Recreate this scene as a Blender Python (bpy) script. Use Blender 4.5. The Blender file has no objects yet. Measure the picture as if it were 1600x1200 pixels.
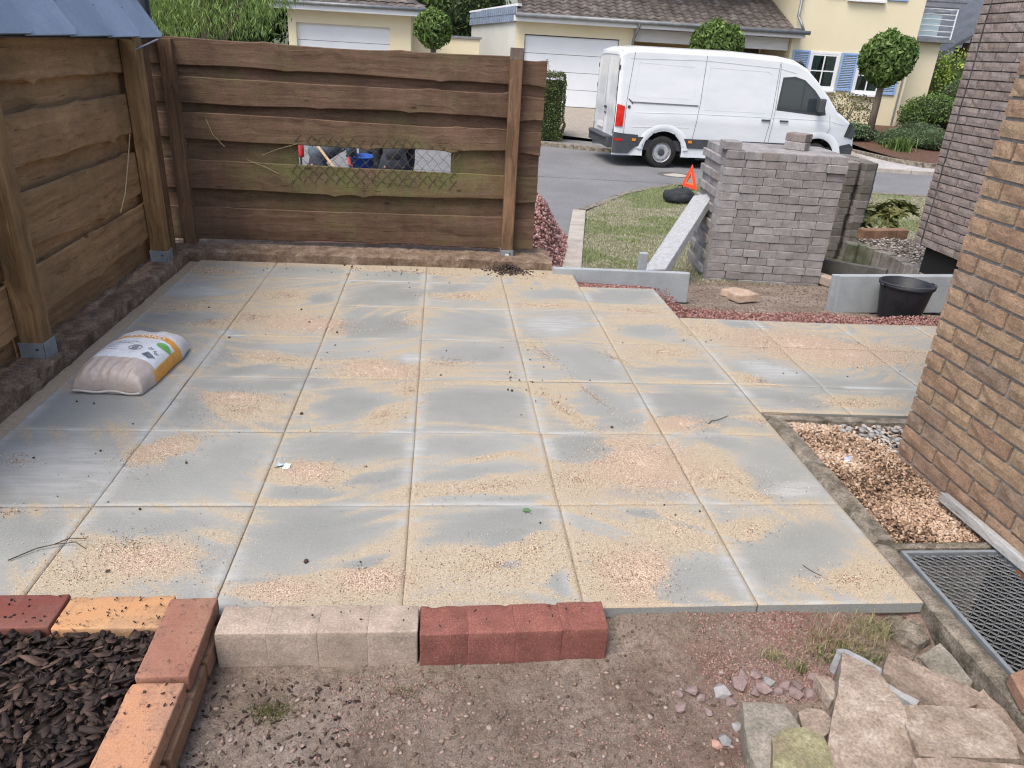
import bpy, math, random
import numpy as np
from mathutils import Vector, Matrix, noise as mnoise

# ------------------------------------------------------------------ camera, world, sun, exposure
scn = bpy.context.scene
cam_d = bpy.data.cameras.new('camera'); cam = bpy.data.objects.new('camera', cam_d)
scn.collection.objects.link(cam); scn.camera = cam
cam_d.sensor_width = 36; cam_d.lens = 36*1139.65/1600; cam_d.clip_end = 800; cam_d.clip_start = .05
RIGHT = Vector((0.99478, -0.08589, 0.05517)); FWD = Vector((0.10087, 0.90316, -0.41731))
UPV = RIGHT.cross(FWD).normalized(); RIGHT = FWD.cross(UPV).normalized()
CAM = Vector((0.10404, -1.85268, 1.67028))
cam.matrix_world = Matrix.Translation(CAM) @ Matrix((RIGHT, UPV, -FWD)).transposed().to_4x4()

SUN_DIR = Vector((-.36, -.36, .86)).normalized()          # towards the sun
w = bpy.data.worlds.new('World'); scn.world = w; w.use_nodes = True
nt = w.node_tree; bg = nt.nodes['Background']
sky = nt.nodes.new('ShaderNodeTexSky'); sky.sky_type = 'NISHITA'; sky.sun_disc = False
sky.sun_elevation = math.asin(SUN_DIR.z); sky.sun_rotation = math.atan2(SUN_DIR.x, SUN_DIR.y)
sky.air_density = 1.0; sky.dust_density = 4.0; sky.ozone_density = 1.0
nt.links.new(sky.outputs[0], bg.inputs[0]); bg.inputs[1].default_value = .15
sd = bpy.data.lights.new('sun', 'SUN'); sd.energy = 1.25; sd.angle = math.radians(30); sd.color = (1, .965, .91)
sun = bpy.data.objects.new('sun', sd); scn.collection.objects.link(sun)
sun.rotation_euler = SUN_DIR.to_track_quat('Z', 'Y').to_euler()
vs = scn.view_settings; vs.view_transform = 'Standard'; vs.look = 'None'; vs.exposure = 0.84; vs.gamma = 1; vs.use_curve_mapping = False
scn.render.engine = 'CYCLES'; scn.cycles.filter_width = 1.15

random.seed(7); RNG = np.random.default_rng(11)
COL = scn.collection
def link(o): COL.objects.link(o); return o
def U(a, b): return random.uniform(a, b)
PI = math.pi

# street frame: X along the street, W away from the garden (about 5 degrees off the patio grid)
RX, RY = 0.99629, -0.08602
def sw(X, W, z=0): return Vector((CAM.x + RX*X - RY*W, CAM.y + RY*X + RX*W, z))
def ws(x, y):
    dx, dy = x-CAM.x, y-CAM.y
    return dx*RX + dy*RY, -dx*RY + dy*RX
STREET_ROT = math.atan2(RY, RX)
def lerp(a, b, t): return a + (b-a)*t
def interp(x, pts): return float(np.interp(x, [p[0] for p in pts], [p[1] for p in pts]))
TP = [(0, -.07), (4.9, -.08), (7.2, -.40), (9.5, -.52), (12, -.61), (18.3, -.61), (19.3, -.52), (21, -.46), (25.8, .0), (60, .6), (300, 4)]
def TZ(W): return interp(W, TP)

# ------------------------------------------------------------------ mesh helpers
class MB:
    def __init__(s): s.v = []; s.f = []; s.mi = []
    def add(s, vs_, fs, m=0):
        b = len(s.v); s.v += [tuple(p) for p in vs_]; s.f += [tuple(b+i for i in f) for f in fs]; s.mi += [m]*len(fs); return s
    def box(s, c, d, rot=None, m=0, taper=1):
        vs_ = []
        for z in (-.5, .5):
            k = taper if z > 0 else 1
            for x, y in ((-.5, -.5), (.5, -.5), (.5, .5), (-.5, .5)):
                p = Vector((x*d[0]*k, y*d[1]*k, z*d[2]))
                if rot is not None: p = rot @ p
                vs_.append(p + Vector(c))
        return s.add(vs_, [(3,2,1,0),(4,5,6,7),(0,1,5,4),(1,2,6,5),(2,3,7,6),(3,0,4,7)], m)
    def box2(s, a, b, m=0):
        return s.box([(a[i]+b[i])/2 for i in range(3)], [abs(b[i]-a[i]) for i in range(3)], m=m)
    def prism(s, poly, z0, z1, m=0, inset=0):
        n = len(poly); cx = sum(p[0] for p in poly)/n; cy = sum(p[1] for p in poly)/n
        vs_ = [(p[0], p[1], z0) for p in poly] + [(lerp(p[0], cx, inset), lerp(p[1], cy, inset), z1) for p in poly]
        return s.add(vs_, [tuple(range(n-1, -1, -1)), tuple(range(n, 2*n))] + [(i, (i+1) % n, n+(i+1) % n, n+i) for i in range(n)], m)
    def tube(s, pts, r, n=6, m=0, cap=True):
        pts = [Vector(p) for p in pts]; rs = r if isinstance(r, (list, tuple)) else [r]*len(pts); rings = []
        for i, p in enumerate(pts):
            d = (pts[min(i+1, len(pts)-1)] - pts[max(i-1, 0)])
            if d.length < 1e-9: d = Vector((0, 0, 1))
            d.normalize(); a = d.orthogonal().normalized() if i == 0 else (prev - d*prev.dot(d)).normalized()
            prev = a; b = d.cross(a)
            rings.append([p + (a*math.cos(2*PI*k/n) + b*math.sin(2*PI*k/n))*rs[i] for k in range(n)])
        vs_ = [q for r_ in rings for q in r_]; fs = []
        for i in range(len(pts)-1):
            for k in range(n): fs.append((i*n+k, i*n+(k+1) % n, (i+1)*n+(k+1) % n, (i+1)*n+k))
        if cap: fs += [tuple(range(n-1, -1, -1)), tuple((len(pts)-1)*n+k for k in range(n))]
        return s.add(vs_, fs, m)
    def lathe(s, prof, c=(0, 0, 0), n=20, axis='z', m=0, rot=None):
        vs_ = []
        for r, h in prof:
            for k in range(n):
                a = 2*PI*k/n; p = Vector((r*math.cos(a), r*math.sin(a), h))
                if axis == 'y': p = Vector((p.x, p.z, p.y))
                if axis == 'x': p = Vector((p.z, p.x, p.y))
                if rot is not None: p = rot @ p
                vs_.append(p + Vector(c))
        fs = [(i*n+k, i*n+(k+1) % n, (i+1)*n+(k+1) % n, (i+1)*n+k) for i in range(len(prof)-1) for k in range(n)]
        return s.add(vs_, fs, m)
    def mesh(s, name, mats, smooth=False):
        me = bpy.data.meshes.new(name); me.from_pydata(s.v, [], s.f)
        for m in (mats if isinstance(mats, (list, tuple)) else [mats]): me.materials.append(m)
        if any(s.mi): me.polygons.foreach_set('material_index', s.mi)
        if smooth: me.polygons.foreach_set('use_smooth', [True]*len(s.f))
        me.update(); return me
    def build(s, name, mats, parent=None, smooth=False, bevel=0, **kw):
        return obj(name, s.mesh(name, mats, smooth), parent, bevel=bevel, **kw)

def obj(name, me, parent=None, loc=None, rot=None, bevel=0, **props):
    o = bpy.data.objects.new(name, me); link(o)
    if parent is not None: o.parent = parent
    if loc is not None: o.location = loc
    if rot is not None: o.rotation_euler = rot
    if bevel:
        b = o.modifiers.new('bevel', 'BEVEL'); b.width = bevel; b.segments = 2; b.limit_method = 'ANGLE'; b.angle_limit = math.radians(50)
    for k, v in props.items(): o[k] = v
    return o
def thing(name, label, cat, loc=(0, 0, 0), rot=(0, 0, 0), group=None):
    o = obj(name, None, None, loc, rot); o['label'] = label; o['category'] = cat
    if group: o['group'] = group
    return o
def tag(o, label, cat, group=None, kind=None):
    o['label'] = label; o['category'] = cat
    if group: o['group'] = group
    if kind: o['kind'] = kind
    return o
def fast_mesh(name, V, F, mats, smooth=False, attrs=None, mi=None):
    """V (n,3) float, F (m,3 or 4) int"""
    me = bpy.data.meshes.new(name); k = F.shape[1]
    me.vertices.add(len(V)); me.vertices.foreach_set('co', np.asarray(V, np.float32).ravel())
    me.loops.add(F.size); me.loops.foreach_set('vertex_index', F.astype(np.int32).ravel())
    me.polygons.add(len(F)); me.polygons.foreach_set('loop_start', np.arange(0, F.size, k, dtype=np.int32))
    me.polygons.foreach_set('loop_total', np.full(len(F), k, np.int32))
    for m in (mats if isinstance(mats, (list, tuple)) else [mats]): me.materials.append(m)
    if mi is not None: me.polygons.foreach_set('material_index', mi.astype(np.int32))
    if smooth: me.polygons.foreach_set('use_smooth', np.ones(len(F), bool))
    me.update(calc_edges=True)
    for n_, arr in (attrs or {}).items():
        if arr.ndim == 1: a = me.attributes.new(n_, 'FLOAT', 'POINT'); a.data.foreach_set('value', arr.astype(np.float32))
        else:
            a = me.attributes.new(n_, 'FLOAT_COLOR', 'POINT'); a.data.foreach_set('color', np.c_[arr, np.ones(len(arr))].astype(np.float32).ravel())
    return me
def rotmats(n, tilt=PI):
    """random rotations; tilt limits how far the local z leans"""
    a = RNG.uniform(0, 2*PI, n); t = RNG.uniform(-tilt, tilt, n); b = RNG.uniform(0, 2*PI, n)
    def rz(q):
        m = np.zeros((n, 3, 3)); c, s_ = np.cos(q), np.sin(q); m[:, 0, 0] = c; m[:, 0, 1] = -s_; m[:, 1, 0] = s_; m[:, 1, 1] = c; m[:, 2, 2] = 1; return m
    m = np.zeros((n, 3, 3)); c, s_ = np.cos(t), np.sin(t); m[:, 0, 0] = 1; m[:, 1, 1] = c; m[:, 1, 2] = -s_; m[:, 2, 1] = s_; m[:, 2, 2] = c
    return rz(b) @ m @ rz(a)
def scatter(name, temps, P, S, mat, tilt=PI, parent=None, M=None, smooth=False, rnd=None):
    """merge copies of small templates [(V,F)] at points P (n,3) with scales S (n,3) or (n,)"""
    n = len(P); S = np.asarray(S, float); S = S[:, None]*np.ones(3) if S.ndim == 1 else S
    M = rotmats(n, tilt) if M is None else M
    pick = RNG.integers(0, len(temps), n); Vs, Fs, A = [], [], []; off = 0
    rnd = RNG.random(n) if rnd is None else rnd
    for t, (tv, tf) in enumerate(temps):
        idx = np.where(pick == t)[0]
        if not len(idx): continue
        v = np.einsum('nij,nkj->nki', M[idx], tv[None]*S[idx][:, None, :]) + P[idx][:, None, :]
        Vs.append(v.reshape(-1, 3)); k = len(tv)
        Fs.append((tf[None]+(np.arange(len(idx))*k)[:, None, None]+off).reshape(-1, tf.shape[1])); off += k*len(idx)
        A.append(np.repeat(rnd[idx], k))
    me = fast_mesh(name, np.concatenate(Vs), np.concatenate(Fs), mat, smooth, {'rnd': np.concatenate(A)})
    return obj(name, me, parent)
# templates
def stone_temp(seed, sub=0, rough=.28, flat=1):
    import bmesh
    bm = bmesh.new(); bmesh.ops.create_icosphere(bm, subdivisions=1 if sub == 0 else sub, radius=.5)
    r = random.Random(seed)
    for v in bm.verts: v.co *= 1 + r.uniform(-rough, rough); v.co.z *= flat
    V = np.array([v.co[:] for v in bm.verts]); bm.verts.ensure_lookup_table(); F = np.array([[v.index for v in f.verts] for f in bm.faces]); bm.free()
    return V, F
def octa_temp(seed, rough=.3):
    r = random.Random(seed); V = np.array([(1,0,0),(-1,0,0),(0,1,0),(0,-1,0),(0,0,1),(0,0,-1)], float)*.5
    V *= np.array([[1+r.uniform(-rough, rough)] for _ in range(6)])
    return V, np.array([(0,2,4),(2,1,4),(1,3,4),(3,0,4),(2,0,5),(1,2,5),(3,1,5),(0,3,5)])
def bark_temp(seed):
    r = random.Random(seed); n = 6; q = [r.uniform(.28, .6) for _ in range(n)]; a_ = [2*PI*(k+r.uniform(-.35, .35))/n for k in range(n)]
    V = [(q[k]*math.cos(a_[k]), q[k]*math.sin(a_[k])*.6, -.5+.9*math.sin(k*2.1)*.6) for k in range(n)]+[(q[k]*.94*math.cos(a_[k]), q[k]*.94*math.sin(a_[k])*.57, .5+.9*math.sin(k*2.1)*.6) for k in range(n)]
    F = [(0, i+1, i) for i in range(1, n-1)] + [(n, n+i, n+i+1) for i in range(1, n-1)]
    for i in range(n): j = (i+1) % n; F += [(i, j, n+j), (i, n+j, n+i)]
    return np.array(V), np.array(F)
def chip_temp(seed):
    r = random.Random(seed); n = 7; V = []
    for z in (-.5, .5):
        for k in range(n):
            a = 2*PI*k/n; q = r.uniform(.32, .55) if z < 0 else q0[k]*r.uniform(.8, 1)
            if z < 0: q0 = (q0 if k else []) + [q]
            V.append((q*math.cos(a), q*math.sin(a)*.55, z + r.uniform(-.5, .5)))
    F = [(0, i+1, i) for i in range(1, n-1)] + [(n, n+i, n+i+1) for i in range(1, n-1)]
    for i in range(n): j = (i+1) % n; F += [(i, j, n+j), (i, n+j, n+i)]
    return np.array(V), np.array(F)
LEAF = (np.array([(0, -.5, 0), (.28, 0, .06), (0, .5, 0), (-.28, 0, .06)], float), np.array([(0, 1, 2, 3)]))
LEAF2 = (np.array([(0, -.5, 0), (.2, -.1, .1), (0, .6, -.12), (-.22, -.05, .1)], float), np.array([(0, 1, 2, 3)]))
OCT = [octa_temp(i) for i in range(4)]; STN = [stone_temp(i) for i in range(5)]; PEB = [stone_temp(20+i, 0, .12, .6) for i in range(4)]; CHIP = [chip_temp(i) for i in range(6)]; BRK = [bark_temp(i) for i in range(8)]

# numpy value noise
def _h(ix, iy, s):
    n = (ix.astype(np.int64)*374761393 + iy.astype(np.int64)*668265263 + s*2147483647) & 0xffffffff
    n = ((n ^ (n >> 13))*1274126177) & 0xffffffff
    return ((n ^ (n >> 16)) & 0xffff)/65535.
def vnoise(x, y, s=0):
    ix, iy = np.floor(x), np.floor(y); fx, fy = x-ix, y-iy; fx = fx*fx*(3-2*fx); fy = fy*fy*(3-2*fy)
    a, b, c, d = _h(ix, iy, s), _h(ix+1, iy, s), _h(ix, iy+1, s), _h(ix+1, iy+1, s)
    return (a*(1-fx)+b*fx)*(1-fy) + (c*(1-fx)+d*fx)*fy
def fbm(x, y, s=0, o=4):
    r = 0; a = .5; t = 0
    for i in range(o): r = r + a*vnoise(x, y, s+i); t += a; x = x*2.03+5.1; y = y*2.03+1.7; a *= .5
    return r/t
def sstep(a, b, x): t = np.clip((x-a)/(b-a), 0, 1); return t*t*(3-2*t)

# ------------------------------------------------------------------ materials
class N:
    def __init__(s, name):
        s.m = bpy.data.materials.new(name); s.m.use_nodes = True; s.t = s.m.node_tree; s.b = s.t.nodes['Principled BSDF']; s.cache = {}
    def new(s, typ, **kw):
        n = s.t.nodes.new(typ)
        for k, v in kw.items(): setattr(n, k, v)
        return n
    def put(s, sock, v):
        if isinstance(v, bpy.types.NodeSocket): s.t.links.new(v, sock)
        elif v is not None: sock.default_value = (*v, 1) if isinstance(v, tuple) and len(v) == 3 and sock.type == 'RGBA' else v
    def coord(s, kind='pos', scale=(1, 1, 1), rot=(0, 0, 0)):
        if kind == 'pos': o = s.new('ShaderNodeNewGeometry').outputs['Position']
        else:
            o = s.new('ShaderNodeTexCoord').outputs['Object']
            if kind == 'objr':                                   # shift by the object's own random number so that copies differ
                r = s.new('ShaderNodeObjectInfo').outputs['Random']
                a = s.new('ShaderNodeVectorMath', operation='ADD'); m_ = s.new('ShaderNodeMath', operation='MULTIPLY'); s.put(m_.inputs[0], r); m_.inputs[1].default_value = 37
                s.t.links.new(o, a.inputs[0]); s.t.links.new(m_.outputs[0], a.inputs[1]); o = a.outputs[0]
        if scale != (1, 1, 1) or rot != (0, 0, 0):
            mp = s.new('ShaderNodeMapping'); mp.inputs['Scale'].default_value = scale; mp.inputs['Rotation'].default_value = rot
            s.t.links.new(o, mp.inputs[0]); o = mp.outputs[0]
        return o
    def noise(s, co, scale, detail=4, rough=.55, dist=0):
        n = s.new('ShaderNodeTexNoise'); s.t.links.new(co, n.inputs['Vector']); n.inputs['Scale'].default_value = scale
        n.inputs['Detail'].default_value = detail; n.inputs['Roughness'].default_value = rough; n.inputs['Distortion'].default_value = dist
        return n.outputs[0]
    def vor(s, co, scale, out='Distance', feature='F1'):
        n = s.new('ShaderNodeTexVoronoi', feature=feature); s.t.links.new(co, n.inputs['Vector']); n.inputs['Scale'].default_value = scale
        return n.outputs[out]
    def ramp(s, fac, stops, interp='LINEAR'):
        n = s.new('ShaderNodeValToRGB'); n.color_ramp.interpolation = interp; e = n.color_ramp.elements
        while len(e) > 1: e.remove(e[-1])
        e[0].position = stops[0][0]; c = stops[0][1]; e[0].color = (*c, 1) if isinstance(c, tuple) else (c, c, c, 1)
        for p, c in stops[1:]: q = e.new(p); q.color = (*c, 1) if isinstance(c, tuple) else (c, c, c, 1)
        s.put(n.inputs[0], fac); return n.outputs[0]
    def mix(s, f, a, b, mode='MIX'):
        n = s.new('ShaderNodeMix', data_type='RGBA', blend_type=mode); s.put(n.inputs[0], f); s.put(n.inputs[6], a); s.put(n.inputs[7], b); return n.outputs[2]
    def math(s, op, a, b=0., c=None, clamp=False):
        n = s.new('ShaderNodeMath', operation=op, use_clamp=clamp); s.put(n.inputs[0], a); s.put(n.inputs[1], b)
        if c is not None: s.put(n.inputs[2], c)
        return n.outputs[0]
    def attr(s, name, out='Fac'):
        n = s.new('ShaderNodeAttribute', attribute_name=name); return n.outputs[out]
    def rnd(s): return s.new('ShaderNodeObjectInfo').outputs['Random']
    def bump(s, h, strength=.3, dist=.01, prev=None):
        n = s.new('ShaderNodeBump'); n.inputs['Strength'].default_value = strength; n.inputs['Distance'].default_value = dist
        s.put(n.inputs['Height'], h)
        if prev is not None: s.t.links.new(prev, n.inputs['Normal'])
        return n.outputs[0]
    def done(s, color=None, rough=.8, normal=None, metal=0, spec=.3, **kw):
        if color is not None: s.put(s.b.inputs['Base Color'], color)
        s.put(s.b.inputs['Roughness'], rough); s.b.inputs['Metallic'].default_value = metal; s.b.inputs['Specular IOR Level'].default_value = spec
        if normal is not None: s.t.links.new(normal, s.b.inputs['Normal'])
        for k, v in kw.items(): s.put(s.b.inputs[k.replace('_', ' ')], v)
        return s.m
def simple(name, stops, scale=5, detail=5, rough=.8, bump=.2, bdist=.004, kind='pos', stretch=(1, 1, 1), spec=.3, metal=0, fine=None, rvar=0, dist=0):
    n = N(name); co = n.coord(kind, stretch); f = n.noise(co, scale, detail, .6, dist)
    c = n.ramp(f, stops)
    if fine:
        g = n.noise(n.coord(kind), fine[0], 3, .7); c = n.mix(1., c, n.ramp(g, [(.3, 1-fine[1]), (.7, 1+fine[1])]), 'MULTIPLY')
    if rvar: c = n.mix(1., c, n.ramp(n.rnd(), [(0, 1-rvar), (1, 1+rvar)]), 'MULTIPLY')
    nm = n.bump(n.noise(co, scale*4, 6, .7), bump, bdist) if bump else None
    return n.done(c, rough, nm, metal, spec)
def rndmat(name, stops, rough=.85, spec=.25, kind='LINEAR', mul=None, trans=0):
    n = N(name); c = n.ramp(n.attr('rnd'), stops, kind)
    g = n.noise(n.coord(), mul[0] if mul else 90, 4, .7); c = n.mix(1., c, n.ramp(g, [(.25, 1-(mul[1] if mul else .25)), (.75, 1+(mul[1] if mul else .25))]), 'MULTIPLY')
    if trans:
        m = n.done(c, rough, None, 0, spec)
        tr = n.new('ShaderNodeBsdfTranslucent'); n.put(tr.inputs[0], c); mx = n.new('ShaderNodeMixShader'); mx.inputs[0].default_value = trans
        n.t.links.new(n.b.outputs[0], mx.inputs[1]); n.t.links.new(tr.outputs[0], mx.inputs[2]); n.t.links.new(mx.outputs[0], n.t.nodes['Material Output'].inputs[0]); return m
    return n.done(c, rough, n.bump(n.noise(n.coord(), 160, 3, .6), .25, .003), 0, spec)

def wood_mat(name, axis, cols, rough=.75, moss=0, knots=True, gscale=1., kind='pos'):
    """grain runs along `axis`"""
    n = N(name); sc = [22, 22, 22]; sc['xyz'.index(axis)] = 1.3; co = n.coord(kind, tuple(v*gscale for v in sc))
    kn = n.noise(n.coord(kind), 3.2, 2, .5); kn2 = n.math('MULTIPLY', kn, 2.2)
    ad = n.new('ShaderNodeVectorMath', operation='ADD'); n.t.links.new(co, ad.inputs[0]); n.t.links.new(kn2, ad.inputs[1])
    g = n.noise(ad.outputs[0], 1.0, 6, .62, .6); big = n.noise(n.coord(kind), 2.1, 4, .6)
    c = n.ramp(g, cols); c = n.mix(1., c, n.ramp(big, [(.3, .72), (.7, 1.3)]), 'MULTIPLY')
    c = n.mix(1., c, n.ramp(n.rnd(), [(0, .86), (1, 1.14)]), 'MULTIPLY')
    if moss:
        mm = n.noise(n.coord(kind), 3.3, 5, .7); mk = n.ramp(mm, [(.50, 0.), (.72, .45)])
        if name == 'brown_stained_board':                       # algae round the gap, where splash water sits
            dv = n.new('ShaderNodeVectorMath', operation='DISTANCE'); n.t.links.new(n.coord('pos', (.42, 0, 1.6)), dv.inputs[0]); dv.inputs[1].default_value = (-.15, 0, 1.10)
            mk = n.math('ADD', mk, n.math('MULTIPLY', n.ramp(dv.outputs['Value'], [(.10, 1.), (.60, 0.)]), n.ramp(mm, [(.32, 0.), (.6, 1.)])), clamp=True)
        mk = n.math('MULTIPLY', mk, moss*.8)
        c = n.mix(mk, c, (.125, .14, .045))
    if knots:
        v = n.vor(n.coord(kind, tuple(2.2 if 'xyz'[i] == axis else 5 for i in range(3))), 1.0); k = n.ramp(v, [(.04, 1.), (.075, 0.)]); c = n.mix(n.math('MULTIPLY', k, .7), c, (.028, .014, .008))
    wr = n.noise(n.coord(kind, (90, 90, 90) if axis != 'z' else (90, 90, 4)), 1, 3, .6)
    c = n.mix(1., c, n.ramp(wr, [(.3, .88), (.7, 1.12)]), 'MULTIPLY')
    ch = n.noise(n.coord(kind, tuple(3 if 'xyz'[i] == axis else 60 for i in range(3))), 1., 4, .7, .4); c = n.mix(n.ramp(ch, [(.62, 0.), (.66, .6)]), c, (.03, .018, .01))
    sc_ = n.noise(n.coord(kind), 26, 5, .8); c = n.mix(n.ramp(sc_, [(.66, 0.), (.80, .30)]), c, (.30, .24, .17))
    return n.done(c, rough, n.bump(g, .7, .008, n.bump(wr, .3, .004)), 0, .25)
FENCE_B = wood_mat('brown_stained_board', 'x', [(.22, (.052, .029, .019)), (.42, (.100, .059, .038)), (.60, (.130, .080, .053)), (.85, (.18, .13, .092))], moss=.95)
FENCE_P = wood_mat('brown_stained_post', 'z', [(.25, (.075, .042, .024)), (.5, (.15, .088, .05)), (.8, (.24, .15, .09))])
FENCE_L = wood_mat('honey_brown_board', 'y', [(.22, (.115, .064, .030)), (.42, (.22, .132, .066)), (.60, (.28, .172, .09)), (.85, (.38, .265, .15))], moss=.5)
FENCE_LP = wood_mat('honey_brown_post', 'z', [(.24, (.10, .055, .024)), (.42, (.20, .12, .055)), (.58, (.26, .16, .075)), (.8, (.38, .25, .13))])
GREYWOOD = wood_mat('weathered_grey_wood', 'y', [(.25, (.16, .15, .14)), (.5, (.34, .34, .33)), (.75, (.5, .5, .5))], knots=False)
GALV = simple('galvanised_steel', [(.3, (.28, .32, .35)), (.7, (.42, .47, .5))], 14, rough=.5, metal=.6, bump=.05)
SLATE_M = simple('blue_grey_shingle', [(.3, (.15, .185, .25)), (.7, (.22, .265, .34))], 3, rough=.42, bump=.08, fine=(60, .12), rvar=.10, spec=.45)
DARKM = simple('dark_grey_metal', [(.3, (.05, .055, .065)), (.7, (.08, .085, .10))], 6, rough=.5)
CONC_OLD = simple('old_soiled_concrete', [(.25, (.065, .044, .028)), (.45, (.13, .092, .062)), (.62, (.20, .155, .115)), (.8, (.32, .28, .23))], 5, 8, .95, .9, .02, fine=(70, .35), dist=.3)
CONC_NEW = simple('new_grey_concrete', [(.3, (.25, .275, .29)), (.7, (.36, .385, .40))], 4, 6, .85, .25, .004, fine=(140, .12))
CONC_KERB = simple('weathered_kerb_concrete', [(.28, (.05, .048, .034)), (.42, (.15, .13, .10)), (.58, (.27, .235, .19)), (.75, (.42, .38, .32))], 13, 9, .95, 1., .016, fine=(130, .45))
CONC_LIGHT = simple('light_concrete_edging', [(.3, (.30, .27, .23)), (.7, (.46, .42, .37))], 5, 6, .9, .3, .006, fine=(90, .2))
WHITE_CONC = simple('speckled_concrete_plank', [(.3, (.27, .28, .29)), (.7, (.40, .41, .42))], 30, 6, .9, .3, .004, fine=(200, .2))
CLAY_GREY = simple('wall_palisade_concrete', [(.28, (.10, .095, .08)), (.5, (.2, .185, .165)), (.75, (.3, .28, .26))], 4, 7, .95, .6, .008, fine=(60, .25))
MOSSY = simple('mossy_concrete', [(.3, (.05, .06, .035)), (.5, (.12, .13, .085)), (.75, (.26, .24, .2))], 5, 7, .95, .6, .01, fine=(60, .25))

def brick_mat(name, cols, joint=None, crease=.6, rough=.9, rv=.28):
    n = N(name); co = n.coord('objr'); base = n.ramp(n.rnd(), cols)
    big = n.noise(co, 9, 5, .65); c = n.mix(1., base, n.ramp(big, [(.3, .72), (.7, 1.28)]), 'MULTIPLY')
    f2 = n.noise(co, 120, 3, .7); c = n.mix(1., c, n.ramp(f2, [(.3, 1-rv), (.7, 1+rv)]), 'MULTIPLY')
    cr = n.noise(n.coord('objr', (1, 9, 22)), 1.3, 5, .7, 1.8); crm = n.ramp(cr, [(.48, 0.), (.5, 1.), (.52, 0.)])
    c = n.mix(n.math('MULTIPLY', crm, crease), c, (.06, .035, .022)); dk_ = n.noise(co, 22, 5, .75); c = n.mix(n.ramp(dk_, [(.56, 0.), (.72, .5)]), c, (.13, .10, .085))
    h = n.math('SUBTRACT', n.noise(co, 45, 5, .7), n.math('MULTIPLY', crm, crease))
    return n.done(c, rough, n.bump(h, .38, .005), 0, .2)
BR_OR = brick_mat('sand_orange_brick', [(0, (.275, .18, .122)), (.3, (.315, .215, .142)), (.55, (.33, .24, .158)), (.8, (.285, .19, .13)), (1, (.245, .185, .14))])
BR_DK = brick_mat('dull_brown_brick', [(0, (.215, .172, .152)), (.5, (.27, .222, .20)), (1, (.245, .21, .192))], crease=.35)
MORT = simple('grey_mortar', [(.3, (.24, .235, .22)), (.7, (.37, .36, .34))], 30, 6, .95, .8, .01)
MORT_D = simple('dark_mortar', [(.3, (.10, .085, .075)), (.7, (.17, .15, .135))], 30, 6, .95, .8, .01)

def paver_mat(name, cols, spots=0):
    n = N(name); co = n.coord('objr'); base = n.ramp(n.rnd(), cols); big = n.noise(co, 11, 6, .7)
    c = n.mix(1., base, n.ramp(big, [(.3, .75), (.7, 1.25)]), 'MULTIPLY'); f2 = n.noise(co, 170, 3, .7)
    c = n.mix(1., c, n.ramp(f2, [(.3, .70), (.7, 1.3)]), 'MULTIPLY'); st_ = n.noise(co, 24, 6, .8); c = n.mix(n.ramp(st_, [(.60, 0.), (.72, .55)]), c, (.10, .085, .07))
    if spots: sp = n.noise(co, 260, 2, .5); c = n.mix(n.ramp(sp, [(.66, 0.), (.72, spots)]), c, (.5, .42, .38))
    return n.done(c, .92, n.bump(n.math('ADD', n.noise(co, 60, 6, .7), f2), .5, .004), 0, .2)
PAV = paver_mat('grey_brown_paver', [(0, (.22, .205, .20)), (.45, (.275, .262, .26)), (.9, (.31, .298, .295)), (1, (.24, .21, .195))])
PAV_D = paver_mat('dark_paver', [(0, (.115, .105, .092)), (.5, (.17, .158, .142)), (1, (.215, .20, .185))])
PAV_L = paver_mat('pinkish_paver', [(0, (.42, .31, .235)), (1, (.46, .35, .27))])
PAL_BEIGE = paver_mat('beige_palisade_concrete', [(0, (.34, .27, .215)), (1, (.37, .30, .245))])
PAL_RED = paver_mat('red_palisade_concrete', [(0, (.19, .075, .058)), (1, (.22, .088, .07))], spots=.6)
PAL_BROWN = paver_mat('brown_palisade_concrete', [(0, (.22, .13, .085)), (1, (.28, .17, .12))])

def bedbrick(name, a, b, tint):
    n = N(name); co = n.coord('obj'); g = n.noise(n.coord('obj', (1, 1, 1)), 5, 5, .6); c = n.ramp(g, [(.3, a), (.7, b)])
    g2 = n.noise(co, 14, 6, .75); c = n.mix(n.ramp(g2, [(.52, 0.), (.75, .6)]), c, tint)
    d = n.noise(co, 55, 4, .8); c = n.mix(n.ramp(d, [(.58, 0.), (.66, .8)]), c, (.05, .035, .026)); d2 = n.noise(co, 9, 7, .8); c = n.mix(n.ramp(d2, [(.52, 0.), (.7, .6)]), c, (.17, .11, .08))
    f2 = n.noise(co, 260, 3, .7); c = n.mix(1., c, n.ramp(f2, [(.3, .8), (.7, 1.2)]), 'MULTIPLY')
    return n.done(c, .8, n.bump(n.noise(co, 120, 4, .7), .35, .003), 0, .3)
BB_RED = bedbrick('plum_red_clay', (.15, .045, .035), (.20, .07, .052), (.12, .05, .045))
BB_OR = bedbrick('orange_clay', (.47, .235, .11), (.44, .28, .15), (.28, .14, .085))
BB_BR = bedbrick('brown_rose_clay', (.24, .105, .075), (.33, .175, .115), (.16, .075, .065))
BB_OR2 = bedbrick('flamed_orange_clay', (.45, .225, .12), (.38, .215, .14), (.23, .12, .10))
BB_LOW = bedbrick('stained_low_course_clay', (.20, .11, .06), (.28, .17, .10), (.08, .05, .035))

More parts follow.
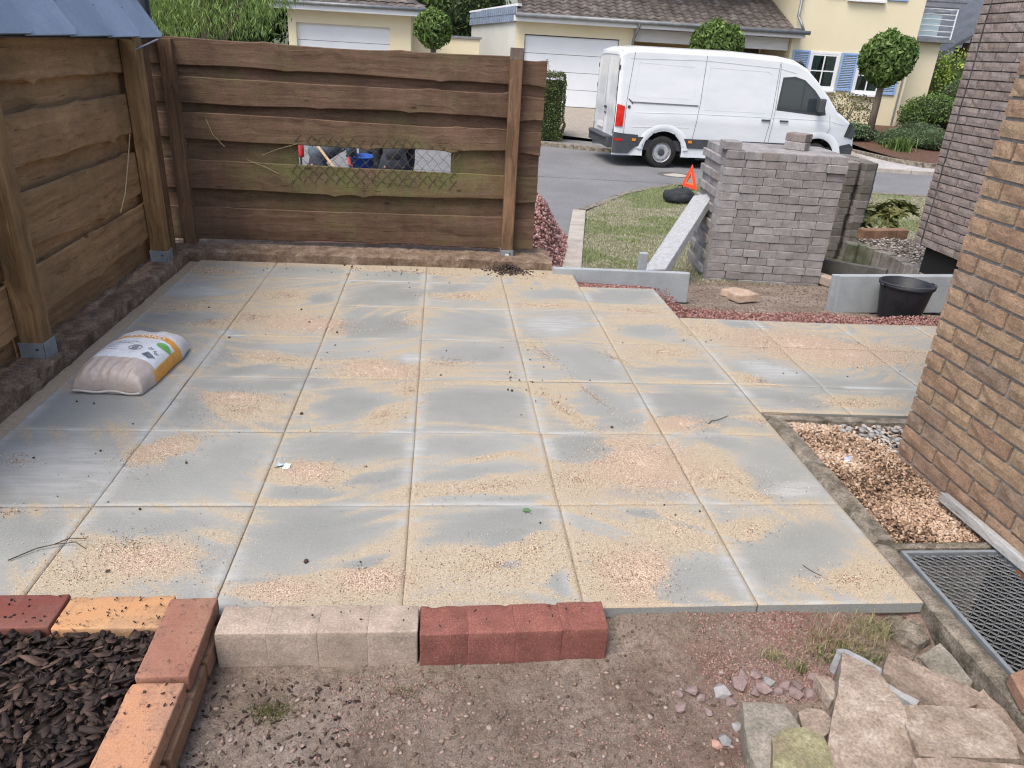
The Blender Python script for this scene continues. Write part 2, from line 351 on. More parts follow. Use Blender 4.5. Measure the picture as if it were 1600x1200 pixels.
# sand-strewn slab
def slab_mat():
    n = N('sandy_grey_slab'); co = n.coord(); s_ = n.attr('sand'); h_ = n.attr('coarse'); l_ = n.attr('dust')
    b = n.ramp(n.noise(co, 3, 5, .6), [(.3, (.218, .224, .210)), (.7, (.268, .274, .258))])
    b = n.mix(1., b, n.ramp(n.noise(co, 330, 3, .7), [(.3, .80), (.7, 1.2)]), 'MULTIPLY'); b = n.mix(1., b, n.ramp(n.noise(co, 130, 3, .75), [(.32, .84), (.68, 1.16)]), 'MULTIPLY'); b = n.mix(1., b, n.ramp(n.rnd(), [(0, .93), (1, 1.07)]), 'MULTIPLY'); b = n.mix(n.ramp(n.noise(co, 95, 3, .6), [(.66, 0.), (.70, .45)]), b, (.14, .145, .14))
    st = n.ramp(n.noise(n.coord('pos', (3, 22, 1), (0, 0, .5)), 1.3, 5, .65, .7), [(.35, 0.), (.7, 1.)])
    dd = n.math('MULTIPLY', l_, n.math('ADD', .35, n.math('MULTIPLY', st, .65)), clamp=True)
    c = n.mix(n.math('MULTIPLY', dd, .78), b, (.45, .455, .445))
    gn = n.noise(co, 170, 3, .75); gn2 = n.noise(co, 48, 4, .7)
    gg = n.math('ADD', n.math('MULTIPLY', gn, .72), n.math('MULTIPLY', gn2, .28))
    thr = n.math('MULTIPLY_ADD', s_, .42, .31)
    f = n.math('MULTIPLY', n.math('SUBTRACT', thr, gg), 13., clamp=True)
    veil = n.math('MULTIPLY', s_, .34, clamp=True)
    sand = n.ramp(n.noise(co, 210, 3, .7), [(.34, (.17, .125, .09)), (.42, (.345, .285, .205)), (.56, (.415, .35, .258)), (.70, (.54, .48, .385))])
    pink = n.ramp(n.noise(co, 190, 3, .7), [(.38, (.09, .055, .042)), (.44, (.34, .245, .18)), (.56, (.44, .35, .265)), (.70, (.58, .48, .38))])
    sand = n.mix(n.math('MULTIPLY', h_, .95, clamp=True), sand, pink)
    c = n.mix(veil, c, (.345, .328, .275)); c = n.mix(f, c, sand)
    rel = n.math('MULTIPLY', gn, n.math('MULTIPLY_ADD', s_, .9, .1))
    return n.done(c, .93, n.bump(rel, .5, .003), 0, .15)
SLAB = slab_mat()
SANDJ = simple('joint_sand', [(.3, (.26, .20, .14)), (.7, (.46, .38, .28))], 300, 4, .95, .4, .003, fine=(60, .15))

def soil_mat(name='soil', grass=False):
    n = N(name); co = n.coord(); a = n.noise(co, 2.3, 7, .7); c = n.ramp(a, [(.28, (.15, .11, .085)), (.45, (.235, .185, .148)), (.6, (.31, .255, .212)), (.78, (.40, .345, .30))])
    b = n.noise(co, 34, 6, .8); c = n.mix(1., c, n.ramp(b, [(.3, .50), (.5, 1.), (.72, 1.45)]), 'MULTIPLY'); c = n.mix(1., c, n.ramp(n.noise(co, 190, 3, .8), [(.3, .6), (.7, 1.4)]), 'MULTIPLY')
    r = n.attr('red'); c = n.mix(n.math('MULTIPLY', r, n.ramp(n.noise(co, 90, 3, .7), [(.4, 0.), (.55, 1.)])), c, (.24, .10, .085))
    if grass:
        g = n.attr('grass'); gc = n.ramp(n.noise(co, 7, 6, .75), [(.3, (.13, .135, .07)), (.5, (.20, .20, .11)), (.7, (.30, .28, .18))])
        gc = n.mix(1., gc, n.ramp(n.noise(co, 120, 3, .8), [(.3, .6), (.7, 1.4)]), 'MULTIPLY'); c = n.mix(g, c, gc)
    return n.done(c, .97, n.bump(n.math('ADD', b, n.noise(co, 150, 4, .8)), .9, .012), 0, .12)
SOIL = soil_mat(); GARDEN = soil_mat('garden_soil_and_turf', True)
def asphalt_mat():
    n = N('worn_asphalt'); co = n.coord(); a = n.noise(co, .8, 6, .6); c = n.ramp(a, [(.3, (.155, .155, .158)), (.7, (.205, .205, .206))])
    v = n.noise(co, 75, 2, .8); c = n.mix(1., c, n.ramp(v, [(.3, .62), (.5, 1.), (.7, 1.45)]), 'MULTIPLY')
    return n.done(c, .9, n.bump(v, .5, .01), 0, .2)
ASPH = asphalt_mat()
# ------------------------------------------------------------------ ground, street, garden slope
def grid(name, xs, ws_, zf, mat, frame='street', attrs=None, kind='structure', smooth=True):
    xs = np.asarray(xs, float); ws_ = np.asarray(ws_, float); X, W = np.meshgrid(xs, ws_)
    if callable(frame): X, W = frame(X, W)
    Z = zf(X, W)
    if frame == 'world': V = np.stack([X, W, Z], -1)
    else: V = np.stack([CAM.x + RX*X - RY*W, CAM.y + RY*X + RX*W, Z], -1)
    ny, nx = X.shape; i = np.arange(ny-1)[:, None]*nx + np.arange(nx-1)[None]
    F = np.stack([i, i+1, i+nx+1, i+nx], -1).reshape(-1, 4)
    at = {k: f(X, W).ravel() for k, f in (attrs or {}).items()}
    o = obj(name, fast_mesh(name, V.reshape(-1, 3), F, mat, smooth, at))
    if kind: o['kind'] = kind
    return o
TW = np.array([p[0] for p in TP]); TZs = np.array([p[1] for p in TP])
tz = lambda X, W: np.interp(W, TW, TZs)
EARTH = simple('earth', [(.3, (.06, .07, .03)), (.7, (.10, .11, .05))], .5, bump=0)
grid('ground', np.linspace(-300, 300, 21), [-60, 0, 5, 10, 18, 26, 60, 300], lambda X, W: np.interp(W, [-60, 5, 10, 18, 26, 60, 300], [-.8, -.8, -.9, -.9, -.6, .3, 3.5]), EARTH)
CURBL = [(5.9, .68), (6.5, .75), (8.4, .95), (11.2, 1.26), (12.1, 1.60), (13.2, 2.10), (13.9, 2.62), (14.6, 3.3), (15.0, 4.2)]
XL = lambda W: np.interp(W, [p[0] for p in CURBL], [p[1] for p in CURBL])
FK = lambda X: np.interp(X, [-25, 0, 3.3, 10, 45], [23.5, 20.3, 19.1, 18.55, 18.0])
def fs(X, W): return X, 14.9+W*(FK(X)-14.9)
grid('street', np.linspace(-45, 45, 121), np.linspace(0, 1, 12), lambda X, W: -.61+.012*vnoise(X*.7, W*.7, 3), ASPH, fs)
def fr(X, W): return -25 + (X)*(XL(W)+25), W
grid('street_apron', np.linspace(0, 1, 90), np.linspace(6.2, 14.9, 40), lambda X, W: tz(X, W)-.004+.012*vnoise(X*.7, W*.7, 3), ASPH, fr)
# garden slope: soil near the patio, turf further down
def garden_z(X, W):
    z = np.where(W < 14.3, tz(X, W)+.03, -.57)
    mound = .0*np.exp(-((X-.1)**2/.9 + (W-8.2)**2/3.0))*(X < 1.2)
    return z + .035*(fbm(X*2.2, W*2.2, 5)-.5) + .015*(fbm(X*9, W*9, 8)-.5)
gr_a = lambda X, W: sstep(6.75, 7.6, W + 1.3*(fbm(X*1.3, W*1.3, 4)-.5) + .35*(X-1.5)*(X < 2.6)*0)
def red_a(X, W):
    return sstep(4.0, 4.3, W)*(1-sstep(5.15, 5.5, W+.4*(fbm(X*3, W*3, 9)-.5)))
def fg(X, W): return XL(W)-.04 + X*(13-XL(W)), W
grid('lawn', np.r_[np.linspace(0, .5, 150), np.linspace(.505, 1, 60)], np.linspace(5.9, 14.75, 150), garden_z, GARDEN, fg, {'grass': gr_a, 'red': lambda X, W: 0*X})
def fy(X, W): return X, W
grid('bare_soil', np.linspace(.93, 7.5, 180), np.linspace(4.35, 5.95, 60), garden_z, GARDEN, fy, {'grass': lambda X, W: 0*X, 'red': red_a})
# bed of red gravel behind the fence
grid('gravel_bed', np.linspace(-7, 1, 90), np.linspace(6.25, 10.6, 70),
     lambda X, W: tz(X, W)+.012+.66*np.exp(-((X-.25)**2/.30+(W-8.3)**2/2.6))*(1-sstep(XL(W)-.55, XL(W)-.10, X)) + .03*(fbm(X*3, W*3, 2)-.5)-.25*sstep(9.4, 10.6, W+.6*fbm(X, W, 1))-.06*sstep(XL(W)-.10, XL(W)+.0, X),
     simple('red_gravel_base', [(.3, (.07, .035, .03)), (.6, (.17, .085, .07)), (.8, (.26, .14, .12))], 30, 6, .95, .9, .02, fine=(110, .4)), fy)
# front soil under the borders
def front_z(X, Y):
    z = -.090 + .028*(fbm(X*3.1, Y*3.1, 21)-.5)+.014*(fbm(X*14, Y*14, 22)-.5)+.006*(fbm(X*50, Y*50, 23)-.5)
    z = z + .055*sstep(-.14, -.0, Y)*sstep(.6, .75, X)
    z = z + .05*np.exp(-((X+.25)**2+(Y+.1)**2)/.04)*0
    return z - .05*np.exp(-((X-1.72)**2+(Y+.04)**2)/.006)
grid('front_soil', np.linspace(-.72, 1.9, 330), np.linspace(-1.1, .06, 150), front_z, SOIL, 'world', {'red': lambda X, Y: .8*sstep(.0, .5, fbm(X*3, Y*5, 31)-.35)*sstep(.5, 1., X)})
grid('yard_soil', [-9, -3, -.72, 2, 9], [-5, -2.5, -1.1], lambda X, Y: -.13+0*X, SOIL, 'world', {'red': lambda X, Y: 0*X})
# pale strip of pavement and paved forecourt across the street
PAVE = simple('pavement_slabs', [(.3, (.16, .155, .15)), (.7, (.25, .24, .23))], 2, fine=(30, .25))
def fp(X, W): return X, FK(X)+.13+W*1.15
grid('pavement', np.linspace(-30, 9, 50), [0, 1], lambda X, W: -.51+0*X, PAVE, fp)
def cobble():
    n = N('herringbone_drive'); b = n.new('ShaderNodeTexBrick'); n.t.links.new(n.coord('pos', (1, 1, 1), (0, 0, .75)), b.inputs['Vector'])
    b.inputs['Scale'].default_value = 4.2; b.inputs['Color1'].default_value = (.33, .29, .24, 1); b.inputs['Color2'].default_value = (.42, .37, .31, 1); b.inputs['Mortar'].default_value = (.16, .14, .12, 1)
    b.inputs['Mortar Size'].default_value = .035; b.inputs['Row Height'].default_value = .25; b.inputs['Brick Width'].default_value = .5
    return n.done(b.outputs[0], .9)
COB = cobble()
def fd(X, W): return X, FK(X)+1.28+W*(27-FK(X)-1.28)
grid('driveway', np.linspace(-9, 9.6, 40), np.linspace(0, 1, 10), lambda X, W: np.interp(W, [20, 25.6, 40], [-.505, -.01, .0]), COB, fd)
XB = lambda W: np.interp(W, [18.9, 19.1, 19.8, 21.5, 26.5], [13, 10.8, 10.25, 9.9, 9.4])
def ff(X, W): return X, FK(X)+.15+W*3.2
grid('forecourt', np.linspace(9.01, 40, 50), np.linspace(0, 1, 8), lambda X, W: np.interp(W, [19, 22], [-.52, -.47]), simple('pale_forecourt', [(.3, (.33, .315, .30)), (.7, (.46, .44, .42))], 3, fine=(12, .2)), ff)
BARKR = simple('red_brown_mulch', [(.3, (.07, .035, .022)), (.7, (.2, .115, .08))], 30, 6, .95, .9, .03, fine=(60, .4))
def fm(X, W): return XB(W)+.06+X*(40-XB(W)), W
grid('mulch_bed', np.linspace(0, 1, 90), np.linspace(18.95, 26.2, 40), lambda X, W: np.interp(W, [19, 21, 26], [-.43, -.38, -.02])+.05*fbm(X*2, W*2, 3), BARKR, fm)

# curb stones round the lawn
def curbstones(pts, label, width, mat, h=.12, step=.98, top=.045, group=None, grp=None, cat='kerb', zc=None):
    t = thing('lawn_kerb' if grp is None else grp, label, cat, sw(pts[0][0], pts[0][1], 0)); inv = Matrix.Translation(t.location).inverted()
    P = [Vector((x, w_)) for x, w_ in pts]; L = [0]
    for a, b in zip(P, P[1:]): L.append(L[-1]+(b-a).length)
    def at(s_):
        for i in range(len(P)-1):
            if s_ <= L[i+1] or i == len(P)-2: return P[i].lerp(P[i+1], min(1, (s_-L[i])/(L[i+1]-L[i])))
    s_ = 0
    while s_ < L[-1]-.1:
        e = min(s_+step, L[-1]); a, b = at(s_+.006), at(e-.006); d = (b-a).normalized(); nrm = Vector((-d.y, d.x))*width/2
        za, zb = (TZ(a.y)+top, TZ(b.y)+top) if zc is None else (zc, zc); q = []
        for p, z in ((a-nrm, za), (b-nrm, zb), (b+nrm, zb), (a+nrm, za)): q.append(sw(p.x, p.y, z)-t.location)
        m = MB(); m.add([v-Vector((0, 0, .25)) for v in q]+q, [(3,2,1,0),(4,5,6,7),(0,1,5,4),(1,2,6,5),(2,3,7,6),(3,0,4,7)])
        m.build('kerb_stone', mat, t, bevel=.008); s_ = e
    return t
curbstones([(.60, 6.15), (.84, 8.4), (1.16, 11.35)], 'broad pale concrete edging between the red gravel heap and the lawn', .20, CONC_LIGHT, top=.06)
curbstones([(1.22, 11.5), (1.55, 12.1), (1.80, 12.65), (2.15, 13.3), (2.65, 13.95), (3.3, 14.6), (4.2, 14.95), (8, 14.95), (14, 14.9)], 'curved grey kerb where the lawn meets the street', .12, CONC_KERB, top=.05)
curbstones([(-20, 22.94), (0, 20.37), (3.3, 19.17), (9.0, 18.70)], 'low kerb on the far side of the street, running behind the van', .14, CONC_KERB, top=0, step=1.0, grp='street_kerb', zc=-.505)
curbstones([(9.0, 18.70), (10, 18.62), (30, 18.3)], 'stone kerb of the pale forecourt, right of the van', .16, CONC_LIGHT, top=0, step=1.0, grp='street_kerb', zc=-.515)
curbstones([(9.6, 24.5), (9.88, 21.5), (10.22, 19.85), (10.75, 19.15), (13, 18.85)], 'low stone edge round the mulch bed', .10, CONC_KERB, top=0, step=.9, grp='bed_kerb', zc=-.40)

# ------------------------------------------------------------------ patio slabs
PATCH = [
(-0.97,0.33,0.258,-0.004,0.054,-0.144,'S'),(-0.89,0.27,0.159,-0.003,0.030,-0.087,'H'),(-0.15,0.13,0.245,0.062,0.024,-0.111,'S'),
(-0.11,0.16,0.149,0.017,0.010,-0.073,'H'),(0.31,0.22,0.273,-0.005,-0.009,-0.147,'S'),(0.45,0.31,0.144,0.037,0.000,-0.093,'S'),
(0.70,0.23,0.141,-0.002,-0.036,-0.180,'S'),(0.83,0.16,0.139,-0.003,-0.047,-0.189,'H'),(1.04,0.42,0.161,-0.052,-0.058,-0.142,'S'),
(1.60,0.12,0.265,-0.005,-0.046,-0.086,'S'),(1.33,0.41,0.143,0.035,-0.023,-0.082,'S'),(-1.08,0.19,0.122,-0.002,0.035,-0.081,'S'),
(-0.40,0.10,0.145,-0.003,0.011,-0.056,'H'),(-1.07,1.02,0.178,0.155,0.056,-0.115,'S'),(-1.11,1.02,0.114,0.080,0.040,-0.085,'H'),
(-0.41,0.83,0.202,-0.032,0.012,-0.111,'S'),(-0.44,0.85,0.119,0.000,0.013,-0.076,'H'),(0.33,0.97,0.173,0.048,0.000,-0.028,'S'),
(0.31,0.73,0.377,0.083,0.001,-0.077,'S'),(1.02,0.92,0.268,-0.095,-0.091,-0.264,'H'),(0.70,0.79,0.168,0.000,-0.021,-0.128,'S'),
(1.34,0.81,0.265,-0.073,-0.054,-0.126,'S'),(1.45,0.66,0.170,-0.000,-0.020,-0.049,'S'),(-0.85,1.42,0.228,0.053,0.042,-0.150,'S'),
(-0.92,1.55,0.185,0.005,0.018,-0.073,'H'),(-0.16,1.37,0.143,0.091,0.019,-0.099,'S'),(-0.04,1.66,0.101,0.003,0.005,-0.118,'S'),
(0.75,1.46,0.158,-0.310,-0.040,-0.084,'S'),(0.94,1.61,0.120,-0.268,-0.026,-0.052,'S'),(1.33,1.31,0.184,0.003,-0.027,-0.090,'H'),
(1.79,1.34,0.173,-0.070,-0.035,-0.070,'S'),(-0.85,2.06,0.438,-0.078,0.018,-0.102,'S'),(-0.20,1.93,0.233,-0.071,0.002,-0.123,'H'),
(-0.33,1.86,0.207,0.008,0.011,-0.103,'S'),(0.16,2.03,0.184,0.008,-0.001,-0.112,'S'),(0.74,2.21,0.112,-0.256,-0.040,-0.102,'S'),
(1.17,2.15,0.120,-0.131,-0.027,-0.076,'S'),(1.52,2.27,0.250,0.012,-0.036,-0.128,'S'),(-1.07,2.72,0.277,0.019,0.038,-0.168,'S'),
(-0.69,2.62,0.324,-0.029,0.019,-0.140,'H'),(-1.32,2.61,0.229,0.015,0.025,-0.092,'S'),(-0.09,2.69,0.124,0.008,0.004,-0.097,'S'),
(1.89,2.69,0.254,-0.049,-0.064,-0.177,'S'),(2.47,2.43,0.485,-0.179,-0.131,-0.253,'H'),(2.75,2.28,0.491,0.023,-0.106,-0.198,'H'),
(2.37,1.57,0.302,0.008,-0.060,-0.113,'S'),(1.93,1.86,0.161,-0.072,-0.034,-0.071,'S'),(-1.52,2.91,0.279,0.021,0.023,-0.076,'S'),
(-0.98,3.20,0.195,0.016,0.027,-0.143,'S'),(0.26,3.29,0.282,0.024,-0.003,-0.121,'S'),(0.90,3.12,0.330,0.025,-0.010,-0.072,'S'),
(0.90,3.86,0.364,-0.030,-0.020,-0.147,'S'),(1.55,3.05,0.278,-0.024,-0.019,-0.071,'S'),(-0.13,3.88,0.459,-0.066,0.002,-0.072,'S'),
(-1.63,3.72,0.274,0.029,0.037,-0.135,'S'),(-1.47,0.56,0.090,-0.001,0.021,-0.041,'S'),(-1.63,0.93,0.100,0.001,0.038,-0.077,'S'),
(-1.32,0.40,0.151,-0.002,0.063,-0.131,'G'),(-0.94,0.49,0.242,0.021,0.024,-0.064,'G'),(-0.35,0.41,0.263,0.115,0.055,-0.182,'G'),
(-0.14,0.24,0.085,0.023,0.009,-0.042,'G'),(0.30,0.47,0.271,0.092,0.006,-0.089,'G'),(0.39,0.40,0.147,0.048,0.002,-0.055,'G'),
(1.01,0.14,0.166,0.073,-0.006,-0.090,'G'),(1.46,0.29,0.333,0.111,-0.050,-0.179,'G'),(0.94,0.53,0.079,-0.001,-0.009,-0.035,'G'),
(0.38,0.23,0.064,-0.001,-0.002,-0.028,'G'),(0.55,0.14,0.041,-0.001,-0.013,-0.084,'G'),(0.99,0.02,0.178,-0.004,-0.006,-0.019,'G'),
(-1.44,0.86,0.297,0.001,0.123,-0.273,'L'),(-0.90,0.81,0.250,0.118,0.071,-0.173,'G'),(-0.78,1.05,0.147,0.061,0.028,-0.083,'G'),
(-0.29,1.05,0.269,0.003,0.013,-0.115,'G'),(-0.12,0.81,0.145,0.025,0.005,-0.045,'G'),(-0.44,0.68,0.151,-0.000,0.007,-0.042,'G'),
(0.21,1.08,0.294,0.003,-0.002,-0.095,'G'),(0.26,0.85,0.263,0.053,0.001,-0.047,'G'),(0.41,0.64,0.159,0.024,-0.001,-0.028,'G'),
(0.76,1.06,0.152,0.002,-0.025,-0.143,'G'),(1.49,1.15,0.114,-0.072,-0.043,-0.086,'G'),(1.63,0.87,0.068,-0.189,-0.155,-0.190,'G'),
(1.65,0.71,0.174,-0.000,-0.034,-0.076,'L'),(-1.63,1.40,0.246,0.061,0.088,-0.185,'G'),(-1.11,1.42,0.133,0.003,0.046,-0.150,'G'),
(-0.74,1.71,0.357,0.012,0.011,-0.055,'G'),(-0.34,1.50,0.158,0.004,0.022,-0.189,'G'),(0.30,1.51,0.297,0.007,-0.009,-0.207,'G'),
(0.97,1.58,0.112,-0.190,-0.068,-0.149,'G'),(1.08,1.36,0.083,0.002,-0.017,-0.070,'G'),(1.43,1.53,0.266,-0.047,-0.065,-0.185,'G'),
(-1.20,2.05,0.205,0.009,0.031,-0.109,'G'),(-0.92,1.90,0.178,0.097,0.018,-0.059,'G'),(0.28,2.19,0.249,0.012,-0.005,-0.161,'G'),
(-0.06,2.12,0.074,0.003,0.003,-0.077,'L'),(0.98,2.13,0.250,-0.109,-0.059,-0.235,'G'),(1.51,1.98,0.295,0.011,-0.020,-0.066,'G'),
(2.11,2.00,0.203,-0.120,-0.088,-0.171,'L'),(1.64,1.89,0.155,0.006,-0.015,-0.046,'G'),(-1.46,2.70,0.250,0.017,0.032,-0.106,'G'),
(-0.29,2.64,0.244,0.016,0.017,-0.213,'G'),(0.31,2.72,0.290,0.019,-0.008,-0.235,'G'),(0.89,2.72,0.263,0.017,-0.032,-0.225,'L'),
(1.49,2.65,0.224,0.013,-0.041,-0.160,'G'),(2.25,2.80,0.151,-0.030,-0.022,-0.053,'G'),(2.50,1.81,0.450,-0.041,-0.045,-0.081,'G'),
(2.05,1.61,0.182,-0.079,-0.043,-0.080,'G'),(1.86,1.68,0.150,0.004,-0.027,-0.067,'G'),(-1.58,3.25,0.254,0.022,0.042,-0.144,'L'),
(-0.29,3.28,0.274,0.023,0.016,-0.224,'G'),(-0.73,3.17,0.109,0.009,0.015,-0.100,'G'),(0.17,3.48,0.169,0.015,-0.001,-0.112,'G'),
(0.94,3.39,0.272,0.023,-0.017,-0.127,'G'),(1.48,3.39,0.305,0.026,-0.036,-0.160,'G'),(-1.58,4.00,0.302,-0.025,0.045,-0.184,'G'),
(-0.94,3.92,0.302,-0.025,0.027,-0.181,'G'),(-0.23,3.78,0.300,-0.025,0.007,-0.158,'G')]
JIT = random.Random(3)
def sand_fields(x, y, dx_, dy_):
    de = np.minimum(dx_, dy_); return _sf(x, y, de, dx_, dy_)
def _sf(x, y, de, dex, dey):
    """sand, coarse, dust fields at world points; de = distance to the slab's own edge"""
    wx = x + .05*(fbm(x*7, y*7, 41)-.5) + .02*(fbm(x*25, y*25, 45)-.5); wy = y + .05*(fbm(x*7, y*7, 42)-.5) + .02*(fbm(x*25, y*25, 46)-.5)
    ang = .15+2.2*(fbm(x*.55+3, y*.55, 58, 2)-.5); u = x*np.cos(ang)+y*np.sin(ang); v = -x*np.sin(ang)+y*np.cos(ang)
    streak = fbm(u*2.0, v*24, 51, 4); big = fbm(x*1.7, y*1.7, 52)
    fine_ = fbm(u*3.1+7, v*58, 60, 3); s_ = .44 + .6*(big-.45) + 1.15*(streak-.5) + .75*(fine_-.5); h = 0*x; l = .34 + .4*(fbm(x*3+4, y*3, 53)-.5)
    for cx, cy, ax, ay, bx, by, k in PATCH:
        det = ax*by-ay*bx; dx, dy = wx-cx, wy-cy
        p = (dx*by-dy*bx)/det; q = (ax*dy-ay*dx)/det; r = np.sqrt(p*p+q*q); m = 1-sstep(.40, 1.42, r+.55*(streak-.5))
        if k == 'S': s_ = s_ + .42*m*(.5+streak)
        elif k == 'H': s_ = s_ + .50*m; h = np.maximum(h, m*sstep(.25, .6, streak+.25*m))
        elif k == 'G': s_ = s_*(1-.88*m); l = l*(1-.85*m)
        elif k == 'L': s_ = s_*(1-.85*m); l = np.maximum(l, .95*m)
    e = 1-sstep(.0, .03+.05*fbm(x*6, y*6, 54), de); s_ = s_ + e*(.20*sstep(.50, .68, fbm(x*3.1, y*3.1, 55)))
    s_ = s_ + .28*(1-sstep(.001, .006, dex))*(x < 1.76)*sstep(.3, .6, fbm(x*9, y*9, 59))
    l = np.maximum(l, (1-sstep(.01, .08, np.minimum(dex, dey*2.2)))*sstep(.25, .5, fbm(x*3+9, y*3, 57))*1.0)
    edge = 1-sstep(.0, .10, x+1.87); s_ = s_ + .6*edge                                   # swept against the kerbs
    s_ = s_ + .6*sstep(3.78, 4.0, y)*(x < 1.1)
    return np.clip(s_, 0, 1), np.clip(h, 0, 1), np.clip(l, 0, 1)
def slab(parent, corners, n=34, th=.045, label=None, dz=0):
    c = [np.array(p, float) for p in corners]; ctr = sum(c)/4; g = .0015
    c = [p + (ctr-p)/np.linalg.norm(ctr-p)*g*1.4 for p in c]
    L = np.linalg.norm(c[1]-c[0]); Wd = np.linalg.norm(c[3]-c[0])
    nx, ny = max(6, int(n*L/.6)), max(6, int(n*Wd/.6)); u = np.linspace(0, 1, nx+1); v = np.linspace(0, 1, ny+1)
    ins = .004
    u = np.concatenate([[0], [ins/L], u[1:-1], [1-ins/L], [1]]); v = np.concatenate([[0], [ins/Wd], v[1:-1], [1-ins/Wd], [1]])
    Ug, Vg = np.meshgrid(u, v); P = ((1-Ug)*(1-Vg))[..., None]*c[0] + (Ug*(1-Vg))[..., None]*c[1] + (Ug*Vg)[..., None]*c[2] + ((1-Ug)*Vg)[..., None]*c[3]
    de = np.minimum(np.minimum(Ug*L, (1-Ug)*L), np.minimum(Vg*Wd, (1-Vg)*Wd)); x, y = P[..., 0], P[..., 1]
    s_, h, l = sand_fields(x, y, np.minimum(Ug*L, (1-Ug)*L), np.minimum(Vg*Wd, (1-Vg)*Wd)); z = np.where(de < .001, -.004, 0) + dz + np.where(de > .001, .0022*s_*s_ + .002*h, 0)
    tx, ty = JIT.uniform(-.003, .003), JIT.uniform(-.003, .003); z = z + tx*(Ug-.5) + ty*(Vg-.5)
    V = np.stack([x, y, z], -1).reshape(-1, 3); ny2, nx2 = x.shape; i = np.arange(ny2-1)[:, None]*nx2+np.arange(nx2-1)[None]
    F = np.stack([i, i+1, i+nx2+1, i+nx2], -1).reshape(-1, 4)
    ring = list(range(nx2)) + [r*nx2+nx2-1 for r in range(1, ny2)] + [(ny2-1)*nx2+k for k in range(nx2-2, -1, -1)] + [r*nx2 for r in range(ny2-2, 0, -1)]
    low = V[ring].copy(); hi_ = low.copy(); low[:, 2] = -th; m = len(V); k = len(ring); V = np.concatenate([V, low, hi_])
    F = np.concatenate([F, np.array([[m+k+(j+1) % k, m+k+j, m+j, m+(j+1) % k] for j in range(k)])])
    ex = lambda a: np.concatenate([a.ravel(), np.zeros(2*k)])
    me = fast_mesh('slab', V, F, SLAB, False, {'sand': ex(s_), 'coarse': ex(h), 'dust': ex(l)})
    return obj('slab', me, parent)
bed = MB(); bed.add([(-1.875, .012, -.0075), (1.795, .012, -.0075), (1.795, 4.02, -.0075), (-1.875, 4.02, -.0075)], [(0, 1, 2, 3)])
bed.add([(-1.875, .012, -.04), (1.795, .012, -.04), (1.795, 4.02, -.04), (-1.875, 4.02, -.04)], [(3, 2, 1, 0)])
# bedding sheet is stepped: only where slabs lie
bed = MB()
def bedq(x0, y0, x1, y1): bed.box2((x0, y0, -.06), (x1, y1, -.0075))
bedq(-1.876, .012, 1.2, 4.02); bedq(1.2001, .012, 1.795, 3.6); bedq(1.7951, 1.455, 4.4, 2.90)
patio = bed.build('patio', SANDJ); patio['kind'] = 'structure'
for i in range(-3, 3):
    for j in range(0, 7):
        if i == 2 and j >= 6: continue
        x0, x1, y0, y1 = .6*i, .6*i+.6, .6*j, .6*j+.6
        if j == 6: y1 = 4.035
        j_ = lambda: JIT.uniform(-.0025, .0025)
        slab(patio, [(x0+j_(), y0+j_()), (x1+j_(), y0+j_()), (x1+j_(), y1+j_()), (x0+j_(), y1+j_())])
# path to the door: three courses, the lowest a half slab
rot = lambda x, y: (x, y - .038*(x-1.8))
for (ya, yb, xs) in ((2.405, 2.925, (1.8, 2.33, 2.93, 3.53, 4.13)), (1.80, 2.405, (1.8, 2.31, 2.91, 3.51, 4.11)), (1.46, 1.80, (1.8, 2.30, 2.90, 3.50, 4.10))):
    for xa, xb in zip(xs, xs[1:]):
        slab(patio, [rot(xa, ya), rot(xb, ya), rot(xb, yb), rot(xa, yb)], 26)
rim = []
for k in range(140): rim.append((-1.84+U(-.035, .03), U(.3, 4.0)))
P = np.array([(x, y, U(-.002, .006)) for x, y in rim]); 

# ------------------------------------------------------------------ concrete kerbs of the fences
def rough_block(name, a, b, zt, zb, width_fn, mat, n=60, amp=.02, label=None, cat=None, side=1):
    """a strip from a to b; profile: face, rounded arris, soiled top running back"""
    a, b = Vector(a), Vector(b); d = (b-a); L = d.length; d.normalize(); nrm = Vector((-d.y, d.x, 0))*side
    prof = [(0, zb), (0, lerp(zb, zt, .5)), (.003, zt-.02), (.02, zt)] + [(q, zt) for q in np.linspace(.05, width_fn, 7)] + [(width_fn, zb)]
    V, F = [], []
    nu = max(8, int(L*n)); m = len(prof)
    for i in range(nu+1):
        p = a + d*L*i/nu
        for k, (o_, z) in enumerate(prof):
            q = p + nrm*o_; s1 = float(fbm(np.array(q.x*5+o_*9), np.array(q.y*5+z*20), 61)-.5); s2 = float(fbm(np.array(q.x*22+z*40), np.array(q.y*22+o_*30), 62)-.5)
            dd = amp*(1.2*s1+.9*s2); kk = 0 if k in (0, m-1) else 1
            V.append((q.x - nrm.x*dd*kk, q.y - nrm.y*dd*kk, z + dd*kk*(1.2 if k > 1 else .3)))
    for i in range(nu):
        for k in range(m-1): F.append((i*m+k, (i+1)*m+k, (i+1)*m+k+1, i*m+k+1) if side > 0 else (i*m+k, i*m+k+1, (i+1)*m+k+1, (i+1)*m+k))
    F += [tuple(range(m)) if side < 0 else tuple(range(m-1, -1, -1)), tuple(nu*m+k for k in (range(m-1, -1, -1) if side < 0 else range(m)))]
    me = bpy.data.meshes.new(name); me.from_pydata(V, [], F); me.materials.append(mat); me.update()
    o = obj(name, me)
    if label: tag(o, label, cat)
    return o
KS = N('earth_caked_foundation'); co = KS.coord(); a_ = KS.noise(co, 11, 9, .75, .3)
c_ = KS.ramp(a_, [(.28, (.11, .072, .052)), (.45, (.20, .14, .10)), (.58, (.29, .215, .16)), (.74, (.48, .41, .34))])
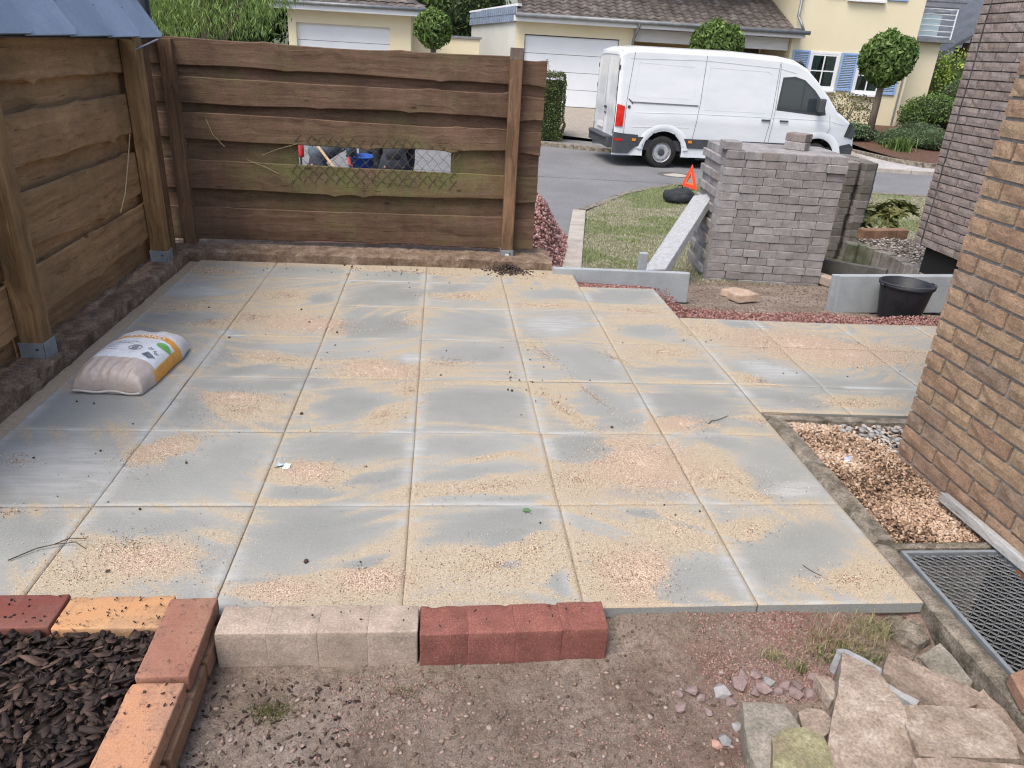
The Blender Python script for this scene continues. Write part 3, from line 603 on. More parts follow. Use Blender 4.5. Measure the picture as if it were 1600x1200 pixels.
c_ = KS.mix(1., c_, KS.ramp(KS.noise(co, 95, 4, .85), [(.3, .55), (.5, 1.), (.7, 1.55)]), 'MULTIPLY')
KERBM = KS.done(c_, .97, KS.bump(KS.noise(co, 60, 7, .85), 1., .015), 0, .1)
rough_block('fence_foundation', (-1.876, .55, 0), (-1.876, 4.03, 0), .078, -.05, .42, KERBM, 60, .034, 'rough earth-caked concrete footing along the left fence', 'foundation', 1)
rough_block('fence_foundation', (-2.25, 4.035, 0), (1.035, 4.035, 0), .082, -.10, .40, KERBM, 34, .022, 'rough concrete footing with earth on top under the back fence', 'foundation', 1)

# ------------------------------------------------------------------ fences
def wavy(n, amp, seed, knees=2):
    r = random.Random(seed); ph = [(r.uniform(.6, 1.6), r.uniform(0, 7), r.uniform(.3, 1)) for _ in range(3)] + [(r.uniform(4, 8), r.uniform(0, 7), .22)]
    kn = [(r.random(), r.uniform(.012, .03), r.uniform(.5, 1.2)) for _ in range(knees)]
    def f(t):
        v = sum(math.sin(t*a*4+b)*c for a, b, c in ph)/2
        for p, w_, h in kn: v += h*math.exp(-abs(t-p)/w_)
        return v*amp
    return f
def board(parent, p0, p1, z0, z1, off, th, mat, seed, amp=(.012, .012), up=True, nrm=(0, -1, 0), name='board', ph=0, pl=1., lift=0):
    """board from p0 to p1 (xy) with wavy lower and upper edge; off moves it along nrm; its lower edge tips outward a little"""
    p0, p1 = Vector((*p0, 0)), Vector((*p1, 0)); d = p1-p0; L = d.length; n = max(6, int(L*30)); N_ = Vector(nrm)
    fl, fu = wavy(n, amp[0], seed*2+1), wavy(n, amp[1], seed*2+2); V, F = [], []
    for i in range(n+1):
        t = i/n; p = p0+d*t; tt = ph+t*pl; a = z0 - fl(tt) + lift*t; b = z1 + fu(tt) + lift*t
        r1 = .0015*math.sin(i*1.7+seed); q = p + N_*(off+r1)
        V += [(q+N_*(th*.55)+Vector((0, 0, a+.006))), (q+N_*(th*.5)+Vector((0, 0, lerp(a, b, .5)))), (q+N_*(th*.40)+Vector((0, 0, b-.006))), (q+N_*(th*.1)+Vector((0, 0, b))), (q-N_*(th*.5)+Vector((0, 0, b-.003))), (q-N_*(th*.5)+Vector((0, 0, a))), (q+N_*(th*.3)+Vector((0, 0, a)))]
    for i in range(n):
        for k in range(7): F.append((i*7+k, i*7+(k+1) % 7, (i+1)*7+(k+1) % 7, (i+1)*7+k))
    F += [tuple(range(6, -1, -1)), tuple(n*7+k for k in range(7))]
    me = bpy.data.meshes.new(name); me.from_pydata([v[:] for v in V], [], F); me.materials.append(mat); me.update()
    import bmesh
    bm = bmesh.new(); bm.from_mesh(me); bmesh.ops.recalc_face_normals(bm, faces=bm.faces); bm.to_mesh(me); bm.free()
    return obj(name, me, parent)
bf = thing('back_fence', 'dark brown waney board fence with a long gap cut in it', 'fence', (0, 4.3, 0)); OFF = Vector((0, 4.3, 0))
FB = [(1.608, 1.42), (1.343, 1.163), (1.083, .906), (.73, .52), (.376, .115)]
Y = 0.
for k, (zt, zb) in enumerate(FB):
    board(bf, (-2.10, Y), (.655, Y), zb, zt, .016, .026, FENCE_B, 10+k, (.021, .011), nrm=(0, -1, 0))
    board(bf, (.66, Y+.002), (.915-.005*k, Y+.002), zb-.012, zt-.012, .010, .024, FENCE_B, 30+k, (.014, .006))
for k in range(4):
    zt, zb = FB[k][1]+.03, FB[k+1][0]-.03
    for (xa, xb) in (((-2.10, -1.03), (.182, .655)) if k == 2 else ((-2.10, .655),)):
        board(bf, (xa, Y+.026), (xb, Y+.026), zb, zt, .0, .02, FENCE_B, 50+k, (.003, .003))
    board(bf, (.66, Y+.028), (.912-.005*k, Y+.028), zb-.01, zt-.01, .0, .02, FENCE_B, 60+k, (.003, .003))
def post(parent, x, y, z0, z1, w_, d_, mat, name='post', rz=0, top=None):
    m = MB(); m.box((0, 0, (z0+z1)/2), (w_, d_, z1-z0)); o = m.build(name, mat, parent, bevel=.006, loc=Vector((x, y, 0))); o.rotation_euler.z = rz; return o
post(bf, .667, -.075, .10, 1.60, .096, .09, FENCE_P)
m = MB(); m.box((0, 0, 1.635), (.098, .092, .085), taper=.97); mcap = m.build('post_end', simple('bare_weathered_post_end', [(.3, (.10, .075, .06)), (.7, (.19, .15, .125))], 9, stretch=(4, 4, 1)), bf, bevel=.004, loc=Vector((.667, -.075, 0))); mcap['label'] = 'unpainted greyish top of the post'
def bracket(parent, x, y, z0=.03, h=.115, w_=.105, rz=0, sticker=False):
    m = MB(); t_ = .004
    for sx in (-1, 1): m.box((sx*w_/2, 0, z0+h/2), (t_, w_*.95, h))
    m.box((0, -w_/2, z0+h/2), (w_-.006, t_, h)); m.box((0, 0, z0+.003), (w_*.98, w_*.9, .005)); m.box((0, 0, z0-.03), (.02, .02, .06))
    o = m.build('post_bracket', GALV, parent, bevel=.0015, loc=Vector((x, y, 0))); o.rotation_euler.z = rz
    b = MB()
    for sx, sz in ((-.25, .3), (.22, .72)): b.lathe([(0, -.004), (.007, -.004), (.008, 0)], (sx*w_, -w_/2-.002, z0+h*sz), 8, 'y')
    b.build('screw', DARKM, o)
    if sticker: s_ = MB(); s_.box((0, -w_/2-.003, z0+h*.6), (.03, .0015, .022)); s_.build('sticker', simple('white_sticker', [(0, (.7, .7, .7)), (1, (.75, .75, .75))], bump=0), o)
bracket(bf, .667, -.075, .02, .105, sticker=True)
post(bf, -1.925, -.03, .06, 1.60, .10, .085, FENCE_P)
# left fence (boards run along y)
lf = thing('left_fence', 'honey brown waney board fence under the shingle capping on the left', 'fence', (-2.06, 0, 0))
FL = [(1.62, 1.385), (1.245, .985), (.865, .585), (.49, .235)]
def lboards(ya, yb, s0, sh=0):
    for k, (zt, zb) in enumerate(FL): board(lf, (0, ya), (0, yb), zb+sh, zt+sh, .012, .024, FENCE_L, s0+k, (.034, .016), nrm=(1, 0, 0))
    for k in range(4):
        zt = FL[k][1]+.03+sh; zb = (FL[k+1][0]-.03 if k < 3 else .055)+sh
        board(lf, (-.026, ya), (-.026, yb), zb, zt, 0, .02, FENCE_L, s0+10+k, (.004, .004), nrm=(1, 0, 0))
lboards(1.86, 4.22, 70); lboards(.2, 1.85, 90, -.03)
m = MB(); m.box2((-.01, 3.80, .06), (.03, 4.20, 1.58)); m.build('corner_board', FENCE_P, lf, bevel=.004)
for yy, rz in ((3.73, .0), (1.88, .0)):
    post(lf, .085, yy, .13, 1.60, .11, .11, FENCE_LP); bracket(lf, .085, yy, .04, .125, .122, rz=PI/2*0)
post(lf, .045, 4.02, .06, 1.58, .06, .13, FENCE_P)
lean = MB(); lean.tube([(.12, 3.4, 1.02), (.11, 3.33, .86), (.10, 3.22, .66), (.11, 3.08, .57)], .0035, 4)
lean.build('dry_tendril', simple('dry_stalk', [(0, (.42, .33, .2)), (1, (.5, .4, .25))], bump=0), lf)
# shingled capping
cap = thing('shingle_capping', 'steep blue-grey shingle capping along the top of the left fence', 'roof capping', (-1.93, 0, 1.595))
ys = [.2, .72, 1.24, 1.76, 2.283, 2.76, 3.254, 3.70, 4.02]
for k in range(len(ys)-1):
    a, b = ys[k], ys[k+1]+(.06 if k < len(ys)-2 else .16)
    lo, hi = Vector((0, 0, -.005)), Vector((-.36, 0, .56)); sk = -.03; t_ = .006 + .0
    up_ = Vector((.84, 0, .54)); lift = .004 + (len(ys)-k)*.0006; t_ = .010
    q = [lo+Vector((0, a, 0)), lo+Vector((0, b-.04, 0)), lo+Vector((-.008, b, .02)), hi+Vector((0, b+sk, 0)), hi+Vector((0, a+sk, 0))]
    tilt = [.000, .016, .016, .012, .0]
    top_ = [p+up_*(t_+lift+tt) for p, tt in zip(q, tilt)]; bot = [p+up_*(lift+tt) for p, tt in zip(q, tilt)]
    mm = MB(); n5 = 5; mm.add(bot+top_, [tuple(range(4, -1, -1)), tuple(range(5, 10))]+[(i, (i+1) % 5, 5+(i+1) % 5, 5+i) for i in range(5)])
    sh = mm.build('shingle', SLATE_M, cap, bevel=.0015)
    nl = MB()
    for q_ in (.2, .75): nl.lathe([(.006, 0), (.005, .003), (0, .004)], lo.lerp(hi, .3)+Vector((0, lerp(a, b, q_), 0))+up_*(t_+lift+.008), 6)
    nl.build('nail', DARKM, sh)
mm = MB(); mm.add([(-.01, .2, -.004), (-.01, 4.02, -.004), (-.37, 4.02, .53), (-.37, .2, .53), (-.03, .2, -.010), (-.03, 4.02, -.010), (-.42, 4.02, .5), (-.42, .2, .5)], [(0,1,2,3),(7,6,5,4),(0,4,5,1),(1,5,6,2),(3,2,6,7),(0,3,7,4)]); mm.build('underlay', DARKM, cap)
mm = MB(); mm.box((0, 0, 0), (.16, .05, .008), Matrix.Rotation(-.7, 3, 'Y')); mm.build('drip_flap', SLATE_M, cap, loc=Vector((.07, 3.70, -.035)), rot=(.0, .25, .1))
mm = MB(); mm.box((0, 0, 0), (.12, .12, 1.9)); mm.box((0.0, .07, 0), (.16, .02, 1.9)); pp = mm.build('roof_post', DARKM, None, bevel=.003, loc=Vector((-2.10, 4.25, 2.15+.4))); tag(pp, 'dark grey metal post rising behind the end of the shingle capping', 'post')
# chain-link wire over the gap in the back fence
wire_m = simple('rusty_green_wire', [(.3, (.06, .055, .04)), (.7, (.13, .12, .085))], 30, bump=0, rough=.6)
net = thing('wire_netting', 'cut strip of chain-link netting hung over the gap in the back fence', 'wire netting', (-1.08, 4.268, .62))
pitch = .083
wr = MB(); pts = []
for i in range(9): pts += [Vector(((i % 2)*pitch/2+.002*math.sin(i*3), .004*(1 if i % 2 else -1), i*.045))]
wr.tube(pts, .0026, 4); wme = wr.mesh('wire', wire_m)
wr2 = MB(); wr2.tube([Vector((pitch-p.x, -p.y, p.z)) for p in pts], .0026, 4); wme2 = wr2.mesh('wire', wire_m)
for k in range(16):
    for q, me_ in enumerate((wme, wme2)):
        o = obj('wire', me_, net, (k*pitch+U(-.003, .003), U(-.003, .003), .01*math.sin(k*.7)+.006*q-.02), (U(-.02, .02), .03*math.sin(k*.9), 0))
for pts in ([(.0, 0, .0), (-.02, -.01, -.03)], [(.55, -.01, .02), (.56, -.012, -.05), (.545, -.012, -.12)], [(.62, -.01, .04), (.8, -.012, .01), (1.0, -.01, -.01)], [(1.27, -.01, .22), (1.30, -.01, .28)]):
    MB().tube(pts, .0026, 4).build('wire', wire_m, net)
for nm, p in (('grass_stem', [(-1.70, 4.27, 1.02), (-1.66, 4.262, .92), (-1.58, 4.262, .83)]), ('grass_stem', [(-1.30, 4.262, .78), (-1.18, 4.26, .84), (-1.06, 4.258, .89)]), ('grass_stem', [(-1.40, 4.262, .74), (-1.28, 4.26, .70), (-1.18, 4.262, .66)])):
    pass
m = MB()
m.tube([(-1.70, 4.272, 1.05), (-1.66, 4.262, .94), (-1.58, 4.262, .85)], .0022, 4); m.tube([(-1.30, 4.262, .80), (-1.18, 4.26, .85), (-1.02, 4.258, .90)], .0018, 4); m.tube([(-1.42, 4.262, .76), (-1.28, 4.26, .71), (-1.18, 4.262, .66)], .0018, 4)
tag(m.build('dry_stems', simple('dry_straw', [(0, (.34, .28, .16)), (1, (.4, .33, .2))], bump=0)), 'dry stems clinging to the boards beside the gap', 'dry stems')

# ------------------------------------------------------------------ people working beyond the fence
def skin_obj(name, chains, mat, parent, sub=1):
    """chains: list of lists of (x,y,z,r); chains that start at a used point are joined to it"""
    V, E, R, key = [], [], [], {}
    for ch in chains:
        prev = None
        for x, y, z, r in ch:
            k = (round(x, 3), round(y, 3), round(z, 3))
            if k not in key: key[k] = len(V); V.append((x, y, z)); R.append(r)
            i = key[k]
            if prev is not None and prev != i: E.append((prev, i))
            prev = i
    me = bpy.data.meshes.new(name); me.from_pydata(V, E, []); me.materials.append(mat)
    o = obj(name, me, parent); sk = o.modifiers.new('skin', 'SKIN'); sk.use_smooth_shade = True
    me.skin_vertices.new() if not me.skin_vertices else None
    for i, r in enumerate(R):
        d = me.skin_vertices[0].data[i]; d.radius = (r, r) if not isinstance(r, tuple) else r; d.use_root = (i == 0)
    s_ = o.modifiers.new('sub', 'SUBSURF'); s_.levels = sub; s_.render_levels = sub
    return o
def cloth(name, a, b, sc=6): return simple(name, [(.3, a), (.7, b)], sc, 6, .9, .5, .01, kind='obj', fine=(150, .15))
SKIN = simple('skin', [(.3, (.45, .25, .17)), (.7, (.55, .32, .23))], 8, bump=0, rough=.55, kind='obj')
NAVY = cloth('dark_navy_work_cloth', (.018, .022, .032), (.035, .04, .055)); JEAN = cloth('dark_jeans', (.025, .03, .045), (.045, .055, .075))
TEAL = cloth('blue_grey_jacket', (.06, .085, .11), (.10, .13, .16)); GREYC = cloth('grey_top', (.25, .28, .30), (.35, .38, .40)); BLKB = cloth('black_boot', (.012, .012, .012), (.03, .03, .03))
HAIRM = simple('dark_hair', [(.3, (.02, .013, .01)), (.7, (.05, .035, .025))], 60, bump=.6, kind='obj'); REDG = cloth('red_glove', (.5, .07, .06), (.62, .12, .09)); SHIRT = cloth('dark_shirt', (.02, .022, .03), (.04, .042, .05))
def person(label, X, W, heading, top, legs, glove, hands, hip=.86, lean=1.0, spread=.13, scale=1.0):
    """bent forward from the hips, local +y is the way they face"""
    t = thing('person', label, 'person', sw(X, W, TZ(W)+.0), (0, 0, STREET_ROT+heading), 'people working in the street'); t.scale = (scale,)*3
    H = (0, -.12, hip); sh = (0, .30*lean+.02, hip+.27); nk = (0, sh[1]+.10, sh[2]+.035); hd = (0, nk[1]+.14, nk[2]+.0)
    body = [[(*H, .10), (0, (H[1]+sh[1])/2, (hip+sh[2])/2+.04, .10), (*sh, .105), (*nk, .055), (hd[0], hd[1]-.05, hd[2], .075), (*hd, .098), (hd[0], hd[1]+.09, hd[2]-.03, .062)]]
    tr, jk, bt = [[(*H, .15), (0, H[1]+.10, hip+.09, .145)]], [[(0, H[1]-.06, hip+.0, .14), (0, H[1]+.06, hip+.06, .155), (0, (H[1]+sh[1])/2, (hip+sh[2])/2+.045, .145), (*sh, .14), (nk[0], nk[1]-.02, nk[2], .075)]], []
    for s_ in (-1, 1):
        kn = (s_*(spread+.02), .10, .47); an = (s_*(spread+.03), -.06, .09); hp = (s_*.095, -.11, hip-.05)
        body.append([(*H, .10), (*hp, .075), (*kn, .055), (*an, .038), (an[0], an[1]+.12, .045, .035)])
        tr.append([(*H, .15), (*hp, .108), (lerp(hp[0], kn[0], .5), 0.0, lerp(hp[2], kn[2], .5), .092), (*kn, .074), (lerp(kn[0], an[0], .5), .01, .28, .07), (an[0], an[1], .12, .062)])
        bt.append([(an[0], an[1], .16, .058), (an[0], an[1]-.005, .07, .055), (an[0], an[1]+.10, .045, .045), (an[0], an[1]+.19, .035, .034)])
        hx, hy, hz = hands[0 if s_ < 0 else 1]; sd_ = (s_*.185, sh[1]-.01, sh[2]-.02); el = (s_*.21, (sd_[1]+hy)/2+.02, (sd_[2]+hz)/2+.02)
        body.append([(*sh, .105), (*sd_, .055), (*el, .04), (hx, hy, hz+.06, .028)])
        jk.append([(*sh, .14), (*sd_, .085), (*el, .062), (lerp(el[0], hx, .8), lerp(el[1], hy, .8), lerp(el[2], hz+.04, .8), .048)])
        hand = [[(hx, hy, hz+.06, .027), (hx, hy+.005, hz+.0, .036)]]
        for q in range(4): hand.append([(hx, hy+.005, hz, .036), (hx-.027+.018*q, hy+.012, hz-.045, .0105), (hx-.025+.017*q, hy+.035, hz-.07+.004*abs(q-1.5), .0095), (hx-.024+.016*q, hy+.045, hz-.052, .008)])
        hand.append([(hx, hy+.005, hz, .036), (hx-s_*.038, hy+.015, hz-.012, .012), (hx-s_*.045, hy+.04, hz-.035, .010)])
        skin_obj('glove' if glove else 'hand', hand, glove or SKIN, t)
    skin_obj('body', body, SKIN, t); skin_obj('trousers', tr, legs, t); skin_obj('jacket', jk, top, t)
    for b in bt: skin_obj('boot', [b], BLKB, t)
    skin_obj('hair', [[(0, hd[1]-.045, hd[2]+.015, .085), (0, hd[1]+.01, hd[2]+.05, .092), (0, hd[1]+.06, hd[2]+.045, .06)]], HAIRM, t)
    f = MB()
    for s_ in (-1, 1):
        f.lathe([(0, -.012), (.011, -.004), (.011, .004), (0, .012)], (s_*.033, hd[1]+.105, hd[2]-.075), 8, 'z'); f.lathe([(0, -.02), (.018, -.01), (.018, .01), (0, .02)], (s_*.10, hd[1]+.0, hd[2]-.02), 8, 'x')
    f.tube([(0, hd[1]+.12, hd[2]-.055), (0, hd[1]+.115, hd[2]-.10)], [.012, .016], 6)
    f.build('facial_features', SKIN, t, smooth=True)
    return t
person('person in a blue-grey jacket stooping with red gloves on a long handle', -2.30, 9.55, -PI/2+.25, TEAL, JEAN, REDG, ((-.10, .38, .72), (.14, .30, .80)), hip=.80)
person('person in a grey top and dark trousers stooping behind the blue tub', -1.86, 10.6, -2.2, GREYC, NAVY, None, ((-.12, .38, .60), (.14, .36, .58)), hip=.84, lean=.8)
person('person in navy work clothes bent far over, rightmost of the group', -1.38, 9.3, .15, SHIRT, NAVY, None, ((-.14, .40, .42), (.15, .42, .40)), hip=.86, spread=.16)
m = MB(); m.tube([sw(-2.36, 9.35, .50), sw(-1.62, 9.5, -.52)], .017, 8); ah = m.build('shovel_handle', simple('pale_ash_handle', [(.3, (.40, .29, .17)), (.7, (.52, .40, .26))], 8, bump=.1), smooth=True)
sh_t = thing('shovel', 'long-handled shovel held by the person in the red gloves', 'shovel', sw(-1.62, 9.5, -.52)); ah.parent = sh_t; ah.matrix_parent_inverse = Matrix.Translation(-Vector(sh_t.location)); ah.name = 'handle'
m = MB(); bl_ = [(-.11, 0, .02), (.11, 0, .02), (.12, .02, -.16), (.07, .04, -.26), (0, .045, -.30), (-.07, .04, -.26), (-.12, .02, -.16)]
m.add(bl_+[(x, y+.006, z) for x, y, z in bl_], [tuple(range(7)), tuple(range(13, 6, -1))]+[(i, 7+i, 7+(i+1) % 7, (i+1) % 7) for i in range(7)]); m.build('blade', DARKM, sh_t, rot=(-.6, .7, 0), loc=(.02, 0, .2))
BLUEP = simple('bright_blue_plastic', [(0, (.02, .10, .50)), (1, (.03, .14, .6))], bump=0, rough=.4)
t = thing('tub', 'bright blue plastic tub on a barrow frame between the workers', 'tub', sw(-1.86, 9.75, TZ(9.75)))
m = MB(); m.lathe([(0, .56), (.15, .56), (.19, .83), (.205, .83), (.205, .845), (.18, .845), (.14, .58), (0, .575)], (0, 0, 0), 20); m.build('shell', BLUEP, t, smooth=True)
m = MB()
for a, b in (((-.15, -.12, .56), (-.2, -.2, 0)), ((.15, -.12, .56), (.2, -.2, 0)), ((0, .15, .56), (0, .25, 0))): m.tube([a, b], .014, 6)
m.build('stand', DARKM, t)
m = MB(); m.tube([(0, 0, 0), (.02, 0, 1.05)], .014, 8); t = thing('marker_post', 'thin dark post with a red band, glimpsed at the left end of the fence gap', 'post', sw(-2.62, 9.6, TZ(9.6))); m.build('post_shaft', DARKM, t)
m = MB(); m.lathe([(0, .80), (.038, .80), (.042, .83), (.042, .97), (.03, 1.0), (0, 1.0)], (.016, 0, 0), 14); m.build('band', simple('red_reflective', [(0, (.55, .03, .04)), (1, (.65, .06, .06))], bump=0, rough=.4), t, smooth=True)

# ------------------------------------------------------------------ house at the right: brick by brick
def brick_temp(L, D, H, seed, amp=.0035):
    """clay brick with an uneven face (towards -x); 44 triangles"""
    r = random.Random(seed); ys = [-L/2, -L/4, 0, L/4, L/2]; zs = [-H/2, 0, H/2]; V = []; F = []
    for z in zs:
        for y in ys:
            e = .0018 if (z in (zs[0], zs[2]) or y in (ys[0], ys[-1])) else -.0015
            V.append((-D/2 + e + r.uniform(-amp, amp)*.7, y + r.uniform(-amp, amp)*.6, z + r.uniform(-amp, amp)*.5))
    for a in range(2):
        for b in range(4): i = a*5+b; F.append((i, i+5, i+6, i+1))
    bk = len(V); V += [(D/2, -L/2, -H/2), (D/2, L/2, -H/2), (D/2, L/2, H/2), (D/2, -L/2, H/2)]
    F += [(bk, bk+1, bk+2, bk+3), (0, 1, 2, 3, 4, bk+1, bk), (14, 13, 12, 11, 10, bk+3, bk+2), (10, 5, 0, bk, bk+3), (4, 9, 14, bk+2, bk+1)]
    return V, F
def brick_meshes(mat, D, H, Ls, n=5, amp=.0035):
    out = {}
    for L in Ls:
        out[L] = []
        for s_ in range(n):
            V, F = brick_temp(L, D, H, s_+int(L*1000), amp); me = bpy.data.meshes.new('brick'); me.from_pydata(V, [], F); me.materials.append(mat); me.update(); out[L].append(me)
    return out
def brick_wall(parent, x, y_lo, y_hi, z0, courses, pitch, sl, mat, proud=.006, corner_first=True, D=.10, jit=.0018, amp=.0024, joint=.0145):
    J = joint; H = pitch-J; hl = (sl-J)/2; ms = brick_meshes(mat, D, H, (sl-J, hl-J/2), amp=amp); full, half = sl-J, hl-J/2
    for c in range(courses):
        y = y_hi; first = True; z = z0 + pitch*c + H/2
        while y > y_lo + .02:
            L = half if (first and c % 2) else full
            if y - L < y_lo - .13: break
            o = obj('brick', random.choice(ms[L]), parent, (x + D/2 - proud + U(-jit, jit)*.8, y - L/2 + U(-jit, jit)*.4, z + U(-jit, jit)*.3), (U(-.006, .006), U(-.012, .012), U(-.008, .008)))
            y -= L + J; first = False
hw = thing('brick_wall', 'sand-orange brick wall corner close by at the right', 'wall', (2.33, .3, 0))
m = MB(); m.box2((.006, -2.2, -.25), (1.6, .744, 3.2)); m.build('wall_core', MORT, hw)
brick_wall(hw, 0, -1.45, .748, -.072, 31, .0765, .25, BR_OR)
# return side of the corner (faces the path)
ms = brick_meshes(BR_OR, .10, .062, (.236, .114))
for c in range(31):
    xx = .002 if c % 2 == 0 else .002
    L = .239 if c % 2 else .114; x0 = .11 if c % 2 == 0 else .11
    x_ = .104
    while x_ < .7:
        o = obj('brick', random.choice(ms[.236]), hw, (x_+.12+(.0 if c % 2 else .07), .744-.045, -.072+.0765*c+.033), (0, 0, -PI/2)); x_ += .25
dw = thing('brick_wall', 'dull brown brick house wall beyond the path, its lower edge hanging free', 'wall', (4.70, 4.82, .175))
m = MB(); m.box2((.008, -2.4, .0), (2.2, 0.0, 4.2)); m.build('wall_core', MORT_D, dw)
brick_wall(dw, 0, -1.95, -.128, .004, 32, .0735, .245, BR_DK, amp=.0025, jit=.0015, joint=.010)
msd = brick_meshes(BR_DK, .10, .0625, (.112,), amp=.0025)
for c in range(32): obj('brick', random.choice(msd[.112]), dw, (.046+U(-.002, .002), -.060, .004+.0735*c+.031), (U(-.01, .01), 0, U(-.01, .01)))
crk = MB(); crk.tube([(-.0095, -.124+.006*math.sin(z*11)+.003*math.sin(z*37), z) for z in np.linspace(.0, 2.35, 50)], .0045, 5); crk.build('crack', DARKM, dw)
m = MB(); m.box2((.06, -2.3, -.62), (2.0, -.12, -.001)); m.build('plinth', simple('dark_gap_socle', [(0, (.010, .010, .010)), (1, (.02, .02, .02))], bump=0), dw)  # set-back base coloured near-black to stand for the dark gap below the wall

# ------------------------------------------------------------------ strip between slabs and wall
rough_block('concrete_edging', (1.805, .345, 0), (1.805, 1.40, 0), .004, -.12, .088, CONC_KERB, 40, .008, 'weathered concrete edging between the slabs and the pale gravel strip', 'edging', -1)
rough_block('concrete_edging', (1.80, 1.455, 0), (2.75, 1.415, 0), -.002, -.12, .075, CONC_KERB, 40, .006, 'weathered concrete edging along the lower side of the path', 'edging', -1)
m = MB(); m.box2((1.87, .36, -.2), (2.9, 1.42, -.055)); go = m.build('gravel_strip_soil', SOIL); go['kind'] = 'structure'
def inpoly(n, x0, x1, y0, y1, test=None):
    P = np.c_[RNG.uniform(x0, x1, n*2), RNG.uniform(y0, y1, n*2)]
    if test is not None: P = P[test(P[:, 0], P[:, 1])]
    return P[:n]
def stuff(o, label, cat): tag(o, label, cat, kind='stuff'); return o
GRAVM = rndmat('pale_orange_gravel', [(0, (.07, .045, .03)), (.22, (.20, .13, .085)), (.5, (.38, .26, .18)), (.8, (.50, .37, .27)), (1, (.58, .50, .42))])
P = inpoly(13500, 1.885, 2.60, .37, 1.385, lambda x, y: ~((x > 2.335) & (y < 1.05)))
peb_zone = (P[:, 0] + .75*P[:, 1] > 3.17); dk = fbm(P[:, 0]*5, P[:, 1]*5, 77); keep = ~peb_zone | (RNG.random(len(P)) < .15)
P = P[keep]; dk = dk[keep]; n = len(P); r = np.clip(.35+.55*RNG.random(n) - .75*sstep(.42, .62, dk)*RNG.random(n) + .15*(P[:, 1] > .95), 0, 1)
o = scatter('gravel', CHIP[:3]+STN[:2], np.c_[P, -.047+.022*RNG.random(n)+.012*fbm(P[:, 0]*9, P[:, 1]*9, 3)], np.c_[RNG.uniform(.009, .024, n), RNG.uniform(.010, .024, n), RNG.uniform(.005, .011, n)], GRAVM, .7, rnd=r)
stuff(o, 'pale orange gravel filling the strip along the brick wall', 'gravel')
PEBM = rndmat('grey_pebble', [(0, (.16, .155, .15)), (.5, (.28, .275, .265)), (1, (.42, .41, .40))], mul=(40, .2))
P = inpoly(230, 2.17, 2.75, 1.0, 1.385, lambda x, y: (x+.75*y > 3.14) & ~((x > 2.33) & (y < 1.05))); n = len(P)
o = scatter('pebbles', PEB, np.c_[P, -.045+.03*RNG.random(n)], np.c_[RNG.uniform(.028, .055, n), RNG.uniform(.025, .045, n), RNG.uniform(.018, .03, n)], PEBM, .5, smooth=True)
stuff(o, 'smooth grey pebbles where the gravel strip meets the corner of the brick wall', 'pebbles')

# light well with steel grate
lw = thing('light_well', 'mossy concrete light well kerb around the steel grate', 'light well', (1.9, -.1, 0))
def kb(a, b, nm='rim'):
    x0, y0, x1, y1 = a[0], a[1], b[0], b[1]; nx = max(3, int((x1-x0)/.02)); ny = max(3, int((y1-y0)/.02)); V = []; F = []
    for i in range(ny+1):
        for j in range(nx+1):
            x, y = lerp(x0, x1, j/nx), lerp(y0, y1, i/ny); e = (i in (0, ny)) or (j in (0, nx)); f_ = float(fbm(np.array(x*30), np.array(y*30), 5)-.5)
            V.append((x-1.9, y+.1, b[2] + f_*.012 - (.006 if e else 0)))
    for i in range(ny):
        for j in range(nx): q = i*(nx+1)+j; F.append((q, q+1, q+nx+2, q+nx+1))
    m = MB(); m.add(V, F)
    for (p, q_) in (((x0, y0), (x1, y0)), ((x1, y0), (x1, y1)), ((x1, y1), (x0, y1)), ((x0, y1), (x0, y0))):
        m.add([(p[0]-1.9, p[1]+.1, a[2]), (q_[0]-1.9, q_[1]+.1, a[2]), (q_[0]-1.9, q_[1]+.1, b[2]-.005), (p[0]-1.9, p[1]+.1, b[2]-.005)], [(0, 1, 2, 3)])
    m.build(nm, CONC_KERB, lw)
kb((1.802, -1.1, -.6), (1.872, .335, .0)); kb((1.873, .302, -.6), (2.325, .338, .0)); 
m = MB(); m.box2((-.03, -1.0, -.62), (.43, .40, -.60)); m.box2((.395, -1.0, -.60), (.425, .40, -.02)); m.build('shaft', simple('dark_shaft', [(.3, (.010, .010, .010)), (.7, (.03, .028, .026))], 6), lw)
gr = thing('steel_grate', 'galvanised expanded-metal grate over the light well', 'grate', (1.885, -.9, -.004))
m = MB(); Lg, Wg = 1.185, .415
for a, b in (((0, 0), (.014, Lg)), ((Wg-.014, 0), (Wg, Lg)), ((.0141, 0), (Wg-.0141, .014)), ((.0141, Lg-.014), (Wg-.0141, Lg))): m.box2((a[0], a[1], -.022), (b[0], b[1], .004))
m.build('frame', GALV, gr, bevel=.001)
strand = MB(); nx = int((Wg-.028)/.0165); pts = [Vector((.014+k*(Wg-.028)/nx, (.0068 if k % 2 else -.0068), -.004+(.0022 if k % 2 else -.0022))) for k in range(nx+1)]
for a, b in zip(pts, pts[1:]):
    d = (b-a).normalized(); nr = Vector((-d.y, d.x, 0))*.0011; strand.add([a-nr+Vector((0, 0, -.004)), b-nr+Vector((0, 0, -.004)), b+nr+Vector((0, 0, .001)), a+nr+Vector((0, 0, .001))], [(0, 1, 2, 3), (3, 2, 1, 0)][:1])
    strand.add([a-nr+Vector((0, 0, .001)), b-nr+Vector((0, 0, .001)), b+nr+Vector((0, 0, -.004)), a+nr+Vector((0, 0, -.004))], [(0, 1, 2, 3)])
STRM = simple('dull_zinc', [(.3, (.16, .17, .175)), (.7, (.28, .29, .30))], 20, rough=.55, metal=.4, bump=0)
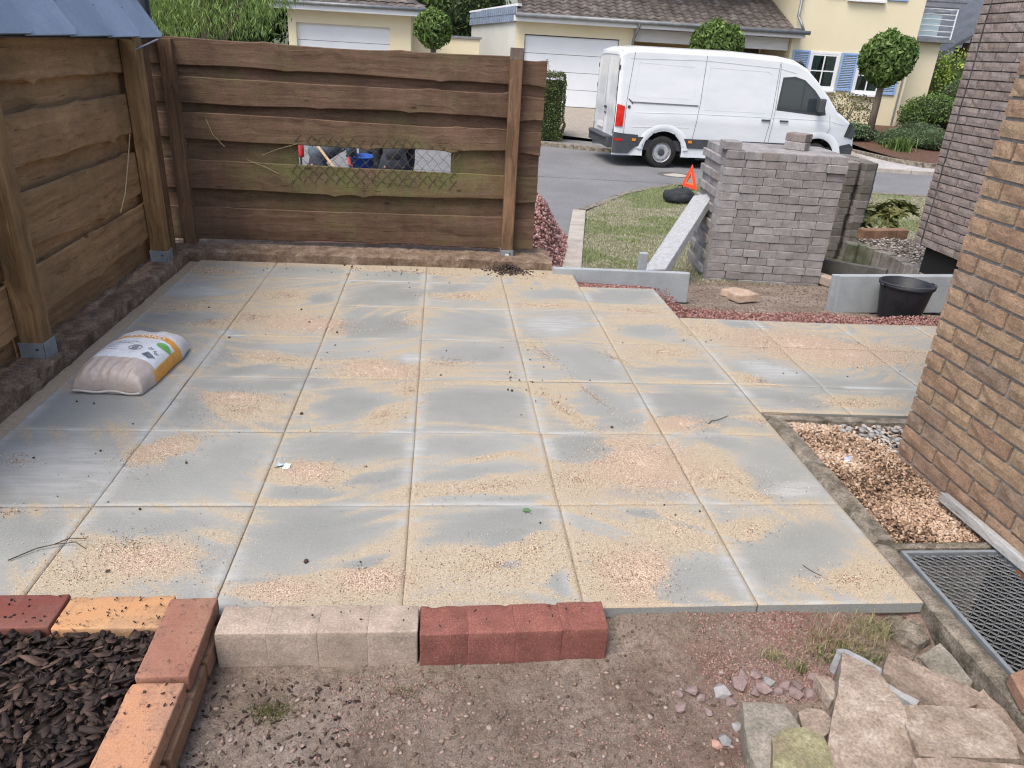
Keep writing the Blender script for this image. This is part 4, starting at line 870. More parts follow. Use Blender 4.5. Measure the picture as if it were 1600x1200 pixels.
sm = strand.mesh('strand', STRM); st2 = MB(); st2.v = [(p[0], -p[1], p[2]) for p in strand.v]; st2.f = strand.f; st2.mi = strand.mi; sm2 = st2.mesh('strand', STRM)
k = 0; y = .02
while y < Lg-.020: obj('strand', sm if k % 2 else sm2, gr, (0, y, 0)); y += .0150; k += 1
# weathered plank and brick piece on the well edge
m = MB()
for k in range(14):
    pass
pl_ = thing('weathered_plank', 'weathered grey timber lying against the foot of the brick wall', 'plank', (2.30, .15, .022), (0, .25, .055))
m = MB(); m.box((0, 0, 0), (.042, .95, .040)); m.build('timber', GREYWOOD, pl_, bevel=.004)
m = MB(); m.box((-.0, -.13, -.034), (.03, .30, .022)); m.build('rotten_underside', simple('rotten_wood', [(.3, (.06, .03, .015)), (.7, (.2, .1, .05))], 12), pl_, bevel=.004)
m = MB(); m.prism([(1.83, -.365), (1.895, -.345), (1.99, -.47), (1.86, -.60), (1.80, -.47)], .003, .045); o = m.build('brick_piece', PAL_BROWN, bevel=.003); tag(o, 'piece of brown brick on the light well rim at the right edge', 'brick')

# ------------------------------------------------------------------ borders in the foreground
def rough_box(L, W_, H, mat, seed=0, r=.006, amp=.0011, step=.018, chips=5):
    """moulded block with soft arrises, slight unevenness and a few chipped edges"""
    rg = random.Random(seed)
    def axis(D): n = max(2, int(D/step)); return [-D/2, -D/2+r*.45, -D/2+r*1.1]+[lerp(-D/2+r*1.1, D/2-r*1.1, i/n) for i in range(1, n)]+[D/2-r*1.1, D/2-r*.45, D/2]
    ax, ay, az = axis(L), axis(W_), axis(H); idx = {}; V = []; F = []
    ch = [(rg.choice((-1, 1))*L/2*rg.uniform(-1, 1), rg.choice((-1, 1))*W_/2, H/2, rg.uniform(.006, .018)) for _ in range(chips)]+[(rg.choice((-1, 1))*L/2, W_/2*rg.uniform(-1, 1), H/2, rg.uniform(.006, .016)) for _ in range(chips//2)]
    def vid(x, y, z):
        k = (round(x, 5), round(y, 5), round(z, 5))
        if k not in idx:
            p = Vector((x, y, z)); q = Vector((max(-L/2+r, min(L/2-r, x)), max(-W_/2+r, min(W_/2-r, y)), max(-H/2+r, min(H/2-r, z)))); d = p-q
            if d.length > 1e-7 and sum(abs(c) > 1e-6 for c in d) > 1: p = q+d.normalized()*r
            nn_ = d.normalized() if d.length > 1e-7 else Vector((0, 0, 0)); s9 = Vector((x*30+seed*3.7, y*30, z*30)); p = p+nn_*(mnoise.noise(s9)*amp+mnoise.noise(s9*3.3)*amp*.7)
            for cx, cy, cz, cr in ch:
                dd = (p-Vector((cx, cy, cz))).length
                if dd < cr: p = p-nn_*(cr-dd)*.35
            idx[k] = len(V); V.append(p[:])
        return idx[k]
    def face(A, B, fn, flip):
        for i in range(len(A)-1):
            for j in range(len(B)-1):
                q = [vid(*fn(A[i], B[j])), vid(*fn(A[i+1], B[j])), vid(*fn(A[i+1], B[j+1])), vid(*fn(A[i], B[j+1]))]; F.append(tuple(q[::-1] if flip else q))
    face(ax, ay, lambda a, b: (a, b, H/2), False); face(ax, ay, lambda a, b: (a, b, -H/2), True); face(ax, az, lambda a, b: (a, -W_/2, b), False); face(ax, az, lambda a, b: (a, W_/2, b), True); face(ay, az, lambda a, b: (L/2, a, b), False); face(ay, az, lambda a, b: (-L/2, a, b), True)
    me = bpy.data.meshes.new('block'); me.from_pydata(V, [], F); me.materials.append(mat); me.polygons.foreach_set('use_smooth', [True]*len(F)); me.update(); return me
def rrect_palisade(name, x0, x1, y0, y1, z0, z1, mat, label, tilt=0):
    t = thing(name, label, 'palisade', ((x0+x1)/2, (y0+y1)/2, z0), (0, 0, tilt)); n = 4; L = x1-x0; w_ = L/n; D = y1-y0; H = z1-z0
    me = None
    for k in range(n):
        m = MB(); c = -L/2+w_*(k+.5); hw_ = w_/2+.0005
        # segments touch, each with chamfered shoulders: the grooves between them read as joints
        prof = [(-hw_, -D/2+.004), (-hw_+.007, -D/2), (hw_-.007, -D/2), (hw_, -D/2+.004), (hw_, D/2-.004), (hw_-.007, D/2), (-hw_+.007, D/2), (-hw_, D/2-.004)]
        if k == 0: prof[0] = (-hw_, -D/2+.008)
        V = [(c+x, y, 0) for x, y in prof] + [(c+x, y, H-.006) for x, y in prof] + [(c+x*.93, y*.90, H) for x, y in prof]; b = 8
        F = [tuple(range(7, -1, -1)), tuple(range(16, 24))] + [(i, (i+1) % 8, 8+(i+1) % 8, 8+i) for i in range(8)] + [(8+i, 8+(i+1) % 8, 16+(i+1) % 8, 16+i) for i in range(8)]
        obj('segment', rough_box(w_+.003, D, H, mat, seed=k*7+int(x0*100), r=.0048), t, (c, U(-.0015, .0015), H/2))
    return t
rrect_palisade('palisade_block', -.548, .052, -.134, -.014, -.105, .043, PAL_BEIGE, 'beige concrete palisade of four segments edging the slabs',.0 - .012)
rrect_palisade('palisade_block', .060, .648, -.142, -.016, -.095, .038, PAL_RED, 'brick-red concrete palisade beside the beige one', .018)
def bblock(x, y, z, L, W_, H, rz, mat, label=None, nm='brick', tilt=(0, 0)):
    o = obj(nm, rough_box(L, W_, H, mat, int(abs(x*999+y*77))), brd, Vector((x, y, z))-brd.location); o.rotation_euler = (tilt[0], tilt[1], rz)
    if label: o['label'] = label
    return o
brd = thing('brick_bed_border', 'two-course border of mixed clay bricks round the bark mulch bed', 'border', (-.65, -.1, -.13))
bblock(-1.185, -.028, .025, .318, .145, .055, 0, BB_RED, 'plum-red brick of the top course'); bblock(-.864, -.036, .022, .312, .140, .055, .0, BB_OR, 'orange brick of the top course')
bblock(-1.51, -.03, .022, .31, .145, .055, 0, BB_OR); bblock(-1.83, -.03, .022, .31, .145, .055, 0, BB_RED)
bblock(-.640, -.150, .032, .315, .142, .058, PI/2+.02, BB_BR, 'brown-rose corner brick'); bblock(-.645, -.475, .022, .315, .142, .058, PI/2-.01, BB_OR2, 'flamed orange brick'); bblock(-.650, -.80, .020, .315, .142, .058, PI/2, BB_OR2)
for x in (-1.02, -1.34, -1.66): bblock(x, -.03, -.040, .315, .135, .062, 0, BB_LOW)
for y in (-.085, -.325, -.65, -.97): bblock(-.632, y-.03, -.040, .312 if y < -.1 else .15, .15, .064, PI/2+.01, BB_LOW)
for x in (-1.1, -1.42): bblock(x, -.03, -.102, .315, .135, .058, 0, BB_LOW)
for y in (-.2, -.52, -.84): bblock(-.64, y-.03, -.102, .312, .13, .058, PI/2, BB_LOW)
BARKM = rndmat('dark_bark', [(0, (.012, .007, .006)), (.55, (.030, .018, .014)), (.85, (.06, .036, .028)), (1, (.13, .08, .055))], rough=.75, mul=(60, .5), spec=.35)
m = MB(); m.box2((-2.4, -1.2, -.2), (-.72, -.10, .008)); o = m.build('mulch_soil', simple('black_soil', [(.3, (.012, .008, .006)), (.7, (.03, .02, .015))], 20)); o['kind'] = 'structure'
P = inpoly(3600, -1.75, -.722, -.95, -.108); n = len(P)
lo = scatter('bark_mulch', BRK, np.c_[P, .006+.032*RNG.random(n)+.02*fbm(P[:, 0]*8, P[:, 1]*8, 9)], np.c_[RNG.uniform(.02, .085, n)*(.5+RNG.random(n)*.6), RNG.uniform(.016, .05, n), RNG.uniform(.002, .005, n)], BARKM, .6)
stuff(lo, 'dark bark mulch in the brick-edged bed', 'bark mulch')
P = inpoly(500, -1.6, -.725, -.8, -.11); n = len(P)
stuff(scatter('bark_splinters', [octa_temp(9, .1)], np.c_[P, .034+.016*RNG.random(n)], np.c_[RNG.uniform(.02, .07, n), RNG.uniform(.002, .004, n), RNG.uniform(.002, .004, n)], BARKM, .4), 'thin dark splinters on the bark mulch', 'bark splinters')
# crumbs on the border bricks
P = np.r_[inpoly(26, -1.02, -.72, -.10, .03), inpoly(16, -1.25, -1.03, -.09, .03), inpoly(14, -.70, -.58, -.5, -.01), inpoly(16, -.5, .6, -.13, -.05)]; n = len(P)
stuff(scatter('bark_crumbs', CHIP, np.c_[P, np.where(P[:, 0] > -.56, .055, .056)], np.c_[RNG.uniform(.004, .014, n), RNG.uniform(.004, .012, n), np.full(n, .003)], BARKM, .2), 'bark crumbs lying on the border bricks', 'bark crumbs')

# front soil: grit, pebbles, stones, blocks
GRIT = rndmat('soil_grit', [(0, (.08, .055, .04)), (.4, (.17, .12, .09)), (.75, (.28, .20, .165)), (1, (.31, .27, .235))], mul=(120, .3))
fz = lambda P: front_z(P[:, 0], P[:, 1])
P = inpoly(9000, -.56, 1.80, -.85, .02, lambda x, y: ~((x < .66) & (y > -.03))); n = len(P)
stuff(scatter('grit', OCT, np.c_[P, fz(P)+.001], RNG.uniform(.0025, .0075, n)*(1+1.2*(RNG.random(n) < .05)), GRIT), 'grit and crumbs on the trodden soil', 'grit')
REDS = rndmat('red_split_stone', [(0, (.17, .10, .085)), (.5, (.28, .18, .155)), (1, (.40, .26, .22))], mul=(50, .25))
P = np.r_[inpoly(1500, .95, 1.35, -.24, .0), inpoly(500, .3, .8, -.6, -.35), inpoly(500, -.2, .2, -.4, -.18), inpoly(900, 1.0, 1.5, -.33, -.18)]; n = len(P)
stuff(scatter('red_grit', OCT, np.c_[P, fz(P)+.001], RNG.uniform(.004, .010, n), REDS), 'red stone grit spread on the soil in front of the slabs', 'grit')
P = inpoly(240, -.55, 1.1, -.62, -.18); n = len(P); 
stuff(scatter('small_pebbles', STN, np.c_[P, fz(P)+.002], np.c_[RNG.uniform(.010, .024, n), RNG.uniform(.008, .018, n), RNG.uniform(.006, .012, n)], GRIT, .5), 'small pebbles scattered on the trodden soil', 'pebbles')
DEB = rndmat('dead_plant_litter', [(0, (.07, .045, .03)), (.5, (.17, .12, .08)), (1, (.36, .29, .2))])
P = inpoly(900, -.56, 1.75, -.85, -.02, lambda x, y: (fbm(x*4, y*4, 91) > .48) & ~((x < .66) & (y > -.16))); n = len(P)
stuff(scatter('plant_litter', [octa_temp(3, .1)], np.c_[P, fz(P)+.004], np.c_[RNG.uniform(.01, .05, n), RNG.uniform(.0012, .0025, n), RNG.uniform(.0012, .0025, n)], DEB, .3), 'dry stalks and shreds littering the soil', 'litter')
P = inpoly(230, -.56, -.1, -.75, -.19); n = len(P)
stuff(scatter('bark_litter', CHIP, np.c_[P, fz(P)+.003], np.c_[RNG.uniform(.006, .028, n), RNG.uniform(.005, .018, n), RNG.uniform(.002, .004, n)], BARKM, .4), 'bark bits spilled outside the bed', 'bark bits')
STMATS = [simple('mauve_stone', [(.3, (.19, .135, .125)), (.7, (.31, .235, .22))], 14, 6, .85, .5, .004, kind='objr', fine=(120, .2), rvar=.15),
          simple('grey_stone', [(.3, (.22, .215, .215)), (.7, (.34, .33, .33))], 14, 6, .85, .5, .004, kind='objr', fine=(120, .2), rvar=.15),
          simple('salmon_stone', [(.3, (.35, .20, .155)), (.7, (.48, .31, .25))], 14, 6, .85, .5, .004, kind='objr', fine=(120, .2), rvar=.1)]
SPOTS = [(.852,-.287,.026,0,'small mauve stone'), (.892,-.276,.034,0,'mauve stone'), (.917,-.294,.026,0,'rounded stone'), (.837,-.339,.03,0,'pale mauve stone'), (.918,-.36,.026,0,'upright mauve stone'), (.989,-.28,.045,1,'grey angular stone'), (1.0,-.316,.036,0,'flat stone'), (1.052,-.257,.046,0,'brown-mauve stone'), (1.077,-.22,.03,0,'small stone'), (1.121,-.216,.03,0,'small stone'), (1.119,-.272,.042,0,'rust-mauve stone'), (1.15,-.248,.034,1,'grey stone'), (1.165,-.286,.032,0,'stone'), (1.21,-.30,.042,0,'stone'), (1.261,-.302,.036,0,'stone'), (1.301,-.241,.03,0,'stone'), (.985,-.408,.032,1,'grey stone'), (.932,-.449,.032,1,'grey stone'), (.904,-.464,.032,2,'salmon stone'), (1.298,-.291,.034,0,'stone'), (1.19,-.27,.03,0,'s'), (1.235,-.27,.028,0,'s'), (1.09,-.29,.028,0,'s')]
LBL = ['small mauve stone, leftmost of the row at the back', 'long mauve stone second from the left of the row', 'rounded mauve stone beside the long one at the row\'s left end', 'pale rounded stone lying alone, farthest left', 'upright mauve stone lying alone below the row', 'large grey angular stone left of the block pile', 'flat stone just beside the grey angular one', 'big brown-mauve stone in the middle of the row', 'little stone behind the middle of the row', 'little stone at the back edge of the row', 'rust-tinged stone pressed against the middle of the row', 'grey stone near the right of the row\'s middle', 'stone in front of the row, near the long grey block', 'mauve stone wedged by the tip of the long grey block', 'mauve stone right behind the mossy block', 'small stone behind the pale pointed block', 'grey stone on the bare soil left of the long grey block', 'grey stone touching the salmon one on the bare soil', 'salmon-coloured stone on the bare soil', 'stone tucked against the pale pointed block', 'small stone between two larger ones right of the row\'s middle', 'small stone near the right end of the row', 'small stone in front of the big brown-mauve one']
sme = []
for k in range(6):
    V, F = stone_temp(200+k, 0, .30, .72); m = bpy.data.meshes.new('stone'); m.from_pydata([tuple(v) for v in V], [], [tuple(int(i) for i in f) for f in F]); sme.append(m)
for k, (x, y, s_, mt, _) in enumerate(SPOTS):
    me = sme[k % 6].copy(); me.materials.append(STMATS[mt]); z = float(front_z(np.array(x), np.array(y)))
    o = obj('stone', me, None, (x, y, z+s_*.22), (U(-.4, .4), U(-.4, .4), U(0, 6))); s2 = s_*1.3; o.scale = (s2*U(.9, 1.2), s2*U(.75, 1.0), s2*U(.8, 1.0)); 
    tag(o, LBL[k], 'stone', 'loose stones in front of the slabs')
# broken blocks
def chunk(name, poly, zt, zb, mat, label, lift=None, inset=.04, bev=.008, cat='block', seed=0, amp=.005):
    import bmesh
    n = len(poly); cx = sum(p[0] for p in poly)/n; cy = sum(p[1] for p in poly)/n; r = random.Random(seed)
    t_ = lift or [0]*n; bm = bmesh.new()
    lo = [bm.verts.new((p[0]-cx, p[1]-cy, zb)) for p in poly]; hi = [bm.verts.new((lerp(p[0], cx, inset)-cx, lerp(p[1], cy, inset)-cy, zt+t_[i])) for i, p in enumerate(poly)]
    top = bm.faces.new(hi); bm.faces.new(lo[::-1]); [bm.faces.new((lo[i], lo[(i+1) % n], hi[(i+1) % n], hi[i])) for i in range(n)]
    bmesh.ops.triangulate(bm, faces=bm.faces[:])
    for _ in range(3):
        bmesh.ops.subdivide_edges(bm, edges=[e for e in bm.edges if e.calc_length() > .03], cuts=1, use_grid_fill=True)
        bmesh.ops.triangulate(bm, faces=[f for f in bm.faces if len(f.verts) > 3])
    bm.normal_update()
    for v in bm.verts:
        d = mnoise.noise(Vector((v.co.x*16+seed, v.co.y*16, v.co.z*16)))*amp + mnoise.noise(Vector((v.co.x*55+seed, v.co.y*55, v.co.z*55)))*amp*.45
        v.co += v.normal*d
    me = bpy.data.meshes.new(name); bm.to_mesh(me); bm.free(); me.materials.append(mat)
    o = obj(name, me, None, (cx, cy, 0)); tag(o, label, cat, 'heap of broken blocks'); return o
BLK = simple('broken_beige_block', [(.28, (.17, .125, .095)), (.5, (.27, .21, .165)), (.72, (.38, .31, .255))], 12, 8, .92, .9, .008, fine=(110, .35), dist=.3)
BLK2 = simple('pale_block', [(.28, (.19, .145, .11)), (.5, (.30, .24, .19)), (.75, (.43, .37, .315))], 11, 8, .92, .9, .008, fine=(110, .35), dist=.3)
BLKG = simple('grey_mossy_block', [(.28, (.13, .12, .095)), (.5, (.22, .20, .165)), (.75, (.33, .29, .245))], 12, 8, .92, .9, .008, fine=(110, .35))
BLKL = simple('lichen_block', [(.30, (.25, .19, .14)), (.45, (.20, .185, .105)), (.6, (.29, .27, .16)), (.75, (.38, .35, .25))], 10, 8, .92, .9, .008, fine=(110, .35))
chunk('broken_block', [(1.385, -.215), (1.45, -.29), (1.455, -.45), (1.40, -.66), (1.13, -.64), (1.165, -.56), (1.30, -.35)], -.015, -.16, BLK2, 'large pale pointed block at the front of the heap', [.02, .03, .03, -.02, -.045, -.02, .025], seed=1)
chunk('broken_block', [(1.37, -.20), (1.42, -.18), (1.58, -.37), (1.52, -.42), (1.44, -.33)], -.022, -.15, WHITE_CONC, 'whitish broken slab edge showing behind the pointed block', [.02, 0, 0, 0, .01], seed=2)
chunk('broken_block', [(1.53, -.225), (1.575, -.235), (1.74, -.385), (1.70, -.43), (1.60, -.46), (1.455, -.315)], -.005, -.12, BLK, 'long beige block leaning at the back of the heap', [.01, .0, .0, .0, 0, .02], seed=3)
chunk('broken_block', [(1.455, -.425), (1.60, -.435), (1.735, -.455), (1.72, -.56), (1.69, -.62), (1.40, -.60), (1.42, -.50)], .004, -.12, BLK2, 'broad flat beige block to the right of the pointed one', seed=4)
chunk('broken_block', [(1.35, -.625), (1.45, -.61), (1.69, -.645), (1.66, -.80), (1.36, -.80)], .014, -.12, BLK, 'tan block at the bottom of the photo, in front of the broad flat one', [.02, .01, 0, 0, 0], seed=5)
chunk('broken_block', [(1.70, -.385), (1.775, -.35), (1.80, -.42), (1.80, -.70), (1.745, -.68), (1.75, -.50)], -.035, -.13, BLK, 'beige block wedged against the light well', [0, .01, 0, -.02, -.01, 0], seed=6)
chunk('broken_block', [(1.005, -.36), (1.135, -.372), (1.15, -.45), (1.06, -.64), (.975, -.64), (.962, -.52)], -.040, -.125, BLKG, 'grey block with a dark side, left end of the heap', [.004, 0, 0, -.02, -.02, -.004], seed=7, amp=.003)
chunk('broken_block', [(1.035, -.50), (1.075, -.475), (1.145, -.468), (1.19, -.50), (1.18, -.60), (1.12, -.68), (1.02, -.68), (1.0, -.59)], -.022, -.13, BLKL, 'rounded block with green lichen on top', seed=8, amp=.004)
chunk('broken_block', [(1.165, -.40), (1.20, -.385), (1.245, -.392), (1.27, -.45), (1.18, -.50), (1.15, -.46)], -.045, -.14, BLK, 'small block behind the lichen-covered one', seed=9)
chunk('broken_block', [(1.285, -.262), (1.33, -.262), (1.36, -.33), (1.29, -.36)], -.05, -.14, BLK2, 'small pale block behind the pointed one', seed=10)
chunk('rubble', [(1.66, .01), (1.78, .03), (1.79, -.10), (1.72, -.13), (1.67, -.07)], -.07, -.16, CONC_KERB, 'lump of broken concrete under the corner slab by the light well', seed=11, amp=.014, cat='rubble')
chunk('rubble', [(1.70, -.16), (1.79, -.13), (1.795, -.30), (1.76, -.33), (1.71, -.25)], -.085, -.16, BLKG, 'tile-like fragment leaning by the light well', [0, .03, .03, 0, 0], seed=12, cat='rubble')
# tufts of grass and sprigs
def blades(name, P, h, mat, label, cat='grass', spread=.6, wd=.0022, kind='stuff'):
    n = len(P); V = np.zeros((n, 5, 3)); a = RNG.uniform(0, 2*PI, n); ln = h*RNG.uniform(.5, 1.2, n); le = RNG.uniform(.1, spread, n)
    d = np.c_[np.cos(a), np.sin(a)]; pn = np.c_[-np.sin(a), np.cos(a)]*wd
    base = P; V[:, 0] = base; V[:, 0, :2] -= pn; V[:, 1] = base; V[:, 1, :2] += pn
    mid = base.copy(); mid[:, :2] += d*(ln*le*.4)[:, None]; mid[:, 2] += ln*.7
    tip = base.copy(); tip[:, :2] += d*(ln*le)[:, None]; tip[:, 2] += ln*(1-.35*le)
    V[:, 2] = mid; V[:, 2, :2] -= pn*.8; V[:, 3] = mid; V[:, 3, :2] += pn*.8; V[:, 4] = tip
    i5 = np.arange(n)[:, None]*5; F3 = np.concatenate([i5+np.array([[0, 1, 3]]), i5+np.array([[0, 3, 2]]), i5+np.array([[2, 3, 4]])])
    o = obj(name, fast_mesh(name, V.reshape(-1, 3), F3, mat, False, {'rnd': np.repeat(RNG.random(n), 5)})); tag(o, label, cat)
    if kind: o['kind'] = kind
    return o
GRASSM = rndmat('grass_blade', [(0, (.06, .085, .02)), (.5, (.12, .16, .05)), (.8, (.22, .23, .10)), (1, (.40, .36, .2))], trans=.25)
DRYG = rndmat('dry_grass_blade', [(0, (.14, .15, .06)), (.5, (.30, .27, .15)), (1, (.46, .41, .26))], trans=.2)
def clump(cx, cy, r, n): P = np.c_[RNG.normal(cx, r, n), RNG.normal(cy, r*.6, n)]; return np.c_[P, front_z(P[:, 0], P[:, 1])]
blades('grass_tufts', np.r_[clump(1.60, -.06, .04, 420), clump(1.20, -.15, .018, 120), clump(1.36, -.13, .06, 160), clump(1.48, -.09, .05, 260)], .036, DRYG, 'tufts of dry and green grass in front of the corner slab', spread=1.3, wd=.0009)
blades('green_weeds', np.r_[clump(1.72, -.30, .025, 130), clump(1.27, -.20, .02, 60), clump(1.42, -.14, .05, 160), clump(1.55, -.16, .05, 120)], .03, GRASSM, 'low green weeds between the blocks and the light well', spread=.9, wd=.0016)
blades('moss_patch', np.r_[clump(-.36, -.30, .035, 900), clump(.02, -.24, .02, 140)], .006, rndmat('moss', [(0, (.05, .06, .015)), (1, (.12, .13, .03))]), 'patch of yellow-green moss on the soil beside the bed', 'moss', wd=.0014)
def sprig(name, base, d, L, label, mat, n=13):
    m = MB(); b = Vector(base); d = Vector(d).normalized(); s_ = Vector((-d.y, d.x, 0)); m.tube([b, b+d*L*.5+Vector((0, 0, .006)), b+d*L], .0011, 4)
    for k in range(n):
        p = b+d*L*(.12+.85*k/n); q = L*.42*(1-.7*k/n)
        for sgn in (-1, 1):
            e = p+(d*.75+s_*sgn).normalized()*q+Vector((0, 0, U(-.002, .006)))
            m.tube([p, e], [.0016, .0008], 3)
            for j in (.4, .7): f_ = p.lerp(e, j); m.tube([f_, f_+(d*1.2+s_*sgn*.3).normalized()*q*.4], [.0013, .0006], 3)
    o = m.build(name, mat); tag(o, label, 'sprig'); return o
SPR = simple('thuja_green', [(.3, (.05, .085, .035)), (.7, (.10, .15, .06))], 20, bump=0)
sprig('conifer_sprig', (-.14, -.338, -.105), (-1, .18, 0), .13, 'flat green conifer sprig lying in the middle of the soil', SPR)
sprig('conifer_sprig', (-.02, -.47, -.105), (-.5, .25, 0), .11, 'blue-green conifer sprig at the bottom edge of the photo', simple('blue_thuja', [(.3, (.035, .075, .05)), (.7, (.07, .12, .085))], 20, bump=0))
m = MB(); m.lathe([(0, 0), (.004, 0), (.0042, .026), (0, .026)], (0, 0, 0), 8); o = m.build('cigarette_end', simple('orange_filter', [(0, (.75, .40, .15)), (1, (.8, .46, .2))], bump=0)); o.location = (-.232, -.335, -.100); o.rotation_euler = (1.45, 0, -.2); tag(o, 'orange cigarette end on the soil', 'cigarette end')

# ------------------------------------------------------------------ small things on the slabs
TW_M = simple('dark_twig', [(.3, (.03, .02, .013)), (.7, (.09, .065, .045))], 60)
def twig(pts, label, r=.0022):
    m = MB(); c = Vector(pts[0][0]); [m.tube([Vector(p)-c for p in ch], [r*(1-.5*i/len(ch)) for i in range(len(ch))], 5) for ch in pts]; o = m.build('twig', TW_M, loc=c); tag(o, label, 'twig', 'twigs on the slabs')
twig([[(-1.335, .27, .006), (-1.27, .33, .010), (-1.22, .345, .014), (-1.20, .352, .012), (-1.15, .35, .02), (-1.11, .33, .006)], [(-1.22, .345, .014), (-1.18, .375, .018), (-1.13, .38, .012)]], 'forked dark twig on the slab at the left edge of the photo')
twig([[(1.465, 1.305, .006), (1.49, 1.33, .009), (1.52, 1.34, .008), (1.56, 1.365, .008), (1.60, 1.395, .006)]], 'single dark twig on the slab near the gravel strip', .0026)
twig([[(1.45, .20, .004), (1.462, .17, .006), (1.49, .14, .004)]], 'tiny bent twig on the front right slab', .0014)
def leafobj(x, y, s_, mat, label, rz=0):
    m = MB(); q = [(0, -.9), (.35, -.5), (.9, -.55), (.6, -.1), (.95, .35), (.4, .35), (.25, .9), (0, .55), (-.35, .85), (-.4, .3), (-.95, .2), (-.6, -.15), (-.8, -.6), (-.3, -.5)]
    V = [(0, 0, .15)] + [(a, b, .05+.18*((i % 2))) for i, (a, b) in enumerate(q)]; m.add([(a*s_, b*s_, c*s_) for a, b, c in V], [(0, i+1, (i+1) % 14+1) for i in range(14)]); m.tube([(0, -.9*s_, .05*s_), (.2*s_, -1.6*s_, .02*s_)], .0008, 4)
    o = m.build('leaf', mat, loc=Vector((x, y, .004))); o.rotation_euler.z = rz; tag(o, label, 'leaf')
leafobj(.46, .555, .020, simple('leaf_green', [(0, (.08, .17, .07)), (1, (.12, .22, .10))], bump=0), 'small green lobed leaf on the front middle slab', .6)
leafobj(-.99, .21, .011, TW_M, 'small dark leaf on the front left slab', 1.)
m = MB(); rr_ = random.Random(5); pts_ = [(-.035, -.004, .002), (-.02, .012, .012), (0, .016, .006), (.012, .004, .018), (.03, .004, .008), (.028, -.012, .002), (.008, -.012, .012), (-.012, -.008, .006), (-.028, -.014, .003)]
m.add([(0, 0, .014)]+pts_, [(0, i+1, (i+1) % 9+1) for i in range(9)]); m.add([(.0, -.02, .001), (.03, -.022, .002), (.034, -.006, .014), (.012, -.006, .018)], [(0, 1, 2, 3)])
o = m.build('crumpled_foil', simple('silver_foil', [(.3, (.25, .30, .32)), (.6, (.62, .70, .72))], 60, rough=.3, metal=.5, bump=.3), loc=Vector((-.548, .885, .006))); tag(o, 'crumpled scrap of silver foil on a slab joint', 'foil scrap')
m = MB(); m.add([(-.022, -.008, 0), (.012, -.014, .002), (.026, .013, .022), (-.004, .012, .012), (0, 0, .006)], [(0, 1, 4), (1, 2, 4), (2, 3, 4), (3, 0, 4)]); o = m.build('plastic_scrap', simple('blue_white_plastic', [(.4, (.16, .18, .32)), (.6, (.36, .38, .46))], 50, rough=.4, bump=0), loc=Vector((2.04, .99, -.02))); tag(o, 'folded blue-white plastic scrap on the pale gravel', 'plastic scrap')
CRM = rndmat('dark_crumb', [(0, (.03, .022, .018)), (1, (.10, .07, .055))])
P = np.r_[inpoly(90, -1.7, 1.2, .2, 4.0), np.c_[RNG.normal(-.3, .35, 45), RNG.uniform(3.75, 4.0, 45)], np.c_[RNG.normal(.58, .09, 26), RNG.uniform(1.5, 2.35, 26)], inpoly(20, 1.2, 3, 1.6, 2.8)]; n = len(P)
stuff(scatter('soil_crumbs', STN, np.c_[P, np.full(n, .004)], RNG.uniform(.004, .011, n)*(1+.8*(RNG.random(n) < .1)), CRM), 'dark soil crumbs dotted over the slabs', 'crumbs')
P = np.c_[RNG.normal(.66, .085, 420), 4.03-np.abs(RNG.normal(0, .075, 420))]; n = len(P); d_ = np.exp(-((P[:, 0]-.66)**2/.01+(P[:, 1]-4.02)**2/.008))
stuff(scatter('soil_heap', STN, np.c_[P, .004+.045*d_*RNG.random(n)], RNG.uniform(.006, .02, n), CRM), 'little heap of dark soil by the foot of the post', 'soil heap')
# loose coarse grains of the jointing sand
GRN = rndmat('sand_grain', [(0, (.08, .05, .04)), (.25, (.25, .15, .11)), (.4, (.55, .40, .29)), (.7, (.68, .54, .41)), (1, (.80, .72, .62))], mul=(300, .1))
Pall = []
for cx, cy, ax, ay, bx, by, k in PATCH:
    if k not in 'SH': continue
    area = abs(ax*by-ay*bx)*PI; n = int(area*(30000 if k == 'H' else 9000)); n = min(n, 5600)
    a = RNG.uniform(0, 2*PI, n); r = np.abs(RNG.normal(0, .62, n)); Pall.append(np.c_[cx+r*(np.cos(a)*ax+np.sin(a)*bx), cy+r*(np.cos(a)*ay+np.sin(a)*by)])
P = np.concatenate(Pall); P = P[(P[:, 1] > .01) & (P[:, 1] < 4.0) & (P[:, 0] > -1.86) & ((P[:, 0] < 1.79) | ((P[:, 1] > 1.5) & (P[:, 1] < 2.85) & (P[:, 0] < 3.4)))]
if len(P) > 60000: P = P[RNG.permutation(len(P))[:60000]]
n = len(P)
stuff(scatter('sand_grains', OCT[:2], np.c_[P, np.full(n, .0035)], RNG.uniform(.0022, .0055, n), GRN), 'loose coarse grains of the jointing sand on the slabs', 'sand')

# ------------------------------------------------------------------ sand bag
bag = thing('sand_bag', 'full sack of jointing sand with an orange-lettered band on the left slabs', 'sack', (-1.503, 1.875, .003), (0, 0, -.075))
BW, BLn, BH = .365, .61, .145
def bagz(u, v):
    """u,v in -1..1"""
    au, av = abs(u), abs(v); p = max(0, 1-au**4)**.40*max(0, 1-av**9)**.34
    if p <= 0: return .012
    wr_ = .004*math.sin(u*23+3*math.sin(v*3))*sstepf(-.35, -.8, v) + .003*mnoise.noise(Vector((u*4, v*4, 3))) + .0035*math.sin(u*9+v*14)*sstepf(.5, .9, av)
    return .012 + (BH-.012)*p*(.90+.10*math.cos(v*2.2)+.05*mnoise.noise(Vector((u*1.6, v*1.6, 1)))) + wr_*p
def sstepf(a, b, x): t = min(1, max(0, (x-a)/(b-a))); return t*t*(3-2*t)
nu, nv = 110, 150; V = []; C = []
